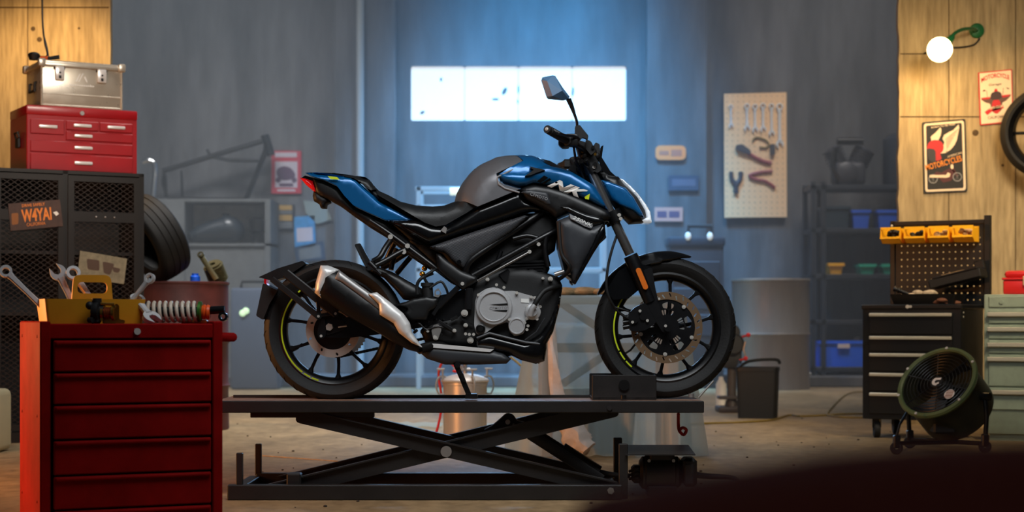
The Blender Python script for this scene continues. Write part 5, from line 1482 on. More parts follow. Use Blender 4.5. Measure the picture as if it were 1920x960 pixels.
# black tray on the cart with a rag and pipe
tr = thing('parts_tray', 'black open tray on the cart top holding a pale rag', 'tray', PC(.16, .02, z1), RC)
m = MB(); tray(m, .40, .26, .062, .005, .02); m.build('tray_body', M['cart'], tr, local=True)
m = MB(); random.seed(11)
c = PC(.29, .15, z1+.052)
for k in range(14):
    m.sphere(c + Vector((random.uniform(-.07, .10), random.uniform(-.05, .05), random.uniform(-.02, .022))), random.uniform(.02, .034), (1.3, 1, .7), 12, 8)
ro = m.build('rag', mat('pale_rag', (176, 158, 134), .9, var=.3, vscale=30, bump=.5)); tag(ro, 'pale crumpled rag lying in the black tray', 'rag')
m = MB(); a = PC(.17, .10, z1+.095); b = PC(.27, .12, z1+.055); m.tube([a, a + (b-a)*.3, b], [.012, .014, .012], 12); m.lathe(a, (a-b), [(.006, -.01), (.017, -.008), (.017, .006), (.006, .008)], 16, closed=True); m.lathe(a+(b-a)*.25, (a-b), [(.012, -.008), (.018, -.006), (.018, .006), (.012, .008)], 16)
m.build('pipe_fitting', M['exh']); tag(bpy.data.objects['pipe_fitting'], 'dark pipe fitting sticking out of the tray on the left', 'pipe')
# flat black lidded box propped against the pegboard
bx = thing('propped_box', 'black open topped box propped on the cart before the pegboard', 'box', PC(.36, .30, z1), RC)
m = MB(); Mx = Matrix.Translation((.0, 0, .10)) @ Matrix.Rotation(R(-13), 4, 'Y')
m.box((-.02, -.05, 0), (.30, .12, .055), .006, M=Mx); m.box((.03, -.02, -.12), (.06, .10, .02), .004)
m.build('box_body', M['matte'], bx, local=True)
m = MB(); m.box((.01, -.054, .05), (.29, .10, .064), .006, M=Mx); m.box((.24, .08, .05), (.30, .125, .11), .006, M=Mx); m.build('box_lid', M['satin'], bx, local=True)
m = MB(); m.box((.06, -.03, .064), (.20, .07, .068), .002, M=Mx); m.build('box_content', M['burlap'], bx, local=True)
m = MB(); random.seed(21); c = PC(.50, .06, z1+.012)
for k in range(9): m.sphere(c + Vector((random.uniform(-.07, .08), random.uniform(-.02, .03), random.uniform(-.004, .012))), random.uniform(.014, .022), (1.6, 1, .7), 12, 8)
tag(m.build('rag', mat('oily_brown_rag', (104, 66, 46), .9, var=.35, vscale=30, bump=.5)), 'brown oily rag at the right front of the black cart top', 'rag')

# --- grey green cabinet at the right edge with a red box
gc = thing('drawer_cabinet', 'grey green metal drawer cabinet at the right edge of the picture', 'cabinet', (FX(1845, 3.05), 3.05, 0), R(-22))
w, d, z1g = .62, .45, FZ(552, 3.05)
m = MB(); m.box((0, 0, .04), (w, d, z1g), .008, seg=2); m.box((.03, .02, 0), (w-.03, d-.02, .05)); m.build('body', M['green'], gc, local=True)
m = MB(); m.box((.028, -.008, FZ(576, 3)), (w-.028, .003, FZ(556, 3)), .003); m.cyl((.10, -.008, FZ(566, 3)), (.10, -.014, FZ(566, 3)), .012, n=16); m.build('top_rail', M['green'], gc, local=True)
q = [580, 608, 637, 664, 726, 770]
for i in range(5):
    za, zb = FZ(q[i], 3)-.003, FZ(q[i+1], 3)+.006
    m = MB(); m.box((.028, -.010, zb), (w-.03, .003, za), .003); dr = m.build('drawer', M['green'], gc, local=True)
    m = MB(); m.box((.02, -.032, za-.040), (w-.10, -.010, za-.014), .004); tag(m.build('handle', M['strip'], dr, local=True), 'pale metal handle bar')
    m = MB(); m.box((w-.10, -.030, za-.038), (w-.085, -.008, za-.016), .002); m.build('handle_end', M['matte'], dr, local=True)
G = world_of(gc)
rb = thing('red_toolbox', 'red plastic toolbox standing on the grey green cabinet', 'toolbox', G @ Vector((.10, .08, z1g)), R(-22))
m = MB(); m.prism([(0, 0), (.02, .07), (.02, .085), (-.004, .09), (-.004, .105), (.02, .135), (.30, .135), (.32, .105), (.32, .09), (.30, .085), (.30, .0)], ((0, 0, 0), (1, 0, 0), (0, 0, 1)), (0, .16, 0)); 
m = MB(); m.box((0, 0, 0), (.32, .17, .085), .012, seg=2); m.build('base', M['redp'], rb, local=True)
m = MB(); m.box((-.006, -.006, .085), (.326, .176, .10), .004); m.box((.006, .004, .098), (.314, .166, .142), .022, seg=2); m.build('lid', M['redp'], rb, local=True)
m = MB(); m.box((.115, -.016, .05), (.165, -.004, .11), .006); m.build('latch', M['cream'], rb, local=True)

# --- drum fan tilted up
fan = thing('drum_fan', 'olive green drum fan tilted upwards on a wheeled stand', 'fan', (FX(1765, 2.2), 2.2, 0))
fc_ = P(1757, 717, 2.2); n = Vector((-.576, -.55, .60)).normalized(); RF = .222
up = Vector((0, 0, 1)); fu = n.cross(up).normalized(); fv = fu.cross(n)
m = MB(); m.lathe(fc_, n, [(RF-.018, -.02), (RF+.004, -.02), (RF+.010, -.004), (RF+.006, .010), (RF-.010, .014), (RF-.018, .006)], 72, closed=True); rg_ = m.build('front_ring', M['fangreen'], fan)
m = MB(); m.lathe(fc_, n, [(RF-.012, -.01), (RF-.014, -.26), (RF-.03, -.27), (RF-.035, -.26), (RF-.02, -.01)], 72, closed=True); m.build('drum', mat('dark_olive_paint', (40, 42, 32), .5, var=.2), fan)
m = MB()
for k in range(9):
    r = .035 + k*.020; m.tube([fc_ + n*.004 + (fu*math.cos(a) + fv*math.sin(a))*r for a in [2*PI*i/48 for i in range(48)]], .0022, 6, closed=True)
for k in range(6):
    a = 2*PI*k/6+.2; m.tube([fc_ + n*.001 + (fu*math.cos(a)+fv*math.sin(a))*.03, fc_ + n*.001 + (fu*math.cos(a)+fv*math.sin(a))*(RF-.016)], .003, 6)
m.build('grille', M['blkmet'], fan)
m = MB(); m.cyl(fc_ - n*.002, fc_ + n*.008, .036, n=24); hb_ = m.build('badge', M['matte'], fan)
m = MB()
arcp = [(.026*math.cos(a), .026*math.sin(a)) for a in [R(110+180*i/12) for i in range(13)]] + [(.010*math.cos(a), .010*math.sin(a)) for a in [R(290-180*i/12) for i in range(13)]]
for pl in (arcp, [(-.002, -.026), (.020, -.012), (.016, -.002), (-.006, -.014)], [(-.012, .022), (.022, .026), (.022, .012), (-.004, .010)]):
    m.prism([(-a_, b_) for a_, b_ in pl], (fc_ + n*.008, fu, fv), n*.0015)
m.build('emblem', M['white'], hb_)
m = MB(); sc_ = P(1780, 739, 2.12); 
sc_ = fc_ + fu*.0 + n*.006
def onfan(px, py):
    """point of the grille plane under a pixel"""
    o = Vector((0, CAMY, CAMZ)); dr = (P(px, py, 2) - o).normalized(); t = ((fc_ + n*.008) - o).dot(n)/dr.dot(n); return o + dr*t
c = onfan(1780, 739); m.cyl(c - n*.001, c + n*.001, .030, n=24); st_ = m.build('round_sticker', M['white'], fan)
m = MB()
for k in range(-2, 3): m.prism(rounded([(-.022, k*.010-.0028), (.022, k*.010-.0028), (.022, k*.010+.0028), (-.022, k*.010+.0028)], .002, 2), (c + n*.001, fu, fv), n*.0008)
m.build('sticker_print', mat('sticker_print_brown', (150, 110, 90), .6), st_)
m = MB()
for a in (.35, 1.5, 2.5, 3.7, 4.9, 5.8): 
    e = fc_ + (fu*math.cos(a)+fv*math.sin(a))*(RF-.002); m.cyl(e + n*.012, e + n*.018, .008, n=10)
m.build('ring_screw', M['bolt'], rg_)
m = MB(); hbk = fc_ - n*.13; m.cyl(hbk - n*.10, hbk + n*.06, .06, n=24); m.build('motor', M['matte'], fan)
for k in range(4):
    m = MB(); a0 = PI/2*k; rg = []
    for i in range(6):
        t = i/5; r = .05 + .14*t; a = a0 + .5*t; u_ = fu*math.cos(a)+fv*math.sin(a); v_ = -fu*math.sin(a)+fv*math.cos(a); wv = .035+.03*t
        rg.append([hbk + u_*r + v_*wv*s + n*(.05 + s*.02) + n*q for s, q in ((-1, 0), (1, 0), (1, .003), (-1, .003))])
    m.ring_loft(rg); m.build('fan_blade', M['exh'], fan)
# yoke and wheeled base
m = MB(); by = 2.25
pl = fc_ - n*.12
for s in (-1, 1):
    top = pl + fu*s*(RF+.012)
    m.tube([top, Vector((top.x + s*fu.x*.01, top.y + s*fu.y*.01, .20)), Vector((top.x, top.y, .045))], .013, 10)
    m.cyl(top - fu*s*.02, top + fu*s*.03, .022, n=14)
a_ = pl + fu*(RF+.012); b_2 = pl - fu*(RF+.012)
m.tube([Vector((a_.x, a_.y, .05)), Vector((b_2.x, b_2.y, .05))], .013, 10)
lft = P(1681, 838, 2.0); lft.z = .06
m.tube([Vector((a_.x, a_.y, .05)), Vector((pl.x+.05, pl.y-.05, .05)), lft + Vector((.02, 0, 0))], .012, 10)
m.tube([P(1700, 774, 2.05), P(1687, 796, 2.0), lft + Vector((0, 0, .04))], .007, 8)
m.build('stand', M['blkmet'], fan)
for q in (lft, Vector((a_.x, a_.y, 0)), Vector((b_2.x, b_2.y, 0))):
    m = MB(); c = Vector((q.x, q.y, .034)); m.lathe(c, (.3, 1, 0), [(.008, -.014), (.030, -.014), (.034, -.008), (.034, .008), (.030, .014), (.008, .014)], 24, closed=True); cw_ = m.build('caster', M['rubber'], fan)
    m = MB(); m.box(c + Vector((-.018, -.02, 0)), c + Vector((.018, .02, .07)), .006); m.build('caster_fork', M['blkmet'], cw_)
m = MB(); m.box((pl.x-.10, pl.y-.12, .10), (pl.x+.02, pl.y-.02, .22), .01); m.build('switch_box', M['matte'], fan)

# --- wall lamp on the right wing wall
YL = 4.6
lamp = thing('wall_lamp', 'green gooseneck wall lamp with lit bulb on the right concrete wall', 'wall lamp', P(1832, 58, YL))
m = MB(); c = P(1831, 58, YL); m.lathe(c, (0, -1, 0), [(0, 0), (.05, 0), (.052, .008), (.044, .02), (.02, .028), (0, .03)], 32); bs = m.build('wall_base', M['lampgreen'], lamp)
m = MB(); m.tube([P(1831, 58, YL-.02), P(1824, 54, YL-.12), P(1806, 55, YL-.22), P(1791, 62, YL-.30), P(1783, 72, YL-.33)], .012, 12, smooth=5); m.build('arm', M['lampgreen'], lamp)
m = MB(); a = P(1785, 70, YL-.32); b = P(1776, 80, YL-.35); m.cyl(a, b, .022, .026, n=20); m.build('socket', M['lampgreen'], lamp)
m = MB(); bc = P(1762, 93, YL-.40); m.sphere(bc, .082, (1, 1, 1), 28, 18); m.cyl(P(1776, 80, YL-.35), bc, .024, .05, n=20); tag(m.build('bulb', M['bulb'], lamp), 'glowing round bulb')
m = MB(); m.tube([P(1837, 72, YL-.015), P(1826, 84, YL-.012), P(1800, 89, YL-.01), P(1770, 90, YL-.01), P(1733, 100, YL-.01)], .006, 8, smooth=5); m.build('flex', M['matte'], lamp)

# --- metal signs
YS_ = YL - .012
s1 = thing('metal_sign', 'black metal sign with winged red helmet on the right concrete wall', 'sign', P(1772, 362, YL))
def slab(par, name, pts, k, mt, t=.003, holes=None):
    m = MB()
    for q in (pts if isinstance(pts[0][0], (tuple, list)) else [pts]): m.pxprism(q, YS_ - k*.0009, YS_ - k*.0009 + (t if k == 0 else .0008), ref=YS_)
    return m.build(name, M[mt] if isinstance(mt, str) else mt, par)
def s1p(u, v):
    """point of the sign from fractions across and down"""
    a, b, c, d_ = (1729, 229.5), (1810, 222.5), (1814, 359.5), (1732, 363)
    x0 = a[0]+(d_[0]-a[0])*v; y0 = a[1]+(d_[1]-a[1])*v; x1 = b[0]+(c[0]-b[0])*v; y1 = b[1]+(c[1]-b[1])*v
    return (x0+(x1-x0)*u, y0+(y1-y0)*u)
q = lambda L: [s1p(*t) for t in L]
pan = slab(s1, 'panel', q(rounded(rect(0, 0, 1, 1), .03)), 0, 'prblk', .012)
m = MB(); m.pxprism(q(rounded(rect(.035, .022, .965, .978), .05)), YS_-.0012, YS_-.0004, holes=[q(rounded(rect(.085, .052, .915, .948), .03))], ref=YS_); m.build('border', M['paper'], pan)
wing1 = [(.40, .43), (.47, .36), (.50, .30), (.46, .25), (.50, .20), (.60, .17), (.72, .14), (.84, .07), (.85, .12), (.82, .20), (.79, .28), (.73, .35), (.64, .41), (.52, .45), (.40, .455)]
slab(pan, 'wing', q(wing1), 2, 'paper')
slab(pan, 'wing', q([(.20, .27), (.19, .21), (.30, .16), (.42, .09), (.44, .13), (.42, .20), (.36, .27)]), 2, 'paper')
m = MB()
for i in range(9):
    t = i/8; decal(m, q([(.53+.03*t, .26+.16*t), (.83-.30*t, .13+.30*t), (.83-.30*t, .137+.30*t), (.53+.03*t, .267+.16*t)]), YS_-.0030, 0)
m.build('feather_line', M['prbrn'], pan)
slab(pan, 'helmet', q(smooth2([(.10, .36), (.13, .30), (.22, .265), (.34, .265), (.44, .30), (.48, .36), (.46, .42), (.40, .46), (.42, .53), (.30, .55), (.28, .50), (.29, .42), (.22, .38), (.12, .39)], 3)), 3, 'prred')
slab(pan, 'visor', q(smooth2([(.11, .38), (.20, .38), (.28, .41), (.29, .50), (.28, .56), (.18, .56), (.12, .50)], 3)), 4, mat('visor_black', (36, 28, 28), .5))
def s1l(m, s, a, b, h, **k): lettering(m, s, s1p(*a), s1p(*b), h*134, YS_-.004, 0, **k)
m = MB(); s1l(m, 'MOTORCYCLES', (.075, .68), (.90, .575), .082, bold=.015); tag(m.build('sign_title', M['prora'], pan), 'orange lettering')
m = MB(); s1l(m, 'AMERICAN', (.57, .52), (.90, .475), .030); m.build('sign_lettering', M['paper'], pan); m = MB(); s1l(m, 'BORN TO BE FREE', (.21, .095), (.76, .075), .022, bold=.01); m.build('sign_lettering', M['paper'], pan)
m = MB()
for u_, v_ in ((.22, .80), (.775, .79)):
    c = s1p(u_, v_); m.pxprism(circ(c[0], c[1], 8.6, 28), YS_-.003, YS_-.0022, holes=[circ(c[0], c[1], 7.2, 28)], ref=YS_)
    for i in range(8):
        a = 2*PI*i/8; decal(m, [(c[0]+8*math.cos(a)-.2, c[1]+8*math.sin(a)), (c[0]+8*math.cos(a)+.2, c[1]+8*math.sin(a)), (c[0]+.2, c[1]), (c[0]-.2, c[1])], YS_-.0026, 0)
m.build('printed_wheel', M['greyprint'], pan)
slab(pan, 'printed_machine', [q([(.20, .76), (.30, .70), (.42, .72), (.50, .69), (.62, .66), (.72, .71), (.70, .79), (.62, .84), (.45, .86), (.36, .80)]), q([(.62, .66), (.66, .63), (.68, .64), (.80, .78), (.77, .79)])], 2, mat('printed_dark_red', (74, 22, 26), .6))
slab(pan, 'printed_exhaust', q([(.14, .745), (.52, .755), (.56, .72), (.62, .74), (.60, .785), (.52, .795), (.14, .78)]), 4, 'paper')
slab(pan, 'printed_lamp', q(circ(.66, .645, .035, 12)), 3, 'paper')
s2 = thing('metal_sign', 'cream and red metal sign with a motorcycle front, under the wheel at right', 'sign', P(1867, 233, YL))
def s2p(u, v):
    a, b, c, d_ = (1834.5, 136), (1897.5, 129.5), (1900, 229), (1838, 235)
    x0 = a[0]+(d_[0]-a[0])*v; y0 = a[1]+(d_[1]-a[1])*v; x1 = b[0]+(c[0]-b[0])*v; y1 = b[1]+(c[1]-b[1])*v
    return (x0+(x1-x0)*u, y0+(y1-y0)*u)
q2 = lambda L: [s2p(*t) for t in L]
pan2 = slab(s2, 'panel', q2(rounded(rect(0, 0, 1, 1), .02)), 0, 'prred', .012)
slab(pan2, 'panel_field', q2(rect(.03, .02, .97, .98)), 1, 'paper')
def s2l(m, s, a, b, h, **k): lettering(m, s, s2p(*a), s2p(*b), h*100, YS_-.0035, 0, **k)
m = MB(); s2l(m, 'MOTORCYCLE', (.08, .20), (.92, .20), .085, bold=.02, arch=7); tag(m.build('sign_title', M['prred'], pan2), 'red arched lettering')
m = MB(); s2l(m, 'Garage', (.30, .29), (.68, .29), .06, shear=.3); m.build('sign_lettering', M['prbrn'], pan2); m = MB(); s2l(m, 'CALIFORNIA', (.24, .90), (.84, .90), .055); m.build('sign_lettering', M['prbrn'], pan2)
slab(pan2, 'printed_tank', q2(smooth2([(.05, .50), (.30, .49), (.40, .52), (.60, .52), (.70, .49), (.95, .48), (.80, .58), (.68, .62), (.66, .74), (.50, .80), (.34, .74), (.32, .62), (.18, .58)], 3)), 2, 'prbrn')
slab(pan2, 'printed_stripe', [q2([(.05, .485), (.34, .485), (.30, .52), (.10, .52)]), q2([(.66, .475), (.94, .47), (.88, .51), (.70, .52)]), q2(circ(.50, .67, .14, 24)), q2([(.44, .40), (.47, .34), (.53, .34), (.56, .40)]), q2([(.14, .76), (.34, .68), (.70, .66), (.72, .72), (.36, .76), (.22, .82)])], 3, 'prred')
slab(pan2, 'printed_headlamp', q2(smooth2([(.36, .42), (.50, .39), (.64, .42), (.66, .52), (.50, .55), (.34, .52)], 3)), 4, mat('print_dark', (58, 34, 36), .6))
m2_ = [[(.14, .33), (.10, .37), (.22, .36)], [(.80, .33), (.92, .36), (.86, .37)]]
for t, pts in zip(m2_, ([(.22, .36), (.24, .48)], [(.72, .34), (.70, .46)])):
    m = MB(); decal(m, q2(t), YS_-.003, 0)
    a, b = s2p(*pts[0]), s2p(*pts[1]); decal(m, [a, (a[0]+.8, a[1]), (b[0]+.8, b[1]), b], YS_-.003, 0)
    m.build('printed_mirror', M['prbrn'], pan2)
m = MB(); s2l(m, 'BIKE CLUB', (.30, .72), (.70, .70), .045, bold=.02); m.build('ribbon_lettering', M['paper'], pan2)

# --- wheel hanging at the right edge
hw_ = thing('mounted_tyre', 'black wheel with tyre hanging on the wall at the right edge', 'wheel', P(1965, 345, 4.35))
wc = P(1966, 248, 4.33); rw = 88*M1(4.33); nn = Vector((-.35, -1, 0)).normalized()
m = MB(); m.lathe(wc, nn, [(rw*.80, -.045), (rw*.88, -.055), (rw*.97, -.03), (rw, 0), (rw*.97, .03), (rw*.88, .055), (rw*.80, .045)], 72, closed=True); m.build('tyre', M['rubber'], hw_)
m = MB(); m.lathe(wc, nn, [(rw*.82, -.05), (rw*.83, -.035), (rw*.76, -.01), (rw*.70, -.02), (rw*.70, .02), (rw*.76, .01), (rw*.83, .035), (rw*.82, .05), (rw*.72, .035), (rw*.67, 0), (rw*.72, -.035)], 72, closed=True); rm_ = m.build('rim', M['black'], hw_)
m = MB(); m.lathe(wc, nn, [(.0, -.05), (.05, -.05), (.06, 0), (.05, .05), (0, .05)], 24); m.build('hub', M['blkmet'], hw_)
uu = nn.cross(Vector((0, 0, 1))).normalized()
for i in range(6):
    a = PI/3*i; e = uu*math.cos(a) + Vector((0, 0, 1))*math.sin(a); m = MB(); m.tube([wc + e*.04, wc + e*rw*.72], .011, 10); m.build('spoke', M['black'], rm_)
m = MB(); m.tube([Vector((wc.x, wc.y, wc.z+rw*.66)), Vector((wc.x, YL-.02, wc.z+rw*.70))], .010, 8); m.build('wall_hook', M['steel'], hw_)

# --- dark maroon cover very close to the camera, out of focus
Yv = -6.25
m = MB()
pts = [(FX(x, Yv), FZ(y, Yv)) for x, y in ((1110, 1014), (1160, 992), (1270, 972), (1400, 948), (1550, 922), (1720, 898), (1960, 880), (2140, 872))]
pts = [(pts[0][0]-.01, 0.0)] + pts + [(pts[-1][0]+.01, 0.0)]
rings = []
for y, k in ((Yv-.05, .96), (Yv-.02, .99), (Yv+.06, 1.0), (Yv+.16, 1.0), (Yv+.24, .97)):
    rings.append([(x, y, z*(k if z > .1 else 1)) for x, z in smooth2(pts[1:-1], 4, False) + [pts[-1], pts[0]]])
m.ring_loft(rings)
tag(m.build('dust_cover', mat('dark_maroon_cloth', (150, 74, 58), .95, spec=.05)), 'dark maroon dust cover out of focus at the lower right, close to the camera', 'cover')
# ================================================================ middle distance
# pressure pot
Yp = 3.2
pp = thing('pressure_pot', 'steel pressure pot with clamps standing behind the scissor lift', 'pressure pot', (FX(872, Yp), Yp, 0))
pc_ = Vector((FX(872, Yp), Yp, 0)); pr_ = 42*M1(Yp); pz = FZ(716, Yp)
m = MB(); m.lathe(pc_, (0, 0, 1), [(0, 0), (pr_*.9, 0), (pr_*.97, .008), (pr_*.98, pz-.02), (pr_*1.02, pz-.016), (pr_*1.02, pz-.002), (pr_*.9, pz), (0, pz)], 56); m.build('tank', M['pot'], pp)
m = MB(); m.lathe(pc_, (0, 0, 1), [(pr_*1.06, pz), (pr_*1.08, pz+.006), (pr_*1.06, pz+.014), (pr_*.9, pz+.028), (pr_*.6, pz+.042), (pr_*.3, pz+.05), (0, pz+.052)], 56); m.build('lid', M['pot'], pp)
for i in range(4):
    a = R(200 + 90*i) if i < 4 else 0
    e = Vector((math.cos(a), math.sin(a), 0))
    m = MB(); b = pc_ + e*(pr_*1.13)
    m.tube([b + Vector((0, 0, pz-.07)) - e*.02, b + Vector((0, 0, pz-.07)) + e*.012, b + e*.03 + Vector((0, 0, pz-.02)), b + e*.012 + Vector((0, 0, pz+.03)), b - e*.03 + Vector((0, 0, pz+.032))], .006, 8, smooth=4)
    m.cyl(b - e*.012 + Vector((0, 0, pz+.01)), b - e*.012 + Vector((0, 0, pz+.075)), .006, n=10); m.cyl(b + Vector((-.025, 0, pz+.078)), b + Vector((.022, 0, pz+.078)), .006, n=8)
    m.build('clamp', M['conduit'], pp)
m = MB(); m.cyl(pc_ + Vector((0, 0, pz+.04)), pc_ + Vector((0, 0, pz+.12)), .012); m.cyl(pc_ + Vector((-.03, 0, pz+.075)), pc_ + Vector((.03, 0, pz+.075)), .010); m.cyl(pc_ + Vector((-.028, -.03, pz+.085)), pc_ + Vector((-.028, -.035, pz+.085)), .018); m.build('valve', M['steel'], pp)
m = MB(); m.sphere(pc_ + Vector((-.055, -.02, pz+.065)), .013, (1.6, 1, .8)); m.build('valve_knob', M['redp'], pp)
m = MB(); m.tube([pc_ + Vector((-.05, 0, pz+.08)), P(838, 676, Yp), P(828, 682, Yp), P(823, 696, Yp), P(823, 712, Yp), P(826, 730, Yp-.02), P(829, 760, Yp-.02), Vector((FX(815, Yp), Yp-.1, .012)), Vector((FX(790, Yp), Yp+.1, .010))], .0075, 8, smooth=5); tag(m.build('air_hose', M['redp'], pp), 'red air hose')
m = MB(); m.tube([P(958, 670, Yp+1.0), P(975, 684, Yp+.9), P(992, 705, Yp+.8), Vector((FX(1010, Yp+.5), Yp+.5, .012))], .008, 8, smooth=4); tag(m.build('hose', M['cordy']), 'thin yellow hose slanting down behind the motorcycle engine', 'hose')

# work table hidden under a milky plastic sheet
Yt = 2.2
tx0, tx1 = FX(1012, Yt-.3), FX(1272, Yt-.3); ty0, ty1 = Yt-.34, Yt+.34; tz = FZ(556, Yt)
wt = thing('work_table', 'timber work table covered by a milky plastic sheet', 'table', ((tx0+tx1)/2, Yt, 0))
m = MB(); m.box((tx0, ty0, tz-.04), (tx1, ty1, tz-.006), .004); m.build('tabletop', mat('grey_tabletop', (122, 138, 142), .6), wt)
for x in (tx0+.035, tx1-.035):
    for y in (ty0+.035, ty1-.035):
        m = MB(); m.box((x-.032, y-.032, 0), (x+.032, y+.032, tz-.04), .003); m.build('leg', M['wood'], wt)
DB = mat('dark_brace_timber', (66, 66, 70), .7)
m = MB(); bar(m, (1048, 566), (1160, 640), ty0+.05, .04, .02); bar(m, (1150, 655), (1055, 720), ty0+.05, .04, .02); bar(m, (1040, 652), (1250, 652), ty0+.05, .05, .02); m.build('brace', DB, wt)
# sheet
random.seed(4)
def sheet():
    m = MB(); rings = []
    N = 220
    hx, hy = (tx1-tx0)/2+.012, (ty1-ty0)/2+.012; cx, cy = (tx0+tx1)/2, Yt
    def outline(s):
        per = [(-hx, -hy), (hx, -hy), (hx, hy), (-hx, hy)]
        r = rounded(per, .03, 3)
        L = 0; segs = []
        for i in range(len(r)):
            a = r[i]; b = r[(i+1) % len(r)]; l = math.hypot(b[0]-a[0], b[1]-a[1]); segs.append((a, b, l)); L += l
        t = s*L
        for a, b, l in segs:
            if t <= l: f = t/l; return (a[0]+(b[0]-a[0])*f, a[1]+(b[1]-a[1])*f)
            t -= l
        return r[0]
    ph = [random.uniform(0, 6.28) for _ in range(5)]
    levels = [(1.0, 0.0), (.985, .02), (.93, .05), (.8, .18), (.65, .34), (.5, .5), (.35, .66), (.2, .82), (.08, .94), (.018, 1.0)]
    for zf, fl in levels:
        row = []
        for i in range(N):
            s = i/N; x, y = outline(s)
            n_ = Vector((x/hx, y/hy, 0)); n_ = n_*abs(1) ; l = max(abs(x)/hx, abs(y)/hy)
            nrm = Vector((x/hx if abs(x)/hx > .97 else 0.0, y/hy if abs(y)/hy > .97 else 0.0, 0))
            if nrm.length < .1: nrm = n_
            nrm.normalize()
            fold = .5*math.sin(2*PI*s*17+ph[0]) + .35*math.sin(2*PI*s*29+ph[1]) + .25*math.sin(2*PI*s*7+ph[2])
            corner = max(0, min(abs(x)/hx, abs(y)/hy) - .72)/.28
            flare = .015 + fl*(.05 + .11*corner) + fold*.030*fl
            zz = tz*zf + (0 if zf < .9 else 0)
            if zf < .05: zz = .008 + .012*max(0, fold)
            row.append(Vector((cx+x, cy+y, zz)) + nrm*flare)
        rings.append(row)
    top = [Vector((cx + (p.x-cx)*.5, cy + (p.y-cy)*.5, tz+.004)) for p in rings[0]]
    rings[0] = [Vector((p.x, p.y, tz+.002)) for p in rings[0]]
    b = len(m.v)
    m.ring_loft([top] + rings, caps=False)
    m.f.append(tuple(range(b, b+N)))
    return m.build('plastic_sheet', M['film'], ang=60)
tag(sheet(), 'milky plastic sheet draped over the work table behind the front wheel', 'sheet')
m = MB(); random.seed(9)
c = P(1090, 551, Yt-.1)
for k in range(20): m.sphere(Vector((c.x + random.uniform(-.16, .14), Yt-.1+random.uniform(-.1, .1), tz+.022+random.uniform(-.004, .012))), random.uniform(.03, .05), (1.5, 1, .45), 12, 8)
tag(m.build('burlap_sack', M['burlap']), 'brown burlap sack lying on the covered work table', 'sack')
m = MB(); c = Vector((FX(1120, Yt), Yt, 0)); m.lathe(c, (0, 0, 1), [(0, .006), (.16, .006), (.19, .03), (.215, .32), (.225, .33), (.215, .335), (.20, .32), (.175, .04), (0, .03)], 40); tag(m.build('tub', mat('dark_grey_plastic', (60, 60, 62), .5)), 'dark round tub under the covered work table', 'tub')
# bunched end of the sheet on the floor
m = MB(); random.seed(12)
pb = [P(1030, 590, 1.80), P(1036, 660, 1.78), P(1046, 740, 1.74), P(1062, 790, 1.68), P(1082, 822, 1.62), P(1102, 846, 1.60)]
m.tube(pb, [.014, .022, .030, .055, .07, .045], 18, smooth=7)
for k, p in enumerate(m.v):
    m.v[k] = Vector((p.x + .010*math.sin(p.z*47+k*.8), 1.70 + (p.y-1.70)*.55 + .012*math.sin(p.z*31 + p.x*40), max(.006, p.z + .006*math.sin(p.x*63))))
tag(m.build('plastic_bundle', mat('peach_plastic_bundle', (212, 198, 188), .5, var=.12, bump=.5, bscale=22)), 'peach coloured plastic bundle hanging to the floor at the left of the covered table', 'bundle')
m = MB(); 
for j, (x0, x1, y_) in enumerate(((700, 830, 4.4), (905, 1000, 4.3))):
    pts = []
    N = 12; vsx = []
    for i in range(N):
        for k in range(5): vsx.append((FX(x0+(x1-x0)*i/(N-1), y_), y_-.25+.12*k+.04*math.sin(i*1.7+j), .006+.012*abs(math.sin(i*1.3+k*1.9))))
    m.add(vsx, [(i*5+k, i*5+k+1, (i+1)*5+k+1, (i+1)*5+k) for i in range(N-1) for k in range(4)])
tag(m.build('plastic_scrap', M['film']), 'flat pale plastic film on the floor around the pressure pot', 'sheet')
m = MB(); m.tube([P(1272, 776, .2), P(1272, 795, .25), P(1274, 808, .25), P(1282, 815, .25), P(1287, 806, .25), P(1280, 802, .24), P(1275, 806, .24)], .007, 8, smooth=4); tag(m.build('red_strap', M['redp']), 'red strap hanging below the right end of the lift table', 'strap')

# grinder pedestal and black bin
Yg = 6.2
gs = thing('bench_grinder', 'dark pedestal grinder with red knobs behind the front wheel', 'grinder', (FX(1372, Yg), Yg, 0))
gx = FX(1372, Yg)
m = MB(); m.box((FX(1344, Yg), Yg-.14, 0), (FX(1400, Yg), Yg+.14, .045), .012, seg=2); m.cyl((gx, Yg, .04), (gx, Yg, .09), .055, .045); m.box((FX(1346, Yg), Yg-.08, .10), (FX(1398, Yg), Yg+.08, .125), .006); m.cyl((gx, Yg, .08), (gx, Yg, .36), .036); m.build('pedestal', mat('dark_brown_cast_iron', (58, 50, 46), .5), gs)
m = MB(); zc = FZ(645, Yg); m.lathe((gx, Yg-.12, zc), (0, 1, 0), [(0, 0), (.07, 0), (.085, .02), (.085, .2), (.07, .22), (0, .22)], 32); m.box((gx-.07, Yg-.07, .34), (gx+.07, Yg+.07, zc-.04), .015, seg=2); m.lathe((gx-.01, Yg-.1, zc+.09), (0, 1, 0), [(0, 0), (.06, 0), (.066, .02), (.066, .1), (0, .12)], 28); m.build('motor_housing', M['matte'], gs)
for q in ((1403, 628), (1398, 672)):
    m = MB(); m.sphere(P(*q, Yg-.12), .018, n=14, m=10); m.tube([P(*q, Yg-.12), P(q[0]-12, q[1]+4, Yg-.08)], .008, 8); tag(m.build('knob', M['redp'], gs), 'red ball knob')
m = MB(); m.tube([P(1398, 640, Yg-.12), P(1394, 655, Yg-.12), P(1398, 668, Yg-.12)], .006, 8); m.build('lever', M['steel'], gs)
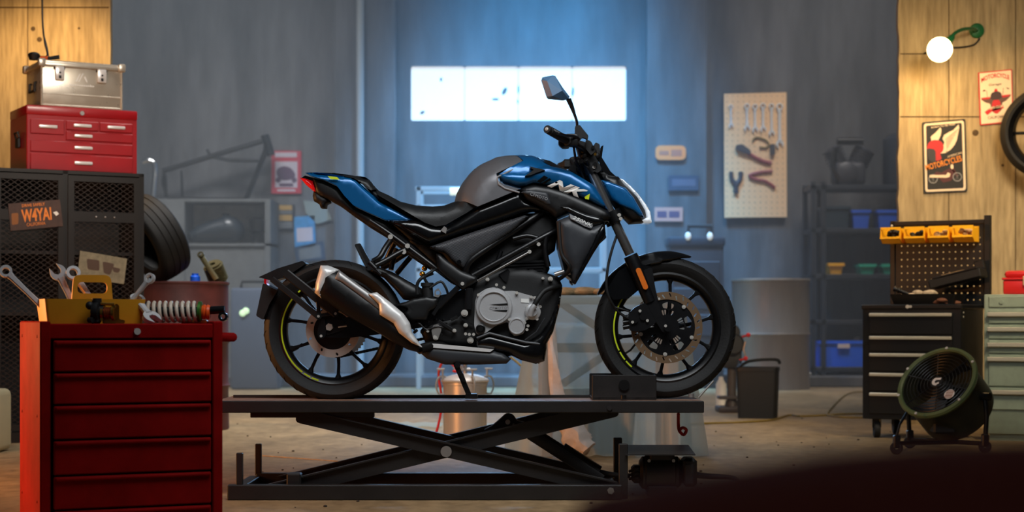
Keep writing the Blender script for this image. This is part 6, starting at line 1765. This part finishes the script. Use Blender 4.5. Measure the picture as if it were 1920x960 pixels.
m = MB(); c = Vector((FX(1352, Yg+.4), Yg+.4, 0)); m.lathe(c, (0, 0, 1), [(0, 0), (.04, 0), (.042, .01), (.042, .2), (.02, .24), (.018, .26), (0, .26)], 20); tag(m.build('white_bottle', M['white']), 'white bottle standing behind the pedestal grinder', 'bottle')
Yb = 5.4
wb = thing('waste_bin', 'black swing top waste bin right of the pedestal grinder', 'bin', (FX(1421, Yb), Yb, 0), R(-14))
m = MB(); hw2, hd = .148, .12
lo = rounded(rect(-hw2*.92, -hd*.92, hw2*.92, hd*.92), .03, 4); hi = rounded(rect(-hw2, -hd, hw2, hd), .035, 4)
hb0 = FZ(690, Yb)
m.ring_loft([[(x, y, 0) for x, y in lo], [(x, y, hb0) for x, y in hi], [(x*.94, y*.94, hb0) for x, y in hi], [(x*.85, y*.85, .02) for x, y in lo]]); m.build('bin_body', M['matte'], wb, local=True)
m = MB(); m.ring_loft([[(x*1.03, y*1.03, hb0-.02) for x, y in hi], [(x*1.03, y*1.03, hb0+.006) for x, y in hi], [(x*.96, y*.96, hb0+.008) for x, y in hi], [(x*.96, y*.96, hb0-.02) for x, y in hi]], caps=False)
m.prism([(-hd, hb0), (hd, hb0), (hd, hb0+.05), (hd*.6, hb0+.055)], ((-hw2, 0, 0), (0, 1, 0), (0, 0, 1)), (.012, 0, 0)); m.tube([(-hw2*.9, -hd, hb0), (-hw2*.4, -.02, hb0+.05), (hw2*.8, hd*.8, hb0+.06), (hw2, hd, hb0+.03)], .012, 8, smooth=4); m.build('bin_lid', M['satin'], wb, local=True)
m = MB(); pts = [P(1312, 800, 3.5), P(1330, 795, 3.7)]
def fl(px, py):
    Dd = CAMZ*FPX/(py-HOR); return Vector((( px-960)*Dd/FPX, Dd+CAMY, .007))
m.tube([fl(1290, 797), fl(1340, 795), fl(1400, 793), fl(1450, 789), fl(1480, 780), fl(1500, 782), fl(1550, 780), fl(1580, 778), fl(1640, 777)], .007, 8, smooth=5)
m.tube([fl(1550, 780), fl(1558, 768), fl(1580, 746), fl(1600, 737), fl(1640, 736)], .007, 8, smooth=5); m.tube([fl(1550, 780), fl(1580, 784), fl(1640, 785)], .007, 8, smooth=5)
tag(m.build('extension_cable', M['cordy']), 'yellow extension cable running over the floor to the black cart', 'cable')
m = MB(); m.tube([fl(478, 856), fl(560, 862), fl(640, 868)], .003, 6, smooth=4); tag(m.build('twig', M['burlap']), 'thin brown twig on the floor left of the scissor arms', 'twig')
random.seed(31)
m = MB()
for k in range(110):
    px = random.uniform(430, 1680); py = random.uniform(775, 955); p = fl(px, py); r_ = random.uniform(.003, .009)
    m.sphere((p.x, p.y, r_*.4), r_, (1, random.uniform(.6, 1), .6), 7, 5)
tag(m.build('floor_grit', mat('dark_grit', (52, 44, 36), .9)), 'scattered dark grit and pebbles over the concrete floor', 'grit', None, 'stuff')

# ================================================================ the far wall
Yw = 11.98
m = MB(); x = FX(675.5, Yw-.25); m.cyl((x, Yw-.25, ZS), (x, Yw-.25, H), .042, n=20); struct(m.build('trim_5', M['conduit']))
# wall shelf cabinet with a fuel tank
Yk_ = 11.5
cab2 = thing('shelf_cabinet', 'grey open shelf cabinet with a fuel tank on the far wall left', 'cabinet', (FX(420, Yk_), Yk_, ZS))
x0, x1 = FX(272, Yk_-.2), FX(507, Yk_-.2); za, zb = FZ(456, Yk_-.2), FZ(378, Yk_-.2)
m = MB(); m.box((x0, Yk_-.2, zb), (x1, Yw, zb+.03)); m.box((x0, Yk_-.2, za-.03), (x1, Yw, za)); m.box((x1-.06, Yk_-.2, ZS), (x1, Yw, zb)); m.box((x0, Yk_-.2, ZS), (FX(346, Yk_-.2), Yw, zb)); m.box((x0, Yk_-.17, ZS), (x1, Yk_-.14, za-.03)); m.build('carcass', M['ply'], cab2); m = MB(); m.box((x0, Yw-.14, ZS), (x1, Yw-.11, zb)); m.build('back_board', mat('pale_back_board', (206, 204, 198), .7, var=.15), cab2)
ftk = thing('spare_fuel_tank', 'black teardrop fuel tank on the shelf of the far cabinet', 'fuel tank', (FX(405, Yk_), Yk_, za))
pf = Puff([(352, 440), (365, 424), (390, 412), (415, 404), (424, 400), (438, 402), (452, 412), (460, 428), (456, 444), (440, 453), (400, 454), (366, 452)], Yc=Yk_, rim=.03, bulge=.12, rad=26, smooth=3, step=6); m = MB(); pf.mesh(m)
dz = za - min(p.z for p in m.v)
m.v = [p + Vector((0, 0, dz)) for p in m.v]; m.build('tank_shell', mat('slate_black_paint', (34, 42, 50), .35, coat=.3), ftk)
m = MB(); c = P(424, 402, Yk_); m.cyl(c + Vector((0, 0, dz-.01)), c + Vector((0, 0, dz+.03)), .04); m.build('filler_cap', M['matte'], ftk)
m = MB(); c = Vector((FX(482, Yk_), Yk_, za)); m.lathe(c, (0, 0, 1), [(0, 0), (.06, 0), (.06, .12), (.085, .14), (.085, .26), (.05, .29), (0, .29)], 24); tag(m.build('tin', M['exh']), 'grey tin beside the fuel tank on the far shelf', 'tin')
# motorcycle frame and chrome pipe leaning above the cabinet
fm = thing('bare_chassis', 'bare black motorcycle frame standing on the far cabinet', 'chassis', (FX(400, 11.7), 11.7, zb+.03))
Yf_ = 11.7; off = (zb+.03+.025) - FZ(375, Yf_)
def ff(name, pts, r): 
    m = MB(); m.tube([P(x, y, Yf_ + (q_[2] if len(q_) > 2 else 0)) + Vector((0, 0, off)) for q_ in pts for x, y in [q_[:2]]], r, 10); m.build(name, M['blkmet'], fm)
ff('frame_tube', [(305, 322), (320, 318), (395, 295), (500, 264)], .028)
ff('frame_tube', [(500, 264), (498, 285), (480, 330), (462, 375)], .03)
ff('frame_tube', [(462, 375), (380, 375), (315, 372), (305, 345), (308, 322)], .02)
ff('frame_tube', [(395, 295), (430, 302), (485, 303)], .02)
ff('frame_tube', [(395, 295), (388, 282)], .014)
ff('frame_tube', [(310, 330), (311, 372)], .018)
ff('frame_tube', [(340, 322), (342, 372)], .012)
m = MB(); c = P(500, 266, Yf_) + Vector((0, 0, off)); dd = Vector((.05, 0, -.16)); m.cyl(c - dd*.4, c + dd, .045); m.build('steering_head', M['blkmet'], fm)
m = MB(); m.tube([P(268, 304, 11.6), P(278, 301, 11.6), P(289, 306, 11.6), P(291, 322, 11.6), P(289, 345, 11.6), Vector((FX(286, 11.6), 11.6, zb+.03))], .036, 14, smooth=4); tag(m.build('exhaust_pipe', M['chrome']), 'bent chrome exhaust pipe standing on the far cabinet', 'pipe')
# posters on the far wall
def poster(name, label, pts, mt, Y=Yw, extra=()):
    t = thing(name, label, 'poster', (sum(p[0] for p in [ (FX(q[0], Y),) for q in pts])/len(pts), Y, FZ(max(q[1] for q in pts), Y)))
    m = MB(); m.pxprism(pts, Y-.012, Y+.015, ref=Y); b = m.build('panel', mt, t)
    for nm, ps, m2, k in extra:
        e = MB()
        for p in ps: e.pxprism(p, Y-.012-.002*k, Y-.011-.002*k, ref=Y)
        e.build(nm, m2, b)
    return t, b
PG = mat('poster_pale_print', (196, 186, 196), .7); PD = mat('poster_dark_print', (92, 66, 92), .7)
t_, b_p = poster('wall_poster', 'red poster on the far wall left of the motorcycle tail', rect(509, 283, 565, 363), M['ironred'], Yw, [
    ('printed_title', [rect(516, 286, 557, 295)], PG, 1), ('printed_field', [rect(516, 303, 558, 352)], PG, 1),
    ('printed_machine', [smooth2([(520, 318), (532, 312), (546, 316), (554, 328), (548, 336), (530, 338), (520, 330)], 3), circ(522, 338, 5, 12), circ(552, 338, 5, 12), rect(524, 344, 550, 350)], PD, 2), ('printed_caption', [rect(520, 355, 554, 359)], PG, 1)])
poster('wall_frame', 'dark framed picture with yellow bands under the red poster', rect(519, 384, 552, 430), M['shelf'], Yw, [('printed_band', [rect(523, 385, 548, 394), rect(523, 403, 548, 414)], mat('faded_ochre', (178, 140, 76), .7), 1), ('printed_field', [rect(523, 416, 548, 428), rect(523, 395, 548, 401)], M['ply'], 1)])
poster('wall_poster', 'bright blue poster with pale centre behind the rear wheel', [(551, 407), (590, 404), (592, 462), (553, 465)], M['backp'], Yw, [('printed_field', [[(556, 428), (586, 426), (587, 452), (557, 454)]], PG, 1)])
poster('wall_poster', 'pale grey print pinned right of the blue poster', [(569, 376), (608, 380), (622, 412), (594, 420), (574, 400)], mat('faded_green_paper', (132, 142, 138), .7), Yw)
poster('wall_frame', 'dark blue framed picture below the bright blue poster', [(551, 464), (606, 452), (610, 486), (556, 492)], mat('dark_blue_frame', (40, 62, 84), .6), Yw, [('printed_field', [[(560, 468), (600, 459), (603, 482), (562, 488)]], M['ply'], 1)])
poster('oval_sign', 'orange rounded sign right of the window', rounded(rect(1229, 273, 1286, 300), 10), mat('faded_orange_sign', (244, 140, 72), .6), YW-.2, [('printed_line', [rect(1236, 283, 1254, 291), rect(1258, 281, 1278, 293)], mat('orange_print', (190, 110, 80), .6), 1)])
poster('wall_plate', 'dark blue grey plate below the orange sign', rect(1253, 329, 1310, 357), mat('slate_plate', (44, 58, 78), .6), YW-.2, [('printed_field', [rect(1260, 336, 1304, 349)], mat('slate_print', (84, 86, 104), .6), 1)])
poster('wall_plate', 'pinkish number plate above the far black toolbox', rect(1227, 389, 1280, 415), mat('pink_plate', (206, 146, 128), .6), YW-.2, [('printed_line', [rect(1232, 396, 1250, 408), rect(1254, 396, 1274, 408)], PD, 1)])

# tubular white rack under the window
rk = thing('tubular_rack', 'white tubular rack under the bright window', 'rack', (FX(960, 10.6), 10.6, 0))
Yr = 10.6
for x in (785, 1133):
    for dy in (0, .5):
        m = MB(); m.box((FX(x, Yr)-.024, Yr+dy-.02, 0 if Yr+dy < YS else ZS), (FX(x, Yr)+.024, Yr+dy+.02, FZ(350, Yr)), .003); m.build('upright', M['conduit'], rk)
for y in (353, 387, 505, 610):
    m = MB()
    for dy in (0, .5): m.box((FX(779, Yr), Yr+dy-.02, FZ(y+5, Yr)), (FX(1139, Yr), Yr+dy+.02, FZ(y-3, Yr)), .003)
    m.build('shelf_rail', M['conduit'], rk)
tl = thing('tube_lamp', 'short glowing lamp on the white rack left of the fuel tank', 'lamp', (FX(856, Yr-.06), Yr-.06, FZ(366, Yr-.06)))
m = MB(); m.cyl(P(844, 359, Yr-.06), P(900, 359, Yr-.06), .038, n=16); m.build('tube', mat('lit_tube', (226, 240, 222), .4, emit=1.1), tl)
m = MB(); m.cyl(P(900, 359, Yr-.06), P(912, 359, Yr-.06), .045, n=16); m.build('holder', M['ply'], tl)
# far black toolbox with handle
tb = thing('far_toolbox', 'black rolling toolbox with carrying handle below the pegboard', 'toolbox', (FX(1305, 10.9), 10.9, 0))
Yq2 = 10.7
m = MB(); m.box((FX(1256, Yq2), Yq2, 0), (FX(1357, Yq2), Yq2+.4, FZ(446, Yq2)), .02, seg=2); tbb = m.build('body', M['shelf'], tb)
m = MB(); m.box((FX(1253, Yq2), Yq2-.02, FZ(462, Yq2)), (FX(1360, Yq2), Yq2+.42, FZ(444, Yq2)), .02, seg=2); m.build('lid', mat('slate_plastic', (36, 46, 58), .5), tb)
m = MB()
for z in (490, 540, 590): m.box((FX(1262, Yq2), Yq2-.012, FZ(z+40, Yq2)), (FX(1350, Yq2), Yq2+.01, FZ(z, Yq2)), .008)
m.build('drawer', mat('slate_plastic_dark', (30, 38, 48), .5), tb)
m = MB(); m.tube([P(1291, 446, Yq2+.15), P(1291, 424, Yq2+.15), P(1334, 424, Yq2+.15), P(1334, 446, Yq2+.15)], .022, 8); m.build('handle', M['matte'], tb)
for x in (1290, 1331):
    m = MB(); m.sphere(P(x, 443, Yq2-.02), .034, (.9, .6, 1.25), 16, 12); tag(m.build('reflector', mat('white_catch_added_glow', (236, 240, 236), .3, emit=.35) if x == 1290 else bpy.data.materials['white_catch_added_glow'], tb), 'round white catch')  # the catches are no lamps; a weak glow is put into their material
M['bright_tool'] = mat('bright_tool_steel', (236, 236, 232), .35, metal=.15)
# pegboard with hand tools
pgb = thing('wall_pegboard', 'pale pegboard with hung hand tools on the far wall', 'pegboard', (FX(1416, Yw), Yw, FZ(408, Yw)))
hl = []
for i in range(11):
    for j in range(22): hl.append(circ(1363+i*10.5, 180+j*10.5, 1.1, 6))
m = MB(); m.pxprism([(1357.5, 176), (1474.5, 173), (1475.5, 407), (1358.5, 408)], Yw-.045, Yw-.033, holes=hl, ref=Yw-.045); m.build('board', M['peg'], pgb)
m = MB(); m.pxprism([(1358.5, 177), (1473.5, 174), (1474.5, 406), (1359.5, 407)], Yw-.030, Yw-.022, holes=[[(1361, 180), (1471, 177), (1472, 403), (1362, 404)]], ref=Yw-.045); m.build('batten', mat('pegboard_batten_wood', (120, 100, 80), .8), pgb)  # plain brown wood frame behind the board
Yh = Yw-.06
names = ['short wrench at the left end of the pegboard row', 'second wrench from the left on the far pegboard', 'third wrench from the left on the far pegboard', 'fourth wrench from the left on the far pegboard', 'fifth wrench from the left on the far pegboard', 'longest wrench at the right end of the pegboard row']
for i, (x, y0, y1) in enumerate(((1371, 200, 236), (1401, 199, 240), (1416, 200, 243), (1431, 198, 242), (1447, 199, 250), (1462, 200, 270))):
    t = wrench('hanging_wrench', names[i], P(x, y1, Yh), P(x-.5, y0, Yh), (.031 if i else .024) + (.008 if i == 5 else 0), ('open', 'ring'), (0, -1, 0), 'bright_tool')
    t['group'] = 'wrenches hung on the far pegboard'
pl_ = thing('hanging_pliers', 'grey pliers hanging open jawed at the lower left of the pegboard', 'pliers', P(1380, 365, Yh))
m = MB(); m.tube([P(1371, 322, Yh), P(1372, 336, Yh), P(1379, 346, Yh), P(1379, 362, Yh)], [.024, .026, .028, .022], 10, smooth=3); m.tube([P(1389, 322, Yh), P(1388, 336, Yh), P(1381, 346, Yh), P(1381, 362, Yh)], [.024, .026, .028, .022], 10, smooth=3); m.build('pliers_body', mat('slate_tool_steel', (66, 64, 72), .45), pl_)
def htool(name, label, cat, pts, r, mt, head=None, hm=None):
    t = thing(name, label, cat, P(*pts[-1], Yh)); m = MB(); m.tube([P(*q, Yh) for q in pts], r, 8, smooth=3); m.build('shaft' if head else 'handle', M[mt], t)
    if head: 
        m = MB(); m.pxprism(head, Yh-.03, Yh+.02); m.build('head', hm, t)
    return t
DR = mat('dull_red_grip', (150, 56, 58), .5); M['dullred'] = DR; M['toolgrey'] = mat('dull_tool_grey', (70, 66, 70), .5)
htool('bolt_cutter', 'red handled cutter hanging in the middle of the pegboard', 'cutter', [(1400, 285), (1412, 293), (1430, 302), (1447, 306)], .022, 'dullred', rounded([(1380, 272), (1392, 270), (1408, 282), (1408, 290), (1394, 286), (1380, 280)], 3), M['toolgrey'])
htool('pipe_wrench', 'red handled pipe wrench low on the pegboard', 'wrench', [(1448, 321), (1425, 323), (1405, 329), (1416, 336), (1436, 340), (1453, 352)], .018, 'dullred')
htool('coiled_cord', 'yellow cord loop hung right of centre on the pegboard', 'cord', [(1411, 266), (1416, 258), (1430, 260), (1441, 268), (1438, 277), (1424, 276)], .010, 'cordy', rounded([(1444, 270), (1453, 270), (1454, 290), (1445, 290)], 3), M['toolgrey'])
# big galvanised drum and shelf
m = MB(); Yd = 10.6; gx0, gx1 = FX(1372, Yd), FX(1518, Yd); c = Vector(((gx0+gx1)/2, Yd, 0)); r_ = (gx1-gx0)/2; hz = FZ(523, Yd)
m.lathe(c, (0, 0, 1), [(0, 0), (r_, 0), (r_, .02), (r_-.004, .05), (r_-.004, hz*.48), (r_+.006, hz*.5), (r_-.004, hz*.52), (r_-.004, hz-.04), (r_+.006, hz-.02), (r_, hz), (r_-.02, hz), (r_-.03, hz-.05), (0, hz-.06)], 72)
tag(m.build('metal_drum', M['galv']), 'large galvanised metal drum in front of the far wall', 'drum')
Ysx = 11.2
sh = thing('shelf_unit', 'dark steel shelf unit on the step at the far right', 'shelf', (FX(1610, Ysx), Ysx, ZS))
sx0, sx1 = FX(1521, Ysx), FX(1712, Ysx)
for y in (Ysx, Ysx+.5):
    for x in (sx0, sx1-.06, sx0 + (.11 if y == Ysx else .16)):
        m = MB(); m.box((x, y, ZS), (x+.05, y+.05, FZ(340, Ysx)), .003); m.build('post', M['shelf'], sh)
SZ = [FZ(q, Ysx) for q in (346, 428, 514, 600, 688)]
for z in SZ:
    m = MB(); m.box((sx0, Ysx, z-.05), (sx1, Ysx+.55, z), .004); m.build('shelf_board', M['shelf'], sh)
eg = thing('spare_engine', 'dark spare engine on top of the far shelf unit', 'engine', (FX(1592, 11.4), 11.4, SZ[0]))
m = MB(); c = Vector((FX(1592, 11.4), 11.45, SZ[0])); 
m.box(c + Vector((-.17, -.15, 0)), c + Vector((.17, .15, .26)), .06, seg=3)
for s in (-1, 1):
    ax = Vector((s*.45, 0, .9)).normalized(); pr = [(.03, 0)]
    for i in range(7): pr += [(.085, .02+i*.034), (.115, .022+i*.034), (.115, .036+i*.034), (.085, .038+i*.034)]
    pr += [(.05, .27), (0, .27)]; m.lathe(c + Vector((s*.07, 0, .18)), ax, pr, 20)
m.lathe(c + Vector((-.05, -.15, .13)), (0, -1, 0), [(.12, 0), (.12, .03), (.09, .05), (0, .05)], 28); m.build('engine_casing', mat('dull_engine_metal', (50, 50, 56), .5), eg)
m = MB(); m.cyl(c + Vector((-.14, -.1, .48)), c + Vector((.14, -.1, .48)), .04); m.tube([c + Vector((-.16, -.12, .4)), c + Vector((-.2, -.16, .2)), c + Vector((-.12, -.18, .04))], .03, 10, smooth=4); m.build('intake_pipe', M['exh'], eg)
m = MB(); c = Vector((FX(1690, 11.4), 11.4, SZ[0])); m.lathe(c, (0, 0, 1), [(0, 0), (.19, 0), (.20, .02), (.20, .5), (.12, .56), (0, .57)], 28); tag(m.build('canister', M['shelf']), 'dark round canister on the shelf top beside the pillar', 'canister')
def crate(name, label, x0, x1, z, h, mt, Y=11.25, d=.32, rim=.012):
    t = thing(name, label, 'bin', (FX((x0+x1)/2, Y), Y+d/2, z)); w_ = FX(x1, Y)-FX(x0, Y)
    m = MB(); tray(m, w_, d, h, .008, .02); o = m.build('bin_body', mt if not isinstance(mt, str) else M[mt], t, local=True)
    for v in o.data.vertices: v.co.x -= w_/2; v.co.y -= d/2
    m = MB(); m.ring_loft([[(x, y, zz_) for x, y in rounded(rect(-w_/2-rim, -d/2-rim, w_/2+rim, d/2+rim), .015, 3)] for zz_ in (h-.03, h)] + [[(x, y, zz_) for x, y in rounded(rect(-w_/2+.004, -d/2+.004, w_/2-.004, d/2-.004), .015, 3)] for zz_ in (h, h-.03)], caps=False); m.build('bin_rim', mt if not isinstance(mt, str) else M[mt], t, local=True)
    return t
crate('storage_bin', 'dark slate box on the second shelf of the far unit', 1544, 1594, SZ[1], .24, mat('slate_box', (34, 50, 62), .5))
BL2 = mat('faded_blue_plastic', (40, 90, 200), .5)
crate('storage_bin', 'left blue bin on the second shelf, beside the slate box', 1598, 1632, SZ[1], .20, BL2)
crate('storage_bin', 'right blue bin on the second shelf, nearest the pillar', 1646, 1684, SZ[1], .20, BL2)
crate('storage_bin', 'yellow bin on the third shelf of the far unit', 1554, 1582, SZ[2], .12, 'binyel')
crate('storage_bin', 'left teal bin on the third shelf, right of the yellow bin', 1612, 1642, SZ[2], .11, 'teal')
crate('storage_bin', 'right teal bin on the third shelf, nearest the pillar', 1655, 1686, SZ[2], .11, 'teal')
bc_ = crate('storage_crate', 'large blue crate with a label on the bottom shelf', 1535, 1640, SZ[4], .28, 'bluep')
m = MB(); w_ = FX(1640, 11.25)-FX(1535, 11.25); m.box((-w_/2+.20, -.185, .20), (-w_/2+.33, -.172, .245), .002); m.build('crate_label', mat('crate_label_white', (220, 200, 196), .6), bc_, local=True)
m = MB(); m.tube([P(1606, 633, 11.4), P(1609, 645, 11.4), P(1606, 655, 11.4)], .03, 8); tag(m.build('plastic_bottle', M['conduit']), 'pale bottle neck standing in the blue crate', 'bottle')
for i, x in enumerate((1502, 1516)):
    m = MB(); c = Vector((FX(x, 11.06), 11.08, ZS)); m.sphere(c + Vector((0, 0, .022)), .030, (1.1, 1, .72), 12, 8); tag(m.build('white_pebble', M['white']), ['left of two white crumpled scraps on the far step', 'right of two white crumpled scraps on the far step'][i], 'scrap', 'white scraps on the far step')
# box with green light at the far left
gb = thing('battery_charger', 'dark charger with glowing green lights behind the drum', 'charger', (FX(462, 10.4), 10.4, 0))
m = MB(); m.box((FX(432, 10.4), 10.4, 0), (FX(520, 10.4), 10.8, FZ(540, 10.4)), .03, seg=2); m.build('case', mat('dark_blue_case', (84, 96, 116), .5), gb)
m = MB()
for q in ((455, 587), (461, 583)): m.sphere(P(*q, 10.39), .034, (1, .5, 1), 14, 10)
m.build('indicator_light', mat('green_white_glow', (200, 236, 190), .4, emit=1.0), gb)
m = MB(); m.tube([P(452, 540, 10.6), P(454, 528, 10.6), P(498, 528, 10.6), P(500, 540, 10.6)], .016, 8); m.build('handle', M['matte'], gb)
# ================================================================ haze, light, camera
hz_ = MB().box((-WX+.02, 4.7, .002), (WX-.02, YW-.02, H-.02)).build('haze', mat('haze_surface', (255, 255, 255)), None, flat=True)
hm = bpy.data.materials.new('bluish_smoke'); hm.use_nodes = True
nt = hm.node_tree
for n_ in list(nt.nodes): nt.nodes.remove(n_)
o_ = nt.nodes.new('ShaderNodeOutputMaterial'); vsn = nt.nodes.new('ShaderNodeVolumeScatter')
vsn.inputs['Color'].default_value = (.86, .93, 1, 1); vsn.inputs['Density'].default_value = .034; vsn.inputs['Anisotropy'].default_value = .25
nt.links.new(vsn.outputs[0], o_.inputs['Volume'])
hz_.data.materials.clear(); hz_.data.materials.append(hm)
tag(hz_, 'thin bluish smoke filling the back of the workshop', 'smoke', None, 'stuff')

def area(name, loc, target, sx, sy, watts, col, spread=180):
    l = bpy.data.lights.new(name, 'AREA'); l.shape = 'RECTANGLE'; l.size = sx; l.size_y = sy; l.energy = watts; l.color = col; l.spread = R(spread)
    o = bpy.data.objects.new(name, l); COL.objects.link(o); o.location = loc
    o.rotation_euler = (Vector(target) - Vector(loc)).to_track_quat('-Z', 'Y').to_euler()
    return o
def point(name, loc, r, watts, col):
    l = bpy.data.lights.new(name, 'POINT'); l.energy = watts; l.color = col; l.shadow_soft_size = r
    o = bpy.data.objects.new(name, l); COL.objects.link(o); o.location = loc; return o
def spot(name, loc, target, watts, col, ang, blend=.6, r=.15):
    l = bpy.data.lights.new(name, 'SPOT'); l.energy = watts; l.color = col; l.spot_size = R(ang); l.spot_blend = blend; l.shadow_soft_size = r
    o = bpy.data.objects.new(name, l); COL.objects.link(o); o.location = loc
    o.rotation_euler = (Vector(target) - Vector(loc)).to_track_quat('-Z', 'Y').to_euler(); return o

BLUE = (.30, .58, 1.0); WARM = (1.0, .62, .26); NEUT = (1.0, .95, .88)
# daylight falling in through the window
area('window_daylight', ((wx0+wx1)/2, YW-.06, (wz0+wz1)/2), ((wx0+wx1)/2, 2, .6), 2.4, .55, 45, (.34, .62, 1), 170)
# unseen blue and white fill lights added high over the back room
spot('added_blue_fill', (.35, 8.6, 8.2), (.35, 11.4, 1.5), 11800, (.08, .45, .98), 46, 1.0, .4)
area('added_back_fill', (-3.3, 7.6, 6.4), (-3.3, 9.9, 0), 3.0, 1.4, 155, (.94, .97, 1), 100)
area('added_back_fill', (3.4, 8.6, 6.6), (3.0, 11.0, 0), 2.2, 1.2, 66, (1, .95, .90), 90)
# softbox over the motorcycle, and an unseen overhead fill added behind it
area('ceiling_softbox', (.3, -2.0, 3.0), (.05, .1, .7), 2.4, 1.2, 27, (.93, .97, 1), 100)
area('added_overhead_fill', (-.8, 3.6, 5.0), (-.9, 4.2, 0), 2.4, 1.2, 54, (1, .97, .94), 75)
# warm lamps: left wall (above the frame), right wall bulb, one at the left
spot('left_wall_lamp', (FX(90, 4.0), 3.7, 2.95), (FX(90, 4.6), 4.6, 1.7), 108, WARM, 120, .8, .08)
spot('right_wall_lamp', P(1762, 93, 4.6-.40) + Vector((-.02, -.09, -.05)), P(1800, 420, 4.6), 40, WARM, 165, .45, .06)
area('left_work_lamp', (-3.6, -.3, .9), (-1.6, .9, 1.0), .4, .6, 52, (1, .40, .12), 150)
spot('added_cabinet_spot', (-3.5, -.35, .9), (-1.72, -1.1, .42), 380, (1, .42, .14), 34, .7, .1)  # extra unseen spot, added to brighten the cabinet's left side
area('added_case_fill', (-1.5, .4, 3.1), (-2.6, 3.2, 1.6), .9, .5, 5, (1, .90, .76), 45)  # unseen fill added to brighten the case and the red chest
area('added_right_wall_fill', (3.2, 1.2, 3.0), (3.0, 4.6, .9), 1.0, .8, 30, (1, .80, .54), 80)  # unseen fill added to brighten the lower right wall

w_ = bpy.data.worlds.new('workshop_dusk'); SC.world = w_; w_.use_nodes = True
w_.node_tree.nodes['Background'].inputs[0].default_value = (.55, .62, .75, 1); w_.node_tree.nodes['Background'].inputs[1].default_value = .05

cd_ = bpy.data.cameras.new('camera'); cam = bpy.data.objects.new('camera', cd_); COL.objects.link(cam)
cam.location = (0, CAMY, CAMZ); cam.rotation_euler = (R(90), 0, 0)
cd_.sensor_width = 36; cd_.sensor_fit = 'HORIZONTAL'; cd_.lens = FPX/1920*36; cd_.shift_y = (HOR-480)/1920
cd_.clip_start = .05; cd_.clip_end = 60
cd_.dof.use_dof = True; cd_.dof.focus_distance = 6.86; cd_.dof.aperture_fstop = 3.1; cd_.dof.aperture_blades = 0
SC.camera = cam
SC.view_settings.view_transform = 'Standard'; SC.view_settings.look = 'None'; SC.view_settings.exposure = 0; SC.view_settings.gamma = 1; SC.view_settings.use_curve_mapping = False
